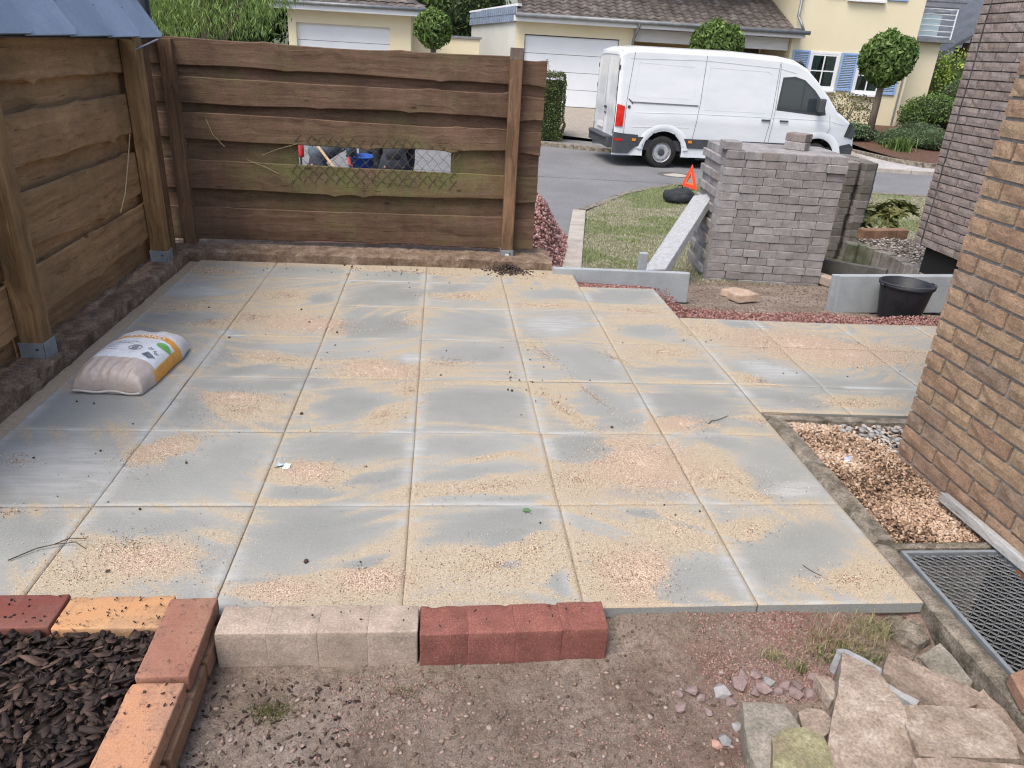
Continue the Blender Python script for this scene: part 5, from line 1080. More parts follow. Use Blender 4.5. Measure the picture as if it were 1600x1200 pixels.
def bagcol(u, v, side):
    arc = .36 - .10*(u-.1)**2*1.0 + .02*u                     # arc line
    sandc = (.50, .42, .37); white = (.70, .73, .76); pale = (.66, .64, .65); orange = (.72, .33, .045)
    if side: return orange if (u > 0 and -.72 < v < .45) else pale
    if u > .95 and -.58 < v < .5: return orange
    if v > arc+.16: return pale
    if v > arc: return orange
    if v > -.50:
        if (u-.78)**2/.03+(v-.15)**2/.012 < 1: return (.16, .42, .12)
        return white
    return sandc
for j in range(nv+1):
    v = -1+2*j/nv
    for i in range(nu+1):
        u = -1+2*i/nu; av, au = abs(v), abs(u); z = bagz(u, v)
        wx = BW/2*(1-.07*max(0, av-.6)/.4) ; wob = .006*mnoise.noise(Vector((v*3, 2 if u > 0 else 5, 0)))
        V.append((u*wx+wob*u, v*BLn/2+.010*mnoise.noise(Vector((u*2, 3 if v > 0 else 8, 0)))*av, z)); C.append(bagcol(u, v, False))
nb = len(V)
F = [(j*(nu+1)+i, j*(nu+1)+i+1, (j+1)*(nu+1)+i+1, (j+1)*(nu+1)+i) for j in range(nv) for i in range(nu)]
ring = list(range(nu+1)) + [j*(nu+1)+nu for j in range(1, nv+1)] + [nv*(nu+1)+i for i in range(nu-1, -1, -1)] + [j*(nu+1) for j in range(nv-1, 0, -1)]
for r in ring: x, y, z = V[r]; V.append((x*.97, y*.985, 0)); C.append(C[r])
k = len(ring)
F += [(ring[(j+1) % k], ring[j], nb+j, nb+(j+1) % k) for j in range(k)]
bm_ = N('printed_plastic_sack'); cc = bm_.attr('print', 'Color'); wv = bm_.noise(bm_.coord('obj', (40, 14, 1)), 1, 4, .6, 1.2); wk = bm_.noise(bm_.coord('obj'), 26, 4, .6, .8)
BAGM = bm_.done(bm_.mix(1., cc, bm_.ramp(wk, [(.3, .88), (.7, 1.1)]), 'MULTIPLY'), .38, bm_.bump(bm_.math('ADD', wv, wk), .55, .006), 0, .5)
me = fast_mesh('sack', np.array(V), np.array(F), BAGM, True, {'print': np.array(C)}); obj('sack', me, bag)
m = MB(); pts = [Vector((lerp(-.175, .165, t), -BLn/2-.006-.004*math.sin(t*9), .014+.004*math.sin(t*13))) for t in np.linspace(0, 1, 20)]
m.tube(pts, [.006]*20, 6); m.build('seam', simple('sack_seam', [(.3, (.42, .38, .34)), (.7, (.62, .6, .57))], 30, rough=.4), bag, smooth=True)
def flat_text(txt, size, fn, mat, parent, name='lettering', bold=0, res=2):
    cu = bpy.data.curves.new('t', 'FONT'); cu.body = txt; cu.size = size; cu.align_x = 'CENTER'; cu.align_y = 'CENTER'; cu.resolution_u = res; cu.offset = bold
    o = bpy.data.objects.new('t', cu); link(o); dg = bpy.context.evaluated_depsgraph_get(); me = bpy.data.meshes.new_from_object(o.evaluated_get(dg)); bpy.data.objects.remove(o)
    import bmesh
    bm = bmesh.new(); bm.from_mesh(me); bmesh.ops.triangulate(bm, faces=bm.faces[:])
    for _ in range(2): bmesh.ops.subdivide_edges(bm, edges=[e for e in bm.edges if e.calc_length() > size*.25], cuts=1); bmesh.ops.triangulate(bm, faces=bm.faces[:])
    for v in bm.verts: v.co = fn(v.co.x, v.co.y)
    bmesh.ops.recalc_face_normals(bm, faces=bm.faces[:]); bm.to_mesh(me); bm.free(); me.materials.clear(); me.materials.append(mat); me.polygons.foreach_set('use_smooth', [True]*len(me.polygons)); return obj(name, me, parent)
def onbag(cx, cy, rot=0, arc=0, lift=.0022):
    def f(x, y):
        xx = cx+x*math.cos(rot)-y*math.sin(rot); yy = cy+x*math.sin(rot)+y*math.cos(rot)-arc*(xx-.02)**2
        return Vector((xx, yy, bagz(xx/(BW/2), yy/(BLn/2))+lift))
    return f
WHT = simple('white_print', [(0, (.82, .82, .80)), (1, (.86, .86, .84))], bump=0, rough=.4); BLK_ = simple('dark_print', [(0, (.08, .09, .11)), (1, (.12, .13, .15))], bump=0, rough=.4)
flat_text('SPIELSAND', .052, onbag(-.005, .137, -.02, 1.2), WHT, bag, bold=.0004)
m = MB(); rl = random.Random(4)
for row, (x0_, x1_, yy_) in enumerate(((-.145, .03, .040), (-.15, .005, .015), (-.155, -.07, -.010), (-.16, -.05, -.040), (-.165, -.05, -.068))):
    x_ = x0_
    while x_ < x1_:
        L_ = rl.uniform(.006, .022); f = onbag(0, 0, 0, .3); y_ = yy_-.05*(x_+.1)
        m.add([f(x_, y_-.0022), f(x_+L_, y_-.0022), f(x_+L_, y_+.0022), f(x_, y_+.0022)], [(0, 1, 2, 3)]); x_ += L_+.004
m.build('small_print', BLK_, bag)
flat_text('25 kg', .03, onbag(.128, -.040, -.5), BLK_, bag, bold=.0003)
m = MB()
for i_, (a_, w2) in enumerate(((0, 2), (3, 1), (5, 3), (9, 1), (11, 2), (14, 1), (16, 3), (20, 1), (22, 2))):
    f = onbag(.125, -.098, -.5); x0, x1 = -.024+a_*.002, -.024+(a_+w2)*.002; q = [f(x0, -.02), f(x1, -.02), f(x1, .02), f(x0, .02)]; m.add(q, [(0, 1, 2, 3)])
m.build('barcode', BLK_, bag)
m = MB(); f = onbag(.035, -.035, 0); R_ = lambda r, a: f(r*math.cos(a), r*.9*math.sin(a))
for k_ in range(28): a, b = 2*PI*k_/28, 2*PI*(k_+1)/28; m.add([R_(.034, a), R_(.034, b), R_(.030, b), R_(.030, a)], [(3, 2, 1, 0)])
for k_ in range(5): a = .02-.01*k_; m.add([f(-.018, a), f(.018-.004*(k_ % 2), a), f(.018-.004*(k_ % 2), a+.004), f(-.018, a+.004)], [(0, 1, 2, 3)])
m.build('round_emblem', BLK_, bag)
# ------------------------------------------------------------------ pallet stacks of pavers
def tapbox(L, D, H, seed, e=.0025, groove=False):
    r = random.Random(seed); m = MB()
    def P(x, y, z): return (x+r.uniform(-1, 1)*.0012, y+r.uniform(-1, 1)*.0012, z+r.uniform(-1, 1)*.001)
    h = [(-L/2, -D/2), (L/2, -D/2), (L/2, D/2), (-L/2, D/2)]
    i_ = [(x-math.copysign(.005, x), y-math.copysign(.005, y)) for x, y in h]
    V = [P(x, y, -H/2) for x, y in h]+[P(x, y, H/2-.006) for x, y in h]+[P(x, y, H/2) for x, y in i_]
    m.add(V, [(3,2,1,0), (8,9,10,11)]+[(k, (k+1) % 4, 4+(k+1) % 4, 4+k) for k in range(4)]+[(4+k, 4+(k+1) % 4, 8+(k+1) % 4, 8+k) for k in range(4)])
    if groove:
        for q in (-.36, .36): m.box((q*L, -D/2-.0008, 0), (.010, .003, H*.96)); m.box((-L/2-.0008, q*D, 0), (.003, .010, H*.96))
    return m
def meshset(name, mat, L, D, H, n=4, **kw): return [tapbox(L, D, H, i+int(L*999), **kw).mesh(name, mat) for i in range(n)]
PH = .0782
ps = thing('paver_stack', 'tall pallet stack of grey pavers laid in seventeen courses', 'paver stack', sw(2.09, 7.22, -.42), (0, 0, STREET_ROT-.012))
SA, SB = meshset('paver', PAV, .1605, .205, PH-.0048, groove=True), meshset('paver', PAV, .188, .172, PH-.0048, groove=True)
core = MB(); core.box2((.13, .16, 0), (1.09, .95, PH*16.6)); core.build('stack_core', PAV_D, ps)
NL = 17; lean_x = .0005
for c in range(NL):
    z = PH*(c+.5); off = lean_x*c
    if c % 2 == 0: n, L, D, S_ = 7, .1655, .205, SA
    else: n, L, D, S_ = 6, .1930, .175, SB
    if c == NL-1: n = 7; L, D, S_ = .1655, .205, SA
    for k in range(n):
        jut = (.045 if (c == NL-2 and k == n-1) else 0)
        obj('paver', random.choice(S_), ps, (off+L*(k+.5)+U(-.003, .003), D/2+U(-.006, .005)-jut*.6, z), (U(-.005, .005), U(-.005, .005), U(-.016, .016)))
    # left flank: shorter pavers seen end on
    nd = 5 if c % 2 == 0 else 6; Ld = (1.02-D)/nd; Dd = .2065 if nd == 6 else .177
    for k in range(nd-1): obj('paver', random.choice(SB if Dd < .2 else SA), ps, (off+.10+U(-.006, .004)-.012*(c % 2), D+.006+Ld*(k+.5)*1.0, z), (0, 0, PI/2+U(-.012, .012)))
for a in range(6):                                          # top course
    for b in range(3): obj('paver', random.choice(SA), ps, (.04+.1655*(a+1.5), .205+.21*(b+.5), PH*16.5), (0, 0, U(-.02, .02)))
def loose(x, y, z, rz, label, me=None, tilt=(0, 0), grp='loose pavers', mt=None):
    me_ = (me or random.choice(SA))
    if mt: me_ = me_.copy(); me_.materials[0] = mt
    o = obj('paver', me_, None, (x, y, z), (tilt[0], tilt[1], rz)); tag(o, label, 'paver', grp); return o
b_ = Matrix.Translation(ps.location) @ Matrix.Rotation(ps.rotation_euler.z, 4, 'Z')
q = b_ @ Vector((.06, .13, PH*17.5)); loose(q.x, q.y, q.z, STREET_ROT, 'single paver on the top left corner of the tall stack')
q = b_ @ Vector((.80, .42, PH*17.5)); loose(q.x, q.y, q.z, STREET_ROT+.9, 'lower one of two pavers piled near the middle of the stack top')
q = b_ @ Vector((.805, .425, PH*18.5)); loose(q.x, q.y, q.z, STREET_ROT+.8, 'reddish upper one of two pavers piled near the middle of the stack top', mt=paver_mat('rusty_paver', [(0, (.22, .185, .17)), (1, (.25, .21, .195))]))
# second stack: interlocking pavers seen from their wavy sides
def wavy_block(seed, H):
    m = MB(); r = random.Random(seed); n = 5; pts = []
    for sx, x0 in ((-1, 0), ):
        pass
    prof = [(-.092, -.045), (-.055, -.085), (.055, -.085), (.092, -.045), (.092, .045), (.055, .085), (-.055, .085), (-.092, .045)]
    prof = [(x+r.uniform(-.0015, .0015), y+r.uniform(-.0015, .0015)) for x, y in prof]
    V = [(x, y, -H/2) for x, y in prof]+[(x, y, H/2-.006) for x, y in prof]+[(x*.93, y*.93, H/2) for x, y in prof]
    m.add(V, [tuple(range(7, -1, -1)), tuple(range(16, 24))]+[(k, (k+1) % 8, 8+(k+1) % 8, 8+k) for k in range(8)]+[(8+k, 8+(k+1) % 8, 16+(k+1) % 8, 16+k) for k in range(8)]); return m.mesh('paver', PAV_D)
WB = [wavy_block(i, .082) for i in range(5)]; PH2 = .0855
p2 = thing('paver_stack', 'darker stack of interlocking pavers with a fluted side, behind the tall grey stack', 'paver stack', sw(4.08, 8.70, -.50), (0, 0, STREET_ROT+.02))
core = MB(); core.box2((-.35, .10, 0), (.12, .90, PH2*13.3)); core.build('stack_core', PAV_D, p2)
for c in range(14):
    for k in range(3):
        for d in range(5):
            if not (d == 0 or k >= 1 or c == 13): continue
            obj('paver', random.choice(WB), p2, (-.32+.218*k+U(-.010, .010)+.0022*c, .085+.172*d+U(-.006, .006), PH2*(c+.5)), (0, 0, U(-.04, .04)))
# pavers lying on the ground
PL = tapbox(.20, .165, .06, 77).mesh('paver', PAV_L)
loose(2.74, 4.22, -.205, .55, 'farther one of two pinkish pavers on the bare soil', PL, (-.10, .06), 'loose pavers'); loose(2.72, 4.00, -.165, .25, 'nearer one of two pinkish pavers on the bare soil', PL, (-.06, -.04), 'loose pavers')

# ------------------------------------------------------------------ edging slabs, leaning plank, bucket
def plank_obj(name, a, b, hgt, th, mat, label, cat, tip=0, bevel=.005):
    """a,b lower ends; the board stands on its long side"""
    a, b = Vector(a), Vector(b); d = b-a; L = d.length; m = MB(); m.box((0, 0, hgt/2), (L, th, hgt)); o = m.build(name, mat, bevel=bevel)
    X = d.normalized(); Y_ = Vector((-X.y, X.x, 0)).normalized(); Z = X.cross(Y_); R_ = Matrix((X, Y_, Z)).transposed().to_4x4()
    o.matrix_world = Matrix.Translation((a+b)/2) @ R_ @ Matrix.Rotation(tip, 4, 'X'); tag(o, label, cat); return o
plank_obj('edging_slab', (1.04, 3.965, -.20), (2.15, 3.80, -.165), .25, .055, CONC_NEW, 'new grey concrete edging slab standing on edge between the slabs and the lawn', 'edging slab')
m = MB(); m.prism([(1.83, 4.22), (1.90, 4.22), (1.90, 4.28), (1.83, 4.28)], -.25, .125); o = m.build('edging_slab', CONC_NEW, bevel=.004); tag(o, 'end of a concrete slab sticking up beside the leaning plank', 'edging slab')
plank_obj('edging_slab', (3.35, 3.64, -.17), (4.38, 3.66, -.15), .31, .05, CONC_NEW, 'concrete edging slab leaning behind the black bucket', 'edging slab', -.06)
plank_obj('edging_slab', (3.32, 3.68, -.18), (4.40, 3.72, -.16), .315, .045, CONC_NEW, 'second concrete edging slab, directly behind the one next to the bucket', 'edging slab', -.06)
# long concrete plank leaning against the stack
A_, B_ = Vector((2.07, 4.50, -.125)), Vector((2.86, 5.72, .36)); m = MB(); m.box((0, 0, 0), ((B_-A_).length, .215, .075)); o = m.build('leaning_plank', WHITE_CONC, bevel=.005)
X = (B_-A_).normalized(); Y_ = Vector((X.y, -X.x, 0)).normalized(); Y_ = (Y_+Vector((0, 0, .28))).normalized(); Y_ = (Y_-X*X.dot(Y_)).normalized(); Z = X.cross(Y_)
if Z.z < 0: Y_ = -Y_; Z = -Z
o.matrix_world = Matrix.Translation((A_+B_)/2) @ Matrix((X, Y_, Z)).transposed().to_4x4(); tag(o, 'long speckled concrete plank propped against the left flank of the tall paver stack', 'plank')
BUCK = simple('black_rubber', [(.3, (.012, .014, .018)), (.7, (.028, .03, .036))], 7, rough=.55, bump=.1, spec=.4, fine=(40, .3))
bk = thing('bucket', 'black rubber mason\'s bucket in front of the leaning edging slabs', 'bucket', (3.77, 3.40, -.125))
m = MB(); m.lathe([(0, 0), (.148, 0), (.153, .008), (.192, .265), (.194, .27), (.205, .272), (.207, .29), (.197, .294), (.186, .29), (.145, .02), (0, .014)], (0, 0, 0), 36); m.build('tub_shell', BUCK, bk, smooth=True)
m = MB()
for sx in (-1, 1): m.tube([(sx*.185, -.02, .26), (sx*.215, 0, .285), (sx*.185, .02, .26)], .012, 6)
m.build('lug', BUCK, bk, smooth=True)
m = MB(); m.tube([(.205*math.cos(a), -.12*math.sin(a)*.9-.10*math.sin(a), .296+.012*math.sin(a)) for a in np.linspace(0, PI, 24)], .004, 6); m.build('handle', DARKM, bk, smooth=True)

# red gravel strip behind the slabs, red gravel heap
def gz(P):
    X, W = np.array([ws(x, y) for x, y in P]).T; return garden_z(X, W)
def Tof(x, y): return ws(x, y)
REDG_M = rndmat('red_grit_stone', [(0, (.14, .065, .055)), (.4, (.29, .145, .125)), (.8, (.39, .22, .20)), (1, (.50, .36, .33))], mul=(80, .25))
def strip(n):
    out = []
    while len(out) < n:
        x = U(1.04, 4.4)
        if x < 1.80: lo, hi = 3.61, 3.80
        else: lo, hi = 2.93-.038*(x-1.8), 3.24-.03*(x-1.8)+.03*math.sin(x*7)
        if 1.75 < x < 1.95: hi = 3.75
        out.append((x, U(lo, hi)))
    return np.array(out)
m = MB(); m.box2((1.02, 3.605, -.3), (1.84, 3.93, -.052)); m.prism([(1.8, 2.93), (4.5, 2.82), (4.5, 3.12), (2.0, 3.22), (1.88, 3.55), (1.8, 3.60)], -.3, -.055); o = m.build('gravel_base', simple('red_gravel_base_near', [(.3, (.09, .045, .04)), (.7, (.2, .1, .085))], 60, 5, .95, .8, .01)); o['kind'] = 'structure'
P = strip(9000); n = len(P)
stuff(scatter('red_gravel', OCT+STN[:2], np.c_[P, -.052+.018*RNG.random(n)], RNG.uniform(.007, .017, n), REDG_M), 'fine red gravel laid along the back edge of the slabs', 'gravel')
Wv = RNG.uniform(6.35, 10.2, 9000); Xv = RNG.uniform(-1.2, 1.05, 9000); ok = Xv < XL(Wv)-.17; Xv, Wv = Xv[ok], Wv[ok]
zz = np.interp(Wv, TW, TZs)+.012+.66*np.exp(-((Xv-.25)**2/.30+(Wv-8.3)**2/2.6))*(1-sstep(XL(Wv)-.55, XL(Wv)-.10, Xv)) + .03*(fbm(Xv*3, Wv*3, 2)-.5)-.25*sstep(9.4, 10.6, Wv+.6*fbm(Xv, Wv, 1))
ok = zz > np.interp(Wv, TW, TZs)-.03; Xv, Wv, zz = Xv[ok], Wv[ok], zz[ok]; n = len(Xv)
P = np.stack([CAM.x+RX*Xv-RY*Wv, CAM.y+RY*Xv+RX*Wv, zz], -1)
stuff(scatter('red_gravel_heap', STN, P, RNG.uniform(.018, .05, n), REDG_M), 'heap of coarse red gravel behind the fence', 'gravel')
# soil rubble by the stack
Xv = RNG.uniform(1.2, 4.6, 5200); Wv = RNG.uniform(5.1, 7.3, 5200); z_ = garden_z(Xv, Wv); n = len(Xv)
P = np.stack([CAM.x+RX*Xv-RY*Wv, CAM.y+RY*Xv+RX*Wv, z_+.002], -1)
stuff(scatter('rubble_crumbs', STN, P, RNG.uniform(.005, .016, n)*(1+1.0*(RNG.random(n) < .06)*(Wv > 6.6)), rndmat('earth_crumb', [(0, (.10, .07, .05)), (.6, (.2, .15, .115)), (1, (.36, .31, .27))])), 'earth crumbs and grit round the foot of the paver stack', 'crumbs')
# turf
Xv = RNG.uniform(.6, 9.5, 190000); Wv = RNG.uniform(6.6, 14.75, 190000); ok = (Xv > XL(Wv)-.01) & (RNG.random(len(Xv)) < gr_a(Xv, Wv)) & ((Xv < 3.9) | (Xv > 5.2)) & (RNG.random(len(Xv)) < .75+.25*fbm(Xv*3, Wv*3, 6)); Xv, Wv = Xv[ok], Wv[ok]; z_ = garden_z(Xv, Wv)
P = np.stack([CAM.x+RX*Xv-RY*Wv, CAM.y+RY*Xv+RX*Wv, z_], -1)
dryf = fbm(Xv*1.2, Wv*1.2, 14); g1 = dryf + .10*(fbm(Xv*6, Wv*6, 15)-.5) < .50
LAWN1 = rndmat('lawn_blade', [(0, (.14, .19, .07)), (.5, (.24, .30, .13)), (1, (.38, .42, .22))], trans=.3); LAWN2 = rndmat('dry_lawn_blade', [(0, (.24, .24, .15)), (.5, (.40, .39, .27)), (1, (.56, .53, .42))], trans=.3)
blades('lawn_grass', P[g1], .032, LAWN1, 'short green lawn grass', spread=1.2, wd=.0035); blades('dry_lawn_grass', P[~g1], .028, LAWN2, 'straw-coloured patches of the lawn', spread=1.4, wd=.0035)

# ------------------------------------------------------------------ raised planter right of the stacks
pw = thing('palisade_wall', 'low weathered palisade wall of the raised bed beyond the bucket', 'palisade wall', (4.7, 5, -.08))
line = [(4.60, 5.80), (4.78, 5.70), (4.86, 5.30), (4.82, 4.75), (4.76, 4.25), (4.72, 3.9)]
PLn = [Vector(p) for p in line]; acc = [0]
for a, b in zip(PLn, PLn[1:]): acc.append(acc[-1]+(b-a).length)
s_ = .06; k = 0
while s_ < acc[-1]:
    i = max(j for j in range(len(acc)-1) if acc[j] <= s_); p = PLn[i].lerp(PLn[i+1], (s_-acc[i])/(acc[i+1]-acc[i])); d = (PLn[i+1]-PLn[i]).normalized()
    m = MB(); m.prism([(-.058, -.045), (-.04, -.06), (.04, -.06), (.058, -.045), (.058, .045), (.04, .06), (-.04, .06), (-.058, .045)], -.45, U(-.012, .008)+.03*(k > 14), inset=.02)
    o = m.build('palisade', MOSSY if k < 3 else CLAY_GREY, pw, bevel=.006, loc=Vector((p.x-4.7, p.y-5, 0))); o.rotation_euler.z = math.atan2(d.y, d.x); s_ += .122; k += 1
pw2 = thing('palisade_wall', 'far row of short palisades under the brown palisade block', 'palisade wall', (4.9, 6.2, -.16))
for k in range(12):
    m = MB(); m.prism([(-.058, -.045), (-.04, -.06), (.04, -.06), (.058, -.045), (.058, .045), (.04, .06), (-.04, .06), (-.058, .045)], -.4, U(-.01, .01), inset=.02); m.build('palisade', CLAY_GREY, pw2, bevel=.006, loc=Vector((k*.122, k*.018, 0)))
t = thing('palisade_block', 'brown four-segment palisade lying across the end of the raised bed', 'palisade', (5.27, 6.25, -.135), (0, 0, .16))
for k in range(4): m = MB(); m.box((0, 0, .065), (.152, .125, .125)); m.build('segment', PAL_BROWN, t, bevel=.009, loc=((k-1.5)*.1535, 0, 0))
m = MB(); m.prism([(4.86, 5.62), (4.92, 5.3), (4.88, 4.75), (4.82, 4.25), (4.78, 3.6), (6.4, 3.6), (6.5, 6.2), (5.0, 6.15)], -.5, -.115); o = m.build('raised_bed', SOIL); o['kind'] = 'structure'
P = inpoly(2600, 4.86, 6.2, 3.7, 6.1); n = len(P)
stuff(scatter('bed_gravel', PEB+STN[:2], np.c_[P, -.105+.03*RNG.random(n)], np.c_[RNG.uniform(.025, .055, n), RNG.uniform(.02, .04, n), RNG.uniform(.015, .028, n)], rndmat('grey_brown_gravel', [(0, (.11, .09, .075)), (.5, (.25, .22, .195)), (1, (.45, .42, .39))]), .6), 'grey-brown gravel of the raised bed under the hanging wall', 'gravel')
plank_obj('edging_slab', (4.14, 5.62, -.42), (4.62, 4.95, -.36), .22, .05, simple('dark_concrete', [(.3, (.07, .07, .065)), (.7, (.13, .13, .12))], 6, fine=(60, .2)), 'dark edging slab between the tall stack and the raised bed', 'edging slab', .1)  # concrete in a darker tone than the other edging slabs
m = MB(); m.box((0, 0, 0), (.36, .10, .09)); o = m.build('palisade_block', PAL_BEIGE, bevel=.008, loc=Vector((4.10, 5.02, -.315))); o.rotation_euler = (.1, .12, -.75); tag(o, 'light brown palisade piece lying at the right foot of the tall stack', 'palisade')
m = MB(); m.lathe([(0, 0), (.10, 0), (.12, .05), (.07, .075), (0, .08)], (0, 0, 0), 9); o = m.build('black_sack', BUCK, loc=Vector((4.28, 5.55, -.30))); o.scale = (1.2, .8, .8); tag(o, 'crumpled black sack behind the tall stack', 'sack')

# foliage helpers
def ell(n, c, r, shell=.45, lo=-1.):
    v = RNG.normal(size=(n*2, 3)); v /= np.linalg.norm(v, axis=1)[:, None]; v = v[v[:, 2] > lo][:n]; q = (RNG.random(len(v))*(1-shell)+shell)**.5
    lump = 1+.20*(fbm(v[:, 0]*3+c[0], v[:, 1]*3+v[:, 2]*3, 33)-.5)*2
    return v*q[:, None]*lump[:, None]*np.array(r)+np.array(c), v
def leafmat(name, a, b, c, tr=.3): return rndmat(name, [(0, a), (.5, b), (1, c)], rough=.6, trans=tr, mul=(3, .2), spec=.35)
def facing(v, wob=.7):
    """matrices whose z looks along v (n,3) with wobble and random spin"""
    n = len(v); z = v+RNG.normal(scale=wob, size=v.shape); z /= np.linalg.norm(z, axis=1)[:, None]; r = RNG.normal(size=v.shape); x = np.cross(r, z); x /= np.linalg.norm(x, axis=1)[:, None]; y = np.cross(z, x)
    return np.stack([x, y, z], -1)
def foliage(parent, name, cs, n, size, mat, temp=LEAF, shell=.5, core=None, lo=-1., asp=1.):
    P, Vv = [], []
    for c, r in cs: p, v = ell(int(n*r[0]*r[2]/sum(q[1][0]*q[1][2] for q in cs)), c, r, shell, lo); P.append(p); Vv.append(v)
    P = np.concatenate(P); Vv = np.concatenate(Vv); n = len(P)
    o = scatter(name, [temp], P, np.c_[size*RNG.uniform(.7, 1.3, n)*asp, size*RNG.uniform(.7, 1.3, n), size*np.ones(n)], mat, parent=parent, M=facing(Vv))
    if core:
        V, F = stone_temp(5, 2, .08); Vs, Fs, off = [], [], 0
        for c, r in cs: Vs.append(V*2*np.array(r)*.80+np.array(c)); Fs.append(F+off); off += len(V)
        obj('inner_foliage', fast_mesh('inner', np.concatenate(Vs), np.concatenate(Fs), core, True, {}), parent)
    return o
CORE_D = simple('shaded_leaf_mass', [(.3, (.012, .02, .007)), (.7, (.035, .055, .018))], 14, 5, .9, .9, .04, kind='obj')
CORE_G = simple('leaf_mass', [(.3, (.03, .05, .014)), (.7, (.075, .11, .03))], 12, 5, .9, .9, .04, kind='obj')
LF_DK = leafmat('dark_leaf', (.02, .035, .012), (.05, .085, .025), (.10, .15, .05)); LF_MD = leafmat('mid_leaf', (.055, .10, .025), (.12, .20, .045), (.22, .32, .09)); LF_BR = leafmat('bright_leaf', (.16, .24, .03), (.30, .42, .06), (.48, .58, .12)); LF_WI = leafmat('willow_leaf', (.10, .17, .035), (.23, .34, .08), (.42, .54, .20)); LF_RH = leafmat('leathery_leaf', (.07, .08, .02), (.13, .14, .04), (.23, .23, .08), .2); LF_LV = leafmat('blue_green_leaf', (.06, .10, .045), (.14, .21, .10), (.24, .32, .18)); LF_MP = leafmat('maple_leaf', (.09, .10, .035), (.17, .18, .06), (.27, .25, .10))
BARK = simple('tree_bark', [(.3, (.10, .075, .055)), (.7, (.22, .175, .135))], 8, 6, .9, .8, .02, kind='obj', stretch=(1, 1, .25))
# rhododendron by the stacks
def whorls(parent, cs, nw, L, mat):
    P, v = [], []
    for c, r in cs: p, q = ell(nw, c, r, .6, -.3); P.append(p); v.append(q)
    P = np.concatenate(P); v = np.concatenate(v); N8 = 8; Pw, Mw = [], []
    for p, d in zip(P, v):
        d = Vector(d*.6+np.array((0, 0, .9))).normalized(); a = d.orthogonal().normalized(); b = d.cross(a); ph = U(0, 6)
        for k in range(N8):
            t_ = ph+2*PI*k/N8; out = (a*math.cos(t_)+b*math.sin(t_)); y = (out*.92+d*U(.0, .55)).normalized(); x = y.cross(d).normalized(); z = x.cross(y)
            Pw.append(Vector(p)+y*L*.5); Mw.append(np.array([[x[i], y[i], z[i]] for i in range(3)]))
    n = len(Pw); return scatter('foliage', [LEAF2], np.array([p[:] for p in Pw]), np.c_[np.full(n, L*.9), np.full(n, L), np.full(n, L)], mat, parent=parent, M=np.array(Mw))
rh = thing('rhododendron', 'rhododendron with whorled leathery leaves on the lawn edge beyond the raised bed', 'shrub', (5.6, 7.1, -.5))
whorls(rh, [((0, 0, .42), (.32, .28, .24)), ((.38, .08, .50), (.22, .2, .16)), ((-.2, .1, .36), (.22, .25, .25))], 26, .125, LF_RH)
m = MB()
for k in range(9): a = U(0, 6); m.tube([(0, 0, 0), (.12*math.cos(a), .1*math.sin(a), .22), (.34*math.cos(a)+.08, .25*math.sin(a), .45)], [.012, .009, .004], 5)
m.build('stem', BARK, rh)
# warning triangle and rucksack
t = thing('warning_triangle', 'red warning triangle standing on the lawn by the kerb', 'warning triangle', sw(3.50, 14.2, -.575), (0, 0, STREET_ROT-1.15))
RT = simple('red_reflector', [(0, (.75, .06, .03)), (1, (.85, .09, .05))], bump=0, rough=.35)
m = MB(); H_ = .43; out = [(-.235, 0), (.235, 0), (0, H_)]; cen = (0, H_/3)
def trio(k): return [(lerp(x, cen[0], k), lerp(z, cen[1], k)) for x, z in out]
def ringp(m, k0, k1, y0, y1):
    a, b = trio(k0), trio(k1); V = [(x, y0, z) for x, z in a]+[(x, y0, z) for x, z in b]+[(x, y1, z) for x, z in a]+[(x, y1, z) for x, z in b]
    F = []
    for i in range(3): j = (i+1) % 3; F += [(i, j, 3+j, 3+i), (6+j, 6+i, 9+i, 9+j), (j, i, 6+i, 6+j), (3+i, 3+j, 9+j, 9+i)]
    m.add(V, F)
ringp(m, 0, .60, -.008, .008); m.build('reflector', RT, t, loc=(0, 0, .02)); m = MB(); ringp(m, .44, .56, -.012, -.009); m.build('inner_band', simple('orange_band', [(0, (.8, .2, .06)), (1, (.85, .25, .08))], bump=0), t, loc=(0, 0, .02))
m = MB(); m.tube([(-.24, -.06, 0), (.24, .06, 0)], .006, 5); m.tube([(-.24, .06, 0), (.24, -.06, 0)], .006, 5); m.build('foot', DARKM, t)
rk = thing('rucksack', 'black rucksack lying on the grass in front of the warning triangle', 'rucksack', sw(2.98, 12.72, -.585), (0, 0, STREET_ROT+.12))
RKM = simple('black_nylon', [(.3, (.014, .016, .018)), (.7, (.04, .045, .05))], 9, 6, .75, .8, .02, kind='obj')
V, F = stone_temp(3, 3, .03); V = V.copy(); V = np.sign(V)*np.abs(V*2)**.8*np.array([.28, .17, .125]); V[:, 2] += .12; V[:, 2] += .02*np.sin(V[:, 0]*14); V[:, 2] = np.maximum(V[:, 2], 0)
obj('bag_body', fast_mesh('bag_body', V, F, RKM, True), rk)
V2 = V*np.array([.6, .45, .62])+np.array([.02, -.13, .02]); obj('front_pocket', fast_mesh('front_pocket', V2, F, RKM, True), rk)
for x_ in (-.10, .12): m = MB(); m.tube([(x_, -.16, .05), (x_+.01, -.12, .19), (x_+.02, 0, .25), (x_+.05, .12, .2)], .011, 5); m.build('strap', simple('strap_web', [(0, (.03, .03, .033)), (1, (.06, .06, .065))]), rk)
m = MB(); m.tube([(-.06, 0, .245), (-.03, -.02, .30), (.03, -.02, .295), (.06, 0, .245)], .009, 5); m.build('grab_handle', RKM, rk)
t = thing('manhole_cover', 'round manhole cover with a pale concrete middle set in the street', 'manhole cover', sw(3.62, 16.1, -.608))
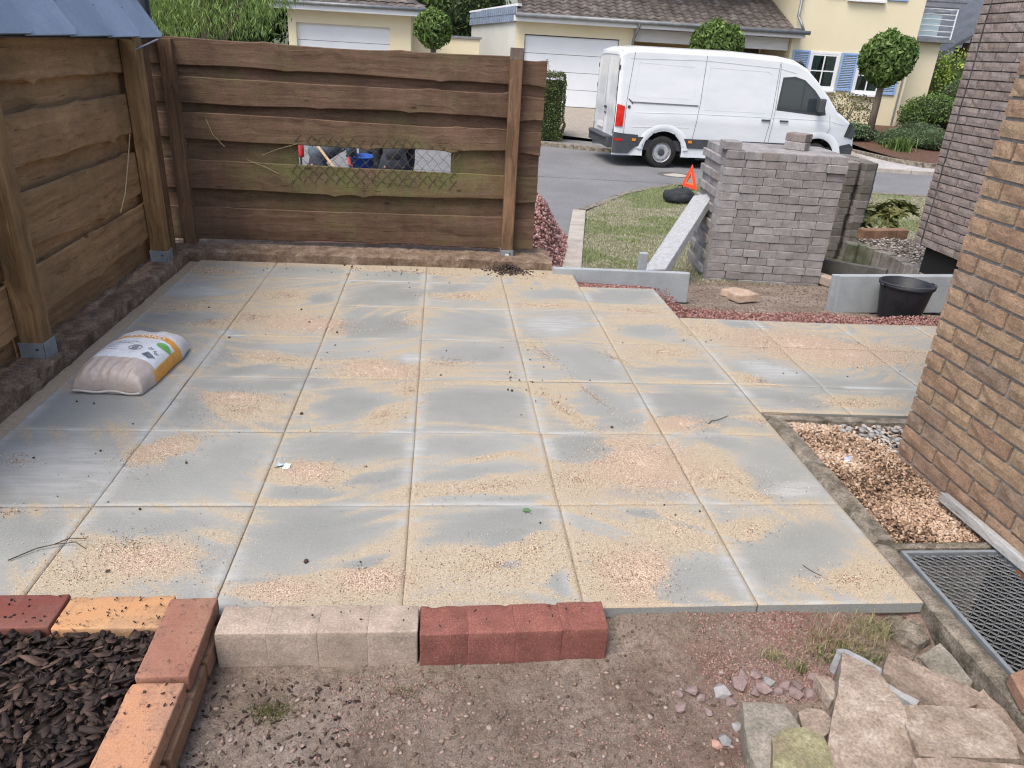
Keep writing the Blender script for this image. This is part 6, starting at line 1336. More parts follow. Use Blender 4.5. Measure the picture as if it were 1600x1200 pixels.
m = MB(); m.lathe([(0, .008), (.26, .008)], (0, 0, 0), 28); m.build('concrete_fill', CONC_LIGHT, t); m = MB(); m.lathe([(.26, .008), (.26, .011), (.36, .011), (.39, .006), (.39, -.01)], (0, 0, 0), 28); m.build('iron_ring', simple('cast_iron', [(.3, (.06, .055, .05)), (.7, (.13, .12, .11))], 20), t)
# ------------------------------------------------------------------ the white van
PAINT = N('white_van_paint'); f_ = PAINT.noise(PAINT.coord('obj', (1, 1, 3)), 1.2, 5, .6)
PAINT = PAINT.done(PAINT.ramp(f_, [(.3, (.64, .665, .69)), (.7, (.74, .75, .76))]), .22, None, 0, .5, Coat_Weight=.4, Coat_Roughness=.08)
BLKP = simple('dark_grey_plastic', [(.3, (.045, .05, .055)), (.7, (.07, .075, .08))], 6, rough=.6, bump=.05, kind='obj')
SEAM = simple('panel_gap', [(0, (.05, .055, .06)), (1, (.06, .065, .07))], bump=0); RUB = simple('tyre_rubber', [(.3, (.014, .014, .014)), (.7, (.035, .034, .033))], 12, rough=.85, bump=.3, kind='obj')
RIM = simple('grey_steel_rim', [(.3, (.33, .34, .35)), (.7, (.48, .49, .50))], 8, rough=.45, metal=.3, bump=0, kind='obj')
GLASS = N('van_glass'); GLASS = GLASS.done((.035, .045, .05), .04, None, 0, .8, Coat_Weight=.5)
def clear_glass():
    n = N('window_glass'); g = n.new('ShaderNodeBsdfGlossy'); g.inputs['Roughness'].default_value = .02; g.inputs[0].default_value = (.9, .95, 1, 1)
    t_ = n.new('ShaderNodeBsdfTransparent'); t_.inputs[0].default_value = (.62, .70, .68, 1); fr_ = n.new('ShaderNodeFresnel'); fr_.inputs[0].default_value = 1.5
    m_ = n.new('ShaderNodeMixShader'); n.t.links.new(n.math('ADD', fr_.outputs[0], .06, clamp=True), m_.inputs[0]); n.t.links.new(t_.outputs[0], m_.inputs[1]); n.t.links.new(g.outputs[0], m_.inputs[2])
    n.t.links.new(m_.outputs[0], n.t.nodes['Material Output'].inputs[0]); return n.m
CGL = clear_glass()
LV = 5.80; RW, FW_, WR = 1.15, 4.80, .345
TOP = [(0, 2.30), (.03, 2.40), (.14, 2.46), (.5, 2.49), (2.5, 2.50), (3.6, 2.46), (3.95, 2.41), (4.25, 2.28), (4.55, 2.04), (4.85, 1.76), (5.05, 1.55), (5.14, 1.44), (5.3, 1.36), (5.55, 1.22), (5.70, 1.08), (5.77, .92), (5.80, .70)]
def vtop(x): return interp(x, TOP)
def vhw(x, z):
    """half width of the body at station x, height z"""
    w_ = 1.0 - .055*sstepf(1.0, 2.4, z) - .012*sstepf(.9, .35, z)
    w_ *= 1 - .20*max(0, (x-5.0)/.8)**2 - .03*max(0, (.12-x)/.12)**2
    return w_ + .012*math.exp(-((z-1.05)/.10)**2)*(1 if .3 < x < 5.1 else 0)
van = thing('van', 'white high-roofed panel van parked at the far side of the street', 'van', (0, 0, 0))
vth = STREET_ROT + math.radians(7.0); c_ = sw(3.46, 17.12, -.61); van.rotation_euler.z = vth
van.location = c_ - Matrix.Rotation(vth, 3, 'Z') @ Vector((RW, -.93, 0))
# side skins with wheel arches, roof loft
xs = sorted(set([round(v, 4) for v in list(np.linspace(0, LV, 117))+[.01, .03, .07]])); ZB = .26; AR = .455
def side_pt(x, z, s_):
    for wx in (RW, FW_):
        dx, dz = x-wx, z-WR; d = math.hypot(dx, dz)
        if d < AR and z > .0 and d > 1e-6: x, z = wx+dx/d*AR, WR+dz/d*AR
    return (x, s_*vhw(x, z), z)
NR = 26
for s_, nm in ((-1, 'side_panel'), (1, 'side_panel')):
    m = MB(); V = []; F = []
    for x in xs:
        zt = vtop(x)-.13
        for j in range(NR+1): z = lerp(ZB, zt, j/NR); V.append(side_pt(x, z, s_))
    for i in range(len(xs)-1):
        for j in range(NR):
            xm = (xs[i]+xs[i+1])/2; zm = lerp(ZB, vtop(xm)-.13, (j+.5)/NR)
            if any(math.hypot(xm-wx, zm-WR) < AR-.03 for wx in (RW, FW_)): continue
            q = [i*(NR+1)+j, (i+1)*(NR+1)+j, (i+1)*(NR+1)+j+1, i*(NR+1)+j+1]; F.append(tuple(q if s_ < 0 else q[::-1]))
    m.add(V, F); m.build(nm, PAINT, van, smooth=True)
m = MB(); V = []; F = []; NT = 20
for x in xs:
    zt = vtop(x)-.13; hw_ = vhw(x, zt)
    for j in range(NT+1):
        a = PI*j/NT; cx_ = math.copysign(abs(math.cos(a))**.45, math.cos(a)); V.append((x, -hw_*cx_, zt+.13*math.sin(a)**.8 if math.sin(a) > 0 else zt))
for i in range(len(xs)-1):
    for j in range(NT): F.append((i*(NT+1)+j, (i+1)*(NT+1)+j, (i+1)*(NT+1)+j+1, i*(NT+1)+j+1))
m.add(V, F); m.build('roof', PAINT, van, smooth=True)
# front face
m = MB(); V = []; n_ = 12
for k in range(n_+1):
    z = lerp(ZB, vtop(LV)-.0, k/n_)
    for j in range(11): y = lerp(-1, 1, j/10)*vhw(LV, z); V.append((LV+.06*(1-(y/.85)**2), y, z))
m.add(V, [(k*11+j, k*11+j+1, (k+1)*11+j+1, (k+1)*11+j) for k in range(n_) for j in range(10)]); m.build('nose', BLKP, van, smooth=True)
# rear doors: two leaves with windows-less panels, recessed plates
for s_ in (-1, 1):
    m = MB(); V = []; ny_, nz_ = 10, 24
    for k in range(nz_+1):
        z = lerp(.42, 2.40, k/nz_)
        for j in range(ny_+1):
            y = s_*lerp(.006, .955*vhw(0, min(z, 2.2)), j/ny_); px = .0+.06*max(0, (z-2.1)/.3)**2+.025*max(0, (abs(y)-.8)/.2)**2
            inset = .02*sstepf(1.32, 1.40, z)*sstepf(2.25, 2.15, z)*sstepf(.10, .16, abs(y))*sstepf(.86, .80, abs(y)) + .018*sstepf(.55, .60, z)*sstepf(1.15, 1.05, z)*sstepf(.10, .16, abs(y))*sstepf(.86, .80, abs(y))
            V.append((-.012+px+inset, y, z))
    F = [(k*(ny_+1)+j, (k+1)*(ny_+1)+j, (k+1)*(ny_+1)+j+1, k*(ny_+1)+j+1) for k in range(nz_) for j in range(ny_)]
    m.add(V, F if s_ > 0 else [f[::-1] for f in F]); d_ = m.build('rear_door', PAINT, van, smooth=True)
    m = MB()
    for z in (.75, 1.62, 2.05): m.box((.0, s_*.93, z), (.03, .035, .09))
    m.build('hinge', BLKP, d_)
m = MB(); m.box((-.03, -.12, 1.20), (.03, .16, .05)); m.box((-.03, -.12, 1.08), (.025, .10, .03)); m.build('door_handle', BLKP, van, bevel=.005)
m = MB(); m.box((-.02, .28, .80), (.012, .52, .11)); m.build('number_plate', simple('plate_white', [(0, (.6, .6, .6)), (1, (.7, .7, .7))], bump=0), van)
m = MB(); m.box2((.05, -.93, .38), (5.7, .93, .60)); m.box2((2.0, -.9, .2), (4.2, .9, .4)); m.build('underbody', SEAM, van)
for s_ in (-1, 1):
    for wx in (RW, FW_):
        m = MB()
        pts = [(wx+AR*math.cos(a), s_*.99, WR+AR*math.sin(a)) for a in np.linspace(-.15, PI+.15, 20)]
        m.add([(x, s_*.60, z) for x, _, z in pts]+[(x, y, z) for x, y, z in pts], [(i, i+1, 21+i, 20+i) for i in range(19)]); m.add([(wx, s_*.60, WR)]+[(x, s_*.60, z) for x, _, z in pts], [(0, i+1, i+2) for i in range(19)])
        m.build('wheel_housing', SEAM, van)
def sidemesh(name, poly, mat, off=.004, step=.05, s_=-1, smooth=True, th=0):
    """a polygon in (x,z) laid on the side skin"""
    import bmesh
    bm = bmesh.new(); vs_ = [bm.verts.new((x, 0, z)) for x, z in poly]; bm.faces.new(vs_); bmesh.ops.triangulate(bm, faces=bm.faces[:])
    for _ in range(5):
        es = [e for e in bm.edges if e.calc_length() > step*2]
        if not es: break
        bmesh.ops.subdivide_edges(bm, edges=es, cuts=1); bmesh.ops.triangulate(bm, faces=[f for f in bm.faces if len(f.verts) > 3])
    for v in bm.verts: v.co.y = s_*(vhw(v.co.x, v.co.z)+off)
    bm.normal_update()
    for f in bm.faces[:]:
        if f.normal.y*s_ < 0: f.normal_flip()
    if th:
        r = bmesh.ops.extrude_face_region(bm, geom=bm.faces[:]); 
        for g in r['geom']:
            if isinstance(g, bmesh.types.BMVert): g.co.y += s_*th
        bmesh.ops.recalc_face_normals(bm, faces=bm.faces[:])
    me = bpy.data.meshes.new(name); bm.to_mesh(me); bm.free(); me.materials.append(mat)
    return obj(name, me, van)
def seamline(pts, w_=.0042, name='panel_gap', mat=SEAM, s_=-1, off=.0015):
    m = MB(); P_ = []
    for (x0, z0), (x1, z1) in zip(pts, pts[1:]):
        n_ = max(1, int(math.hypot(x1-x0, z1-z0)/.06)); P_ += [(lerp(x0, x1, i/n_), lerp(z0, z1, i/n_)) for i in range(n_)]
    P_.append(pts[-1]); m.tube([(x, s_*(vhw(x, z)+off), z) for x, z in P_], w_, 4); return m.build(name, mat, van)
for s_ in (-1, 1):
    # lower plastic cladding
    for x0, x1 in ((.22, RW-.47), (RW+.47, FW_-.47)):
        sidemesh('side_cladding', [(x0, .46), (x1, .46), (x1-.0, .66), (x0, .66)], BLKP, .010, s_=s_, th=.012)
    for wx in (RW, FW_):
        a0 = np.linspace(.40, PI-.40, 16) if wx == RW else np.linspace(.75, PI-.40, 14)
        m = MB(); m.add([(wx+.455*math.cos(a), s_*(vhw(wx, .6)+.004), WR+.455*math.sin(a)) for a in a0]+[(wx+.50*math.cos(a), s_*(vhw(wx, .6)+.016), WR+.50*math.sin(a)) for a in a0], [(i, i+1, len(a0)+i+1, len(a0)+i) for i in range(len(a0)-1)]); 
        if wx == RW and s_ < 0: pass
    sidemesh('bumper_corner', [(.0, .30), (.36, .30), (.52, .46), (.55, .70), (.16, .72), (.0, .74)], BLKP, .012, s_=s_, th=.02)
    sidemesh('front_bumper_side', [(FW_+.47, .30), (5.78, .30), (5.80, .62), (5.66, .70), (5.40, .66), (FW_+.44, .50)], BLKP, .010, s_=s_, th=.015)
    sidemesh('tail_lamp', [(.012, .86), (.175, .86), (.185, 1.28), (.015, 1.32)], simple('red_lamp', [(.3, (.35, .006, .006)), (.7, (.75, .04, .03))], 5, rough=.2, bump=0, kind='obj'), .010, s_=s_, th=.012)
    sidemesh('rear_reflector', [(.02, .56), (.20, .56), (.20, .61), (.02, .61)], simple('dark_red_reflector', [(0, (.45, .01, .015)), (1, (.5, .02, .02))], bump=0, rough=.3), .036, s_=s_)
    for x in (.42, 1.72, 3.85): sidemesh('marker_lamp', [(x, .57), (x+.085, .57), (x+.085, .625), (x, .625)], simple('amber', [(0, (.7, .22, .02)), (1, (.8, .28, .03))], bump=0, rough=.3), .026 if x > .6 else .034, s_=s_, th=.008)
    sidemesh('headlamp', [(5.44, .86), (5.70, .80), (5.775, .90), (5.66, 1.10), (5.52, 1.14)], GLASS, .006, s_=s_, th=.008)
    # cab door window, quarter glass
    sidemesh('window_surround', [(3.66, 1.35), (3.70, 2.03), (3.98, 2.06), (4.22, 2.00), (4.50, 1.80), (4.78, 1.52), (4.86, 1.30), (4.70, 1.28)], SEAM, .002, s_=s_)
    sidemesh('side_window', [(3.71, 1.40), (3.74, 1.98), (4.00, 2.005), (4.18, 1.96), (4.44, 1.77), (4.66, 1.53), (4.70, 1.36), (4.58, 1.34)], GLASS, .006, s_=s_)
    m = MB(); m.tube([(4.22, s_*(vhw(4.22, 1.4)+.010), 1.36), (4.24, s_*(vhw(4.24, 1.9)+.010), 1.93)], .011, 4); m.build('window_bar', SEAM, van)
    mr = MB(); mr.box((4.60, s_*1.20, 1.50), (.14, .17, .30), Matrix.Rotation(s_*.25, 3, 'Z')); mr.box((4.66, s_*1.06, 1.38), (.08, .16, .07)); mr.build('wing_mirror', BLKP, van, bevel=.03)
    for x in (3.45, 3.88): sidemesh('door_handle', [(x-.10, 1.115), (x+.10, 1.115), (x+.10, 1.15), (x-.10, 1.15)], BLKP, .014, s_=s_, th=.02)
seamline([(.22, .70), (.22, 1.4), (.30, 2.36)]); seamline([(1.80, .48), (1.88, 1.4), (1.90, 2.37)]); seamline([(3.50, .48), (3.58, 1.3), (3.58, 2.30)])
seamline([(3.60, .48), (3.64, 1.3), (3.62, 2.1), (3.60, 2.33)], .004); seamline([(4.90, .72), (5.02, 1.02), (4.96, 1.30)]); seamline([(.45, 1.16), (1.8, 1.19), (4.9, 1.19), (5.40, 1.10)], .004, 'body_crease', PAINT, off=.003)
seamline([(.40, .86), (1.7, .90)], .004, 'body_crease', PAINT, off=.003)
seamline([(.30, 1.40), (.34, 1.37), (1.84, 1.36)], .016, 'slide_rail', simple('rail_grey', [(0, (.16, .165, .17)), (1, (.2, .2, .21))], bump=0)); sidemesh('rail_end', [(.24, 1.45), (.36, 1.37), (.36, 1.32), (.27, 1.40)], SEAM, .006)
for P4 in ([(.36, 1.48), (1.72, 1.48), (1.74, 2.12), (.42, 2.16), (.36, 1.48)], [(1.98, 1.28), (3.40, 1.28), (3.44, 2.06), (3.34, 2.12), (2.0, 2.14), (1.98, 1.28)]): seamline(P4, .0045, 'panel_swage', simple('swage_shade', [(0, (.6, .63, .66)), (1, (.62, .65, .68))], bump=0, rough=.4), off=-.001)
seamline([(.22, 2.23), (1.9, 2.27), (3.6, 2.20), (4.0, 2.12)], .005, 'gutter_line', simple('swage_shade2', [(0, (.45, .48, .5)), (1, (.5, .52, .55))], bump=0), off=.001)
m = MB(); m.lathe([(0, .0), (.032, .0), (.034, -.006), (.03, -.008), (0, -.008)], (.28, -(vhw(.28, 1.27)+.004), 1.27), 14, 'y'); m.build('fuel_cap', SEAM, van)
for s_ in (-1, 1):
    a0 = np.linspace(.12, PI-.12, 24); m = MB(); m.add([(RW+.47*math.cos(a), s_*(vhw(RW, .7)+.002), WR+.47*math.sin(a)) for a in a0]+[(RW+.53*math.cos(a), s_*(vhw(RW, .7)+.028), WR+.53*math.sin(a)) for a in a0]+[(RW+.62*math.cos(a), s_*(vhw(RW, .7)+.001), WR+.62*math.sin(a)) for a in a0], [f for i in range(23) for f in ((i, i+1, 25+i, 24+i), (24+i, 25+i, 49+i, 48+i))]); m.build('arch_lip', PAINT, van, smooth=True)
    m = MB(); m.add([(FW_+.455*math.cos(a), s_*(vhw(FW_, .7)+.002), WR+.455*math.sin(a)) for a in a0]+[(FW_+.52*math.cos(a), s_*(vhw(FW_, .7)+.026), WR+.52*math.sin(a)) for a in a0]+[(FW_+.62*math.cos(a), s_*(vhw(FW_, .7)+.001), WR+.62*math.sin(a)) for a in a0], [f for i in range(23) for f in ((i, i+1, 25+i, 24+i), (24+i, 25+i, 49+i, 48+i))]); m.build('arch_lip', PAINT, van, smooth=True)
m = MB(); m.box((-.04, 0, .52), (.16, 1.86, .24)); m.box((-.10, 0, .61), (.14, 1.6, .04)); m.build('rear_bumper', BLKP, van, bevel=.03)
m = MB(); V = [(5.12, y*.80, 1.47) for y in (-1, -.5, 0, .5, 1)]+[(4.10, y*.78, 2.385) for y in (-1, -.5, 0, .5, 1)]
V = [(x+.05*(1-(abs(y)/.8)**2)+.012, y, z+.012) for x, y, z in V]; m.add(V, [(i, i+1, 6+i, 5+i) for i in range(4)]); m.build('windscreen', GLASS, van, smooth=True)
def wheel(x, y, s_):
    t_ = MB(); t_.lathe([(.215, -.11), (.30, -.115), (.335, -.10), (WR, -.07), (WR, .07), (.335, .10), (.30, .115), (.215, .11)], (0, 0, 0), 36, 'y'); w_ = t_.build('tyre', RUB, None, smooth=True)
    wt = obj('wheel', None, van, (x, y, WR)); w_.parent = wt
    r_ = MB(); r_.lathe([(.225, s_*.105), (.218, s_*.085), (.205, s_*.06), (.190, s_*.065), (.165, s_*.085), (.13, s_*.09), (.10, s_*.075), (.085, s_*.075)], (0, 0, 0), 36, 'y'); r_.lathe([(0, s_*.06), (.10, s_*.06)], (0, 0, 0), 20, 'y'); r_.build('rim', RIM, wt, smooth=True)
    h_ = MB(); h_.lathe([(0, s_*.105), (.05, s_*.105), (.062, s_*.095), (.07, s_*.075)], (0, 0, 0), 18, 'y')
    for k in range(10): a = 2*PI*k/10; h_.lathe([(0, s_*.083), (.018, s_*.083), (.019, s_*.072)], (.158*math.cos(a), 0, .158*math.sin(a)), 8, 'y')
    h_.build('hub', SEAM, wt)
    return wt
for x in (RW, FW_):
    for s_ in (-1, 1): wheel(x, s_*.875, s_)

# ------------------------------------------------------------------ houses across the street
CREAM = simple('cream_render', [(.3, (.66, .585, .40)), (.7, (.72, .645, .46))], .7, 5, .9, .15, .004, fine=(60, .05)); CREAM_S = simple('pale_grey_render', [(.3, (.50, .50, .45)), (.7, (.58, .58, .53))], .8, 5, .9, .15, .004)
OCHRE = simple('ochre_render', [(.3, (.50, .36, .16)), (.7, (.56, .41, .20))], .8); WHITEW = simple('white_wood', [(.3, (.66, .67, .68)), (.7, (.74, .75, .76))], 2, bump=0, rough=.5); DOORW = simple('white_garage_door', [(.3, (.66, .69, .72)), (.7, (.74, .76, .78))], .8, rough=.45, bump=0)
TILE = simple('brown_grey_tile', [(.25, (.055, .045, .038)), (.5, (.10, .085, .075)), (.72, (.17, .15, .135))], 2.2, 6, .85, .5, .01, fine=(20, .2), rvar=.25); BLUES = simple('light_blue_paint', [(.3, (.23, .35, .56)), (.7, (.28, .41, .63))], 3, bump=0, rough=.6)
ZINC = simple('zinc_gutter', [(.3, (.16, .17, .175)), (.7, (.26, .27, .28))], 5, rough=.5, metal=.3, bump=0); DKIN = simple('dark_interior', [(0, (.012, .014, .016)), (1, (.03, .033, .036))], bump=0); CURT = simple('grey_lace_curtain', [(.3, (.45, .48, .50)), (.7, (.66, .68, .70))], 14, 4, stretch=(6, 6, .4), bump=0)
SLT = simple('dark_slate', [(.3, (.07, .075, .085)), (.7, (.12, .125, .14))], 2, rough=.55, fine=(12, .25), rvar=.2)
def house(name, label, X0, W0): return thing(name, label, 'house' if 'garage' not in name else 'garage', sw(X0, W0, 0), (0, 0, STREET_ROT))
# house-local frame: x = X - X0, y = W - W0
main = house('yellow_house', 'cream house with blue shutters beyond the van, its garage wing running to the left', 0, 26)
m = MB(); m.box2((9.0, .0, -.4), (13.0, 7.0, 7.5)); m.build('wall', CREAM, main)
m = MB(); m.box2((2.9, 3.2, -.4), (8.998, 7.0, 7.4)); m.build('rear_wall', CREAM, main)
# garage wing with door opening
m = MB(); m.box2((.085, 0, 2.12), (3.86, .25, 2.55)); m.box2((.085, 0, -.4), (.385, .25, 2.119)); m.box2((3.44, 0, -.4), (3.86, .25, 2.119)); m.box2((3.62, .25, -.4), (3.859, 3.2, 2.55))
m.build('garage_wall', CREAM, main)
m = MB(); m.add([(.083, -.002, -.4), (-1.55, 4.2, -.4), (-1.55, 4.2, 2.38), (.083, -.002, 2.47), (.25, .2, -.4), (-1.3, 4.3, -.4), (-1.3, 4.3, 2.38), (.25, .2, 2.47)], [(0, 3, 2, 1), (4, 5, 6, 7), (0, 1, 5, 4), (3, 7, 6, 2), (1, 2, 6, 5), (0, 4, 7, 3)]); m.build('side_wall', CREAM_S, main)
n = 24
for k in range(n):
    for r in range(2):
        a, b = k/n+.003, (k+1)/n-.003; ln = lambda t: Vector((lerp(.07, -1.58, t), lerp(-.03, 4.2, t), 0)); zz_ = lambda t: lerp(2.46, 2.37, t)+r*.22
        q = [ln(a)+Vector((0, 0, zz_(a))), ln(b)+Vector((0, 0, zz_(b))), ln(b)+Vector((0, 0, zz_(b)+.225)), ln(a)+Vector((0, 0, zz_(a)+.225))]; o_ = Vector((-.05-.012*(1-r), -.02, 0))
        mm = MB(); mm.add([p+o_*.2 for p in q]+[p+o_ for p in q[:2]]+[p+o_*.6 for p in q[2:]], [(4, 7, 6, 5), (0, 1, 2, 3), (0, 4, 5, 1), (1, 5, 6, 2), (2, 6, 7, 3), (3, 7, 4, 0)]); mm.build('slate', SLATE_M, main)
m = MB(); m.add([(.12, -.08, 2.90), (-1.64, 4.2, 2.78), (-1.64, 4.2, 2.84), (.12, -.08, 2.98), (.24, 0, 2.90), (-1.4, 4.3, 2.78), (-1.4, 4.3, 2.84), (.24, 0, 2.98)], [(0, 3, 2, 1), (3, 7, 6, 2), (0, 4, 7, 3), (4, 5, 6, 7), (0, 1, 5, 4), (1, 2, 6, 5)]); m.build('verge_flashing', WHITEW, main)
for k in range(4):
    z0 = .0+.525*k; gm = MB(); gm.box2((.40, .10, z0+.006), (3.43, .14, z0+.519)); gp = gm.build('garage_door_panel', DOORW, main, bevel=.006)
m = MB(); m.box2((.385, .08, 2.09), (3.44, .2, 2.12)); m.box2((.385, .08, -.02), (.40, .2, 2.09)); m.box2((3.43, .08, -.02), (3.44, .2, 2.09)); m.box2((.39, .15, -.1), (3.43, .18, 2.1)); m.build('garage_door_frame', DARKM, main)
m = MB(); m.box2((.0, -.42, 2.47), (9.25, -.40, 2.62)); m.box2((.0, -.40, 2.47), (9.25, .0, 2.49)); m.build('fascia', WHITEW, main)
m = MB(); m.tube([(.05, -.50, 2.645), (9.35, -.50, 2.625)], .065, 10); m.build('gutter', ZINC, main, smooth=True)
m = MB(); m.tube([(3.95, -.50, 2.60), (3.95, -.46, 2.50), (3.88, -.06, 2.12), (3.88, -.06, .0)], .045, 8); m.tube([(9.15, -.45, 2.68), (9.05, -.40, 2.9), (9.02, -.10, 3.1), (9.06, -.07, 6.0)], .045, 8); m.build('downpipe', ZINC, main, smooth=True)
m = MB(); m.add([(.1, -.40, 2.63), (9.2, -.40, 2.63), (9.2, 3.2, 3.82), (.1, 3.2, 3.82), (.1, -.40, 2.5), (9.2, -.40, 2.5), (9.2, 3.2, 3.7), (.1, 3.2, 3.7)], [(3, 2, 1, 0), (4, 5, 6, 7), (0, 1, 5, 4), (1, 2, 6, 5), (0, 4, 7, 3)]); m.build('roof_deck', DARKM, main)
def tiled(parent, x0, x1, y0, z0, y1, z1, cw=.30, rh=.34, mat=TILE, maxn=300, nm='roof_tile', lim=None):
    """rolled tiles; each course steps over the one below"""
    sl = math.hypot(y1-y0, z1-z0); nr_ = int(sl/rh); nc = int((x1-x0)/cw); dy, dz = (y1-y0)/sl, (z1-z0)/sl; V = []; F = []
    for i in range(9):
        t = i/8; h = .035*math.sin(PI*min(1, t/.62)) if t < .62 else -.012*math.sin(PI*(t-.62)/.38)
        for (s_, up_) in ((0, .030), (rh+.03, .0)): V.append((t*cw, dy*s_-dz*(h+up_), dz*s_+dy*(h+up_)))
        V.append((t*cw, -dz*(h+.008), dy*(h+.008)))
    F = [(i*3, i*3+3, i*3+4, i*3+1) for i in range(8)]+[(i*3+2, i*3+5, i*3+3, i*3) for i in range(8)]
    me = bpy.data.meshes.new(nm); me.from_pydata(V, [], F); me.materials.append(mat); me.polygons.foreach_set('use_smooth', [True]*len(F)); cnt = 0; rest = MB()
    for r in range(nr_):
        for c in range(nc):
            p = (x0+c*cw, y0+dy*rh*r-dz*.01, z0+dz*rh*r+dy*.01)
            if cnt < maxn: obj(nm, me, parent, p, (U(-.004, .004), U(-.004, .004), 0)); cnt += 1
            else: rest.add([(v[0]+p[0], v[1]+p[1], v[2]+p[2]) for v in V], F)
    if rest.v: o = rest.build('roof_tiles', mat, parent, smooth=True); o['kind'] = 'stuff'
tiled(main, .1, 9.2, -.46, 2.62, 3.2, 3.84, .305, .36)
m = MB(); m.box2((2.95, 3.12, 3.82), (9.0, 3.19, 3.98)); m.build('lead_flashing', ZINC, main)
m = MB(); m.box2((3.88, .2, 2.10), (8.98, .35, 2.46)); m.build('porch_beam', WHITEW, main)
m = MB(); m.box2((3.88, 2.6, -.3), (8.99, 2.75, 2.46)); m.build('porch_wall', OCHRE, main)
m = MB(); m.box2((7.9, 2.5, .1), (8.75, 2.599, 2.18)); dr = m.build('front_door', simple('brown_door', [(0, (.06, .045, .04)), (1, (.09, .07, .06))], bump=0), main); m = MB(); m.box2((7.84, 2.48, .1), (7.9, 2.60, 2.25)); m.box2((8.75, 2.48, .1), (8.81, 2.60, 2.25)); m.box2((7.84, 2.48, 2.18), (8.81, 2.60, 2.25)); m.build('door_frame', WHITEW, dr)
def window(parent, x0, x1, z0, z1, y=0, flowers=False):
    w_ = MB(); t_ = .07
    w_.box2((x0-.05, y-.03, z0-.05), (x0+.02, y+.0, z1+.05)); w_.box2((x1-.02, y-.03, z0-.05), (x1+.05, y, z1+.05)); w_.box2((x0+.02, y-.03, z1-.02), (x1-.02, y, z1+.05)); w_.box2((x0+.02, y-.03, z0-.05), (x1-.02, y, z0+.02))
    f = w_.build('window_frame', WHITEW, parent, bevel=.004)
    s_ = MB(); xm = (x0+x1)/2
    s_.box2((x0+.02, y-.024, z0+.02), (x0+t_, y+.01, z1-.02)); s_.box2((x1-t_, y-.024, z0+.02), (x1-.02, y+.01, z1-.02)); s_.box2((x0+t_, y-.024, z1-t_), (x1-t_, y+.01, z1-.02)); s_.box2((x0+t_, y-.024, z0+.02), (x1-t_, y+.01, z0+t_))
    s_.box2((xm-.02, y-.026, z0+t_), (xm+.02, y+.01, z1-t_)); zm = lerp(z0, z1, .50); s_.box2((x0+t_, y-.025, zm-.018), (xm-.02, y+.01, zm+.018)); s_.box2((xm+.02, y-.025, zm-.018), (x1-t_, y+.01, zm+.018)); s_.build('sash', WHITEW, f)
    for a, b in ((x0+t_, xm-.02), (xm+.02, x1-t_)):
        for c, d in ((z0+t_, zm-.018), (zm+.018, z1-t_)): p = MB(); p.box2((a, y-.012, c), (b, y-.008, d)); p.build('pane', CGL, f)
    i_ = MB(); i_.box2((x0+.02, y-.004, z0+.02), (x1-.02, y-.001, z1-.02)); i_.build('dark_room', DKIN, f)
    c = MB()
    for sg, xa in ((1, x0+t_), (-1, x1-t_)):
        q = []; w2 = (x1-x0)*.33
        for k in range(9): t = k/8; q.append((xa+sg*w2*t, y-.0055+.001*(k % 2)))
        V = [(px, py, z1-t_) for px, py in q]+[(xa+(px-xa)*(.35 if sg > 0 else .95), py, z0+t_) for px, py in q]; c.add(V, [(k, k+1, 10+k, 9+k) for k in range(8)])
    c.build('curtain', CURT, f)
    sl_ = MB(); sl_.box2((x0-.10, y-.13, z0-.11), (x1+.10, y+.0, z0-.052)); sl_.build('sill', WHITEW, f, bevel=.004)
    if flowers:
        fl = MB(); rf_ = random.Random(2)
        for _ in range(26): p = Vector((x0+t_+rf_.uniform(.38, .60)*(x1-x0), y-.0062, z0+t_+rf_.uniform(.0, .26))); fl.box(p, (.035, .002, .03))
        fl.build('house_plant', LF_BR, f)
def shutter(parent, x0, x1, z0, z1, y=0):
    m = MB(); m.box2((x0, y-.05, z0), (x0+.06, y-.012, z1)); m.box2((x1-.06, y-.05, z0), (x1, y-.012, z1)); m.box2((x0+.06, y-.05, z1-.06), (x1-.06, y-.012, z1)); m.box2((x0+.06, y-.05, z0), (x1-.06, y-.012, z0+.06)); s_ = m.build('shutter', BLUES, parent, bevel=.004)
    k = z0+.075
    while k < z1-.07: l = MB(); l.box(((x0+x1)/2, y-.031, k), (x1-x0-.125, .030, .010), Matrix.Rotation(.7, 3, 'X')); l.build('slat', BLUES, s_); k += .052
window(main, 9.72, 10.62, 1.04, 2.08); window(main, 11.30, 12.14, .98, 2.03, flowers=True)
for a, b, dz_ in ((9.10, 9.66, 0), (10.70, 11.25, 0), (12.22, 12.72, -.04)): shutter(main, a, b, 1.0+dz_, 2.14+dz_)
window(main, 10.6, 11.6, 3.72, 4.9); shutter(main, 11.75, 12.4, 3.70, 4.95); shutter(main, 9.8, 10.45, 3.70, 4.95)
m = MB(); m.tube([(12.86, -.05, -.1), (12.86, -.05, 2.2)], .03, 6); m.build('corner_pipe', ZINC, main)
m = MB(); m.add([(2.6, -.6, 7.3), (13.4, -.6, 7.3), (13.4, 3.5, 9.6), (2.6, 3.5, 9.6), (13.4, 7.6, 7.3), (2.6, 7.6, 7.3)], [(0, 1, 2, 3), (3, 2, 4, 5)]); m.build('main_roof', TILE, main)
m = MB(); m.box2((13.003, .8, -.4), (14.25, 7, 2.62)); m.build('side_extension_wall', CREAM, main); m = MB(); m.box2((12.9+.103, .55, 2.621), (14.55, 7, 2.72)); m.build('balcony_slab', ZINC, main)
m = MB()
for x in (13.15, 14.45): m.tube([(x, .68, 2.72), (x, .68, 3.62)], .025, 6)
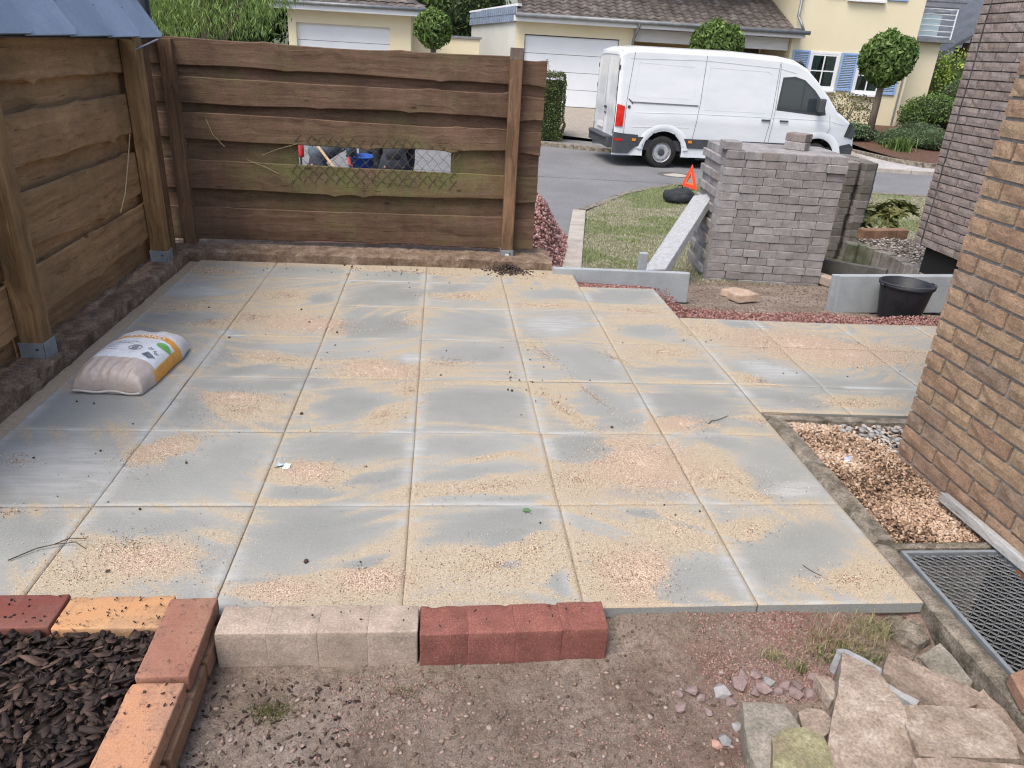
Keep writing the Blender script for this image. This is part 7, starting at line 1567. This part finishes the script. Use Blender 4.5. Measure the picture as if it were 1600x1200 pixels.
for z in (3.60, 3.45, 3.30, 3.12, 2.95, 2.80): m.tube([(13.15, .68, z), (14.45, .68, z)], .012, 5)
for z in (3.60, 3.45, 3.30, 3.12, 2.95, 2.80): m.tube([(14.45, .68, z), (14.45, 3.0, z)], .012, 5)
m.build('balcony_railing', WHITEW, main); m = MB(); m.box2((13.25, .73, 2.80), (14.0, .75, 3.42)); m.build('balcony_panel', simple('milky_glass', [(0, (.42, .52, .55)), (1, (.5, .6, .63))], bump=0, rough=.3), main)
# left garage
lg = house('garage_building', 'cream double garage with a white door seen above the left half of the fence', -7.2, 26)
m = MB(); m.box2((0, 0, 2.06), (3.92, .3, 2.46)); m.box2((0, 0, -.4), (.25, .3, 2.06)); m.box2((3.25, 0, -.4), (3.92, .3, 2.06)); m.box2((3.62, .3, -.4), (3.92, 6, 2.46)); m.build('wall', CREAM, lg)
for k in range(4): gm = MB(); gm.box2((.25, .12, .52*k+.005), (3.25, .16, .52*k+.514)); gm.build('garage_door_panel', DOORW, lg, bevel=.006)
m = MB(); m.box2((.2, .19, -.1), (3.3, .22, 2.1)); m.build('door_backing', DARKM, lg)
m = MB(); m.box2((-.4, -.42, 2.42), (4.34, -.38, 2.58)); m.box2((-.4, -.38, 2.42), (4.34, 0, 2.44)); m.box2((4.30, -.38, 2.44), (4.34, 6, 2.58)); m.build('fascia', WHITEW, lg); m = MB(); m.tube([(-.4, -.47, 2.61), (4.45, -.47, 2.61)], .055, 8); m.build('gutter', ZINC, lg, smooth=True)
m = MB(); m.add([(-.4, -.36, 2.60), (4.4, -.36, 2.60), (2.0, 3.0, 3.9), (-.4, 3.0, 3.9), (4.4, 6.4, 2.60), (-.4, 6.4, 2.6)], [(0, 1, 2, 3), (1, 4, 2), (3, 2, 4, 5)]); m.build('roof_deck', TILE, lg)
V_ = []; 
cw, rh = .30, .34; sl = math.hypot(3.36, 1.3); dy, dz = 3.36/sl, 1.3/sl; tm = MB()
for i in range(7):
    t = i/6; h = .03*math.sin(PI*t)
    for s_, u_ in ((0, .028), (rh+.02, 0)): V_.append((t*cw, dy*s_-dz*(h+u_), dz*s_+dy*(h+u_)))
tme = bpy.data.meshes.new('roof_tile'); tme.from_pydata(V_, [], [(i*2, i*2+2, i*2+3, i*2+1) for i in range(6)]); tme.materials.append(TILE)
for r in range(10):
    for c in range(16):
        xx = -.4+c*cw; yy = -.40+dy*rh*r
        if xx+cw > 4.45-(yy+.4)*.714: continue
        obj('roof_tile', tme, lg, (xx, yy, 2.615+dz*rh*r+.01))
# garden wall between the two
gw = thing('garden_wall', 'low cream garden wall with coping between the two garages', 'wall', sw(-3.28, 26.6, 0), (0, 0, STREET_ROT)); m = MB(); m.box2((.001, 0, -.4), (2.2, .24, 1.88)); m.build('wall', CREAM, gw); m = MB(); m.box2((0.002, -.05, 1.881), (2.25, .29, 1.95)); m.build('coping', ZINC, gw)
# neighbours at the top right
nb_ = house('slate_roofed_house', 'neighbouring house behind, showing mostly its big dark slate roof', 18, 44)
m = MB(); m.add([(0, 0, 2.6), (16, 0, 2.6), (14, 8, 9.5), (1, 8, 9.5), (0, 0, 2.4), (16, 0, 2.4)], [(0, 1, 2, 3), (4, 5, 1, 0)]); m.build('roof', SLT, nb_); m = MB(); m.box2((.5, .6, -1), (15.5, 8, 2.5)); m.build('wall', simple('brick_red_wall', [(0, (.25, .11, .08)), (1, (.32, .15, .11))]), nb_)
rws = 22
for r in range(rws):
    m = MB(); y = r*8/rws; z = 2.6+r*6.9/rws; m.add([(.05+y*.12, y-.02, z+.06), (15.9-y*.24, y-.02, z+.06), (15.9-y*.24, y+.40, z+.345), (.05+y*.12, y+.40, z+.345), (.05+y*.12, y-.02, z+.0), (15.9-y*.24, y-.02, z)], [(0, 1, 2, 3), (4, 5, 1, 0)]); m.build('slate_course', SLT, nb_)
m = MB(); m.add([(9.2, 1.9, 4.36), (9.9, 1.9, 4.36), (9.9, 2.4, 4.80), (9.2, 2.4, 4.80)], [(0, 1, 2, 3)]); m.build('skylight', simple('skylight_glass', [(0, (.6, .68, .72)), (1, (.7, .78, .8))], bump=0, rough=.1), nb_, loc=(-2.2, -.12, .12))
shd = house('timber_shed', 'dark brown gabled shed roof beside the slate roof at the top right', 17.1, 31)
m = MB(); m.add([(-.6, -.4, 2.35), (2.6, -.4, 4.6), (5.8, -.4, 2.35), (-.6, 4, 2.35), (2.6, 4, 4.6), (5.8, 4, 2.35), (-.6, -.4, 2.5), (2.6, -.4, 4.76), (5.8, -.4, 2.5), (-.6, 4, 2.5), (2.6, 4, 4.76), (5.8, 4, 2.5)], [(0, 6, 7, 1), (1, 7, 8, 2), (6, 9, 10, 7), (7, 10, 11, 8), (3, 0, 1, 4), (4, 1, 2, 5), (0, 3, 9, 6), (2, 8, 11, 5)]); m.build('roof', SLT, shd)
DBW = simple('dark_timber', [(.3, (.045, .025, .018)), (.7, (.09, .05, .035))], 4, stretch=(6, 6, .5))
for k in range(20):
    x = .0+k*.26; h = 2.35+min(x, 5.2-x)*.7+.3; m = MB(); m.box2((x, .0, 0), (x+.25, .06, h)); m.build('cladding_board', DBW, shd)

# ------------------------------------------------------------------ trees and shrubs
def trunk(parent, pts, r0, r1, mat=BARK, name='trunk'):
    m = MB(); m.tube(pts, [lerp(r0, r1, i/(len(pts)-1)) for i in range(len(pts))], 10); return m.build(name, mat, parent, smooth=True)
def big_leaf_ball(name, label, X, W, z0, zc, r, n, size, mat, group=None, core=CORE_D):
    t = thing(name, label, 'tree', sw(X, W, z0), (0, 0, 0), group); h = zc-z0
    trunk(t, [(0, 0, 0), (.01, 0, h*.5), (.0, 0, h-r*.5)], .105, .08)
    foliage(t, 'crown', [((0, 0, h), (r, r, r*.98))], n, size, mat, LEAF2, .75, core)
    m = MB()
    for k in range(7): a = k*.9; m.tube([(0, 0, h-r*.7), (r*.5*math.cos(a), r*.5*math.sin(a), h)], [.03, .012], 5)
    m.build('limb', BARK, t); return t
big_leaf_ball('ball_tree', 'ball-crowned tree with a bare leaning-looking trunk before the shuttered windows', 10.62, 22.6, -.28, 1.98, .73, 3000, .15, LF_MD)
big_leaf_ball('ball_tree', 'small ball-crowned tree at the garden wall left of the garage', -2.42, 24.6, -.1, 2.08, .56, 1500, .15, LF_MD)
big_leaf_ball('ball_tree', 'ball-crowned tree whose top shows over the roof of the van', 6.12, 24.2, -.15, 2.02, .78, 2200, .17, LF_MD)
def bush(name, label, X, W, cs, n, size, mat, temp=LEAF, core=CORE_D, cat='shrub', group=None, z=None, asp=1.):
    t = thing(name, label, cat, sw(X, W, TZ(W) if z is None else z), (0, 0, STREET_ROT), group); foliage(t, 'foliage', cs, n, size, mat, temp, .55, core, -.5, asp)
    m = MB()
    for k in range(5): a = k*1.3; m.tube([(0, 0, -.05), (cs[0][1][0]*.4*math.cos(a), cs[0][1][1]*.4*math.sin(a), cs[0][0][2])], [.03, .012], 5)
    m.build('stem', BARK, t); return t
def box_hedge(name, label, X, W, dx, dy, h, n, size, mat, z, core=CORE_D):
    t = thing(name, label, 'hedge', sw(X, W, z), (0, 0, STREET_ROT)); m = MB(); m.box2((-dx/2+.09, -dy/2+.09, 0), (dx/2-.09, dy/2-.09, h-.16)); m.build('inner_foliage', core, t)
    P, Vv = [], []
    for ax, sg in ((0, -1), (0, 1), (1, -1), (1, 1), (2, 1)):
        d = [dx, dy, h]; ar = dx*dy*h/d[ax]; k = int(n*ar/(2*dx*h+2*dy*h+dx*dy)); p = RNG.uniform(-.5, .5, (k, 3))*np.array(d)+np.array([0, 0, h/2]); c_ = [0, 0, h/2][ax]
        p[:, ax] = c_+sg*d[ax]/2*RNG.uniform(.90, 1.0, k)+sg*.11*(fbm(p[:, (ax+1) % 3]*3, p[:, (ax+2) % 3]*3, 44)-.5)*2; v = np.zeros((k, 3)); v[:, ax] = sg; P.append(p); Vv.append(v)
    P = np.concatenate(P); e_ = 1-.13*(np.clip((P[:, 2]-h/2)/(h/2), 0, 2))**5; P[:, 0] *= e_; P[:, 1] *= e_
    scatter('foliage', [LEAF], P, size*RNG.uniform(.7, 1.3, len(P)), mat, parent=t, M=facing(np.concatenate(Vv), .8)); return t
LF_YEW = leafmat('yew_leaf', (.03, .045, .012), (.07, .095, .025), (.16, .18, .055), .2)
box_hedge('clipped_hedge', 'clipped dark yew block between the fence end and the white garage door', 1.06, 20.65, .78, .9, 1.62, 7000, .045, LF_YEW, -.48)
wild = thing('climber_shoot', 'thin leafy shoot poking up above the clipped yew block', 'shoot', sw(.95, 20.6, 1.08)); m = MB(); m.tube([(0, 0, 0), (.02, 0, .2), (.0, 0, .36)], .006, 4); m.build('stem', BARK, wild)
scatter('leaf', [LEAF], np.array([(U(-.06, .07), U(-.05, .05), U(.02, .38)) for _ in range(26)]), np.full(26, .06), LF_MD, parent=wild)
bush('maple_shrub', 'airy cut-leaved maple with reddish green foliage just right of the van', 10.05, 23.4, [((0, 0, .95), (.85, .6, .35)), ((.3, 0, .62), (.55, .5, .3)), ((-.45, 0, .66), (.45, .4, .28))], 1700, .06, LF_MP, core=None)
bush('low_shrub', 'dense green shrub at the foot of the cut-leaved maple', 10.1, 22.6, [((0, 0, .30), (.55, .45, .32)), ((.5, .1, .22), (.4, .3, .25))], 1500, .06, LF_LV)
t = thing('day_lily', 'clump of arching strap leaves at the front of the mulch bed', 'perennial', sw(11.0, 21.4, -.36)); P = np.c_[RNG.normal(0, .16, 320), RNG.normal(0, .13, 320), np.zeros(320)]
o = blades('leaf', P, .42, LF_MD, '', spread=1.15, wd=.010, kind=None); o.parent = t; del o['label'], o['category']
bush('lavender_mass', 'wide grey-green mound of lavender along the mulch bed', 11.9, 21.9, [((-.6, .3, .25), (.7, .5, .36)), ((.3, 0, .28), (.8, .5, .36)), ((1.2, -.3, .26), (.7, .5, .38)), ((.2, .8, .36), (.9, .5, .4)), ((1.9, -.2, .3), (.6, .5, .4))], 6500, .085, LF_LV, LEAF2, asp=.35)
bush('broad_shrub', 'broad bright-green shrub against the right corner of the cream house', 13.2, 24.1, [((0, 0, .75), (1.05, .7, .55)), ((.8, .1, .60), (.8, .6, .5)), ((-.6, -.1, .5), (.5, .45, .4))], 5000, .085, LF_MD, LEAF2)
bush('feathery_shrub', 'loose pale shrub between the broad shrub and the hedges', 14.6, 25.2, [((0, 0, 1.15), (.8, .6, .55)), ((.2, 0, .6), (.8, .6, .6))], 2600, .07, LF_LV, LEAF2, asp=.5)
bush('yellow_green_hedge', 'bright yellow-green hedge beyond the corner of the cream house', 16.2, 29.0, [((-1.2, 0, 1.0), (1.3, .9, 1.55)), ((.3, 0, 1.0), (1.4, .9, 1.6)), ((1.9, 0, 1.0), (1.4, .9, 1.55)), ((3.3, 0, .9), (1.4, .9, 1.4))], 8000, .11, LF_BR, core=CORE_G, cat='hedge')
bush('dark_round_hedge', 'rounded dark hedge in front of the yellow-green one', 16.4, 26.8, [((0, 0, .9), (1.4, .9, 1.15)), ((1.5, 0, 1.0), (1.4, .9, 1.2)), ((3.0, 0, .9), (1.3, .9, 1.1))], 8000, .08, LF_DK, cat='hedge')
# weeping tree at the left
t = thing('weeping_tree', 'fresh green willow-leaved tree hanging over the back fence at the top left', 'tree', sw(-4.35, 11.6, -.5)); trunk(t, [(0, 0, 0), (.05, 0, 1.3), (-.05, .05, 2.4), (.1, 0, 3.6)], .16, .05)
cs = [((-.4, 0, 2.55), (1.0, .8, .62)), ((.35, -.1, 2.5), (.85, .7, .45)), ((0, 0, 3.2), (1.35, .9, .65)), ((-.95, .1, 3.0), (.9, .8, .95)), ((.85, .1, 2.9), (.60, .6, .5))]
m = MB()
for k in range(12): a = k*.55; m.tube([(0, 0, 1.7+.1*k), (.5*math.cos(a), .4*math.sin(a), 2.5+.08*k), (1.0*math.cos(a), .7*math.sin(a), 2.9)], [.035, .02, .006], 5)
m.build('limb', BARK, t)
P, Vv = [], []
for c, r in cs: p, v = ell(int(7500*r[0]*r[2]), c, r, .2); P.append(p); Vv.append(v)
P = np.concatenate(P); n = len(P); M_ = np.zeros((n, 3, 3)); y = np.c_[RNG.normal(0, .45, n), RNG.normal(0, .45, n), -np.ones(n)]; y /= np.linalg.norm(y, axis=1)[:, None]; x = np.cross(y, RNG.normal(size=(n, 3))); x /= np.linalg.norm(x, axis=1)[:, None]; M_[:, :, 0] = x; M_[:, :, 1] = y; M_[:, :, 2] = np.cross(x, y)
scatter('foliage', [LEAF2], P, np.c_[RNG.uniform(.018, .03, n), RNG.uniform(.06, .12, n), np.full(n, .05)], LF_WI, parent=t, M=M_)
# trees further back
def back_tree(name, label, X, W, zc, rs, n, size, mat, z0=0, seed=0, group='trees behind the houses'):
    t = thing(name, label, 'tree', sw(X, W, z0), (0, 0, 0), group); r = random.Random(seed); trunk(t, [(0, 0, 0), (.1, 0, zc*.5), (0, .1, zc)], .25, .10)
    cs = [((0, 0, zc), rs)]+[((r.uniform(-.7, .7)*rs[0], r.uniform(-.5, .5)*rs[1], zc+r.uniform(-.6, .6)*rs[2]), tuple(q*r.uniform(.45, .7) for q in rs)) for _ in range(6)]
    foliage(t, 'crown', cs, n, size, mat, LEAF2, .5, CORE_D); m = MB()
    for k in range(6): a = k*1.05; m.tube([(0, 0, zc*.5), (rs[0]*.5*math.cos(a), rs[1]*.5*math.sin(a), zc)], [.09, .03], 6)
    m.build('limb', BARK, t); return t
back_tree('leafy_tree', 'mid-green broad-leaved tree rising between the two garages', -3.6, 35, 3.4, (2.3, 1.6, 2.2), 9000, .22, LF_MD, seed=1)
back_tree('leafy_tree', 'darker tree overlapping the slate-hung garage gable', -1.6, 34, 2.9, (1.5, 1.3, 2.0), 6000, .20, LF_DK, seed=2)
back_tree('leafy_tree', 'tree whose crown shows over the left garage roof', -6.2, 38, 4.2, (2.6, 1.8, 2.4), 6000, .25, LF_MD, seed=3)
back_tree('leafy_tree', 'tall tree beyond the weeping one at the top left', -11.5, 30, 3.2, (3.6, 2, 3.0), 9000, .24, LF_DK, seed=4)
back_tree('leafy_tree', 'bushy tree at the far left behind the metal post', -8.6, 20, 2.4, (1.9, 1.5, 2.2), 7000, .16, LF_MD, seed=5)
sb = thing('distant_shrub', 'green shrub under the edge of the slate roof', 'shrub', sw(16.6, 36, 1.0)); foliage(sb, 'foliage', [((.3, 0, 1.0), (1.6, 1, 1.0))], 1500, .16, LF_MD, LEAF2, .5, CORE_D)
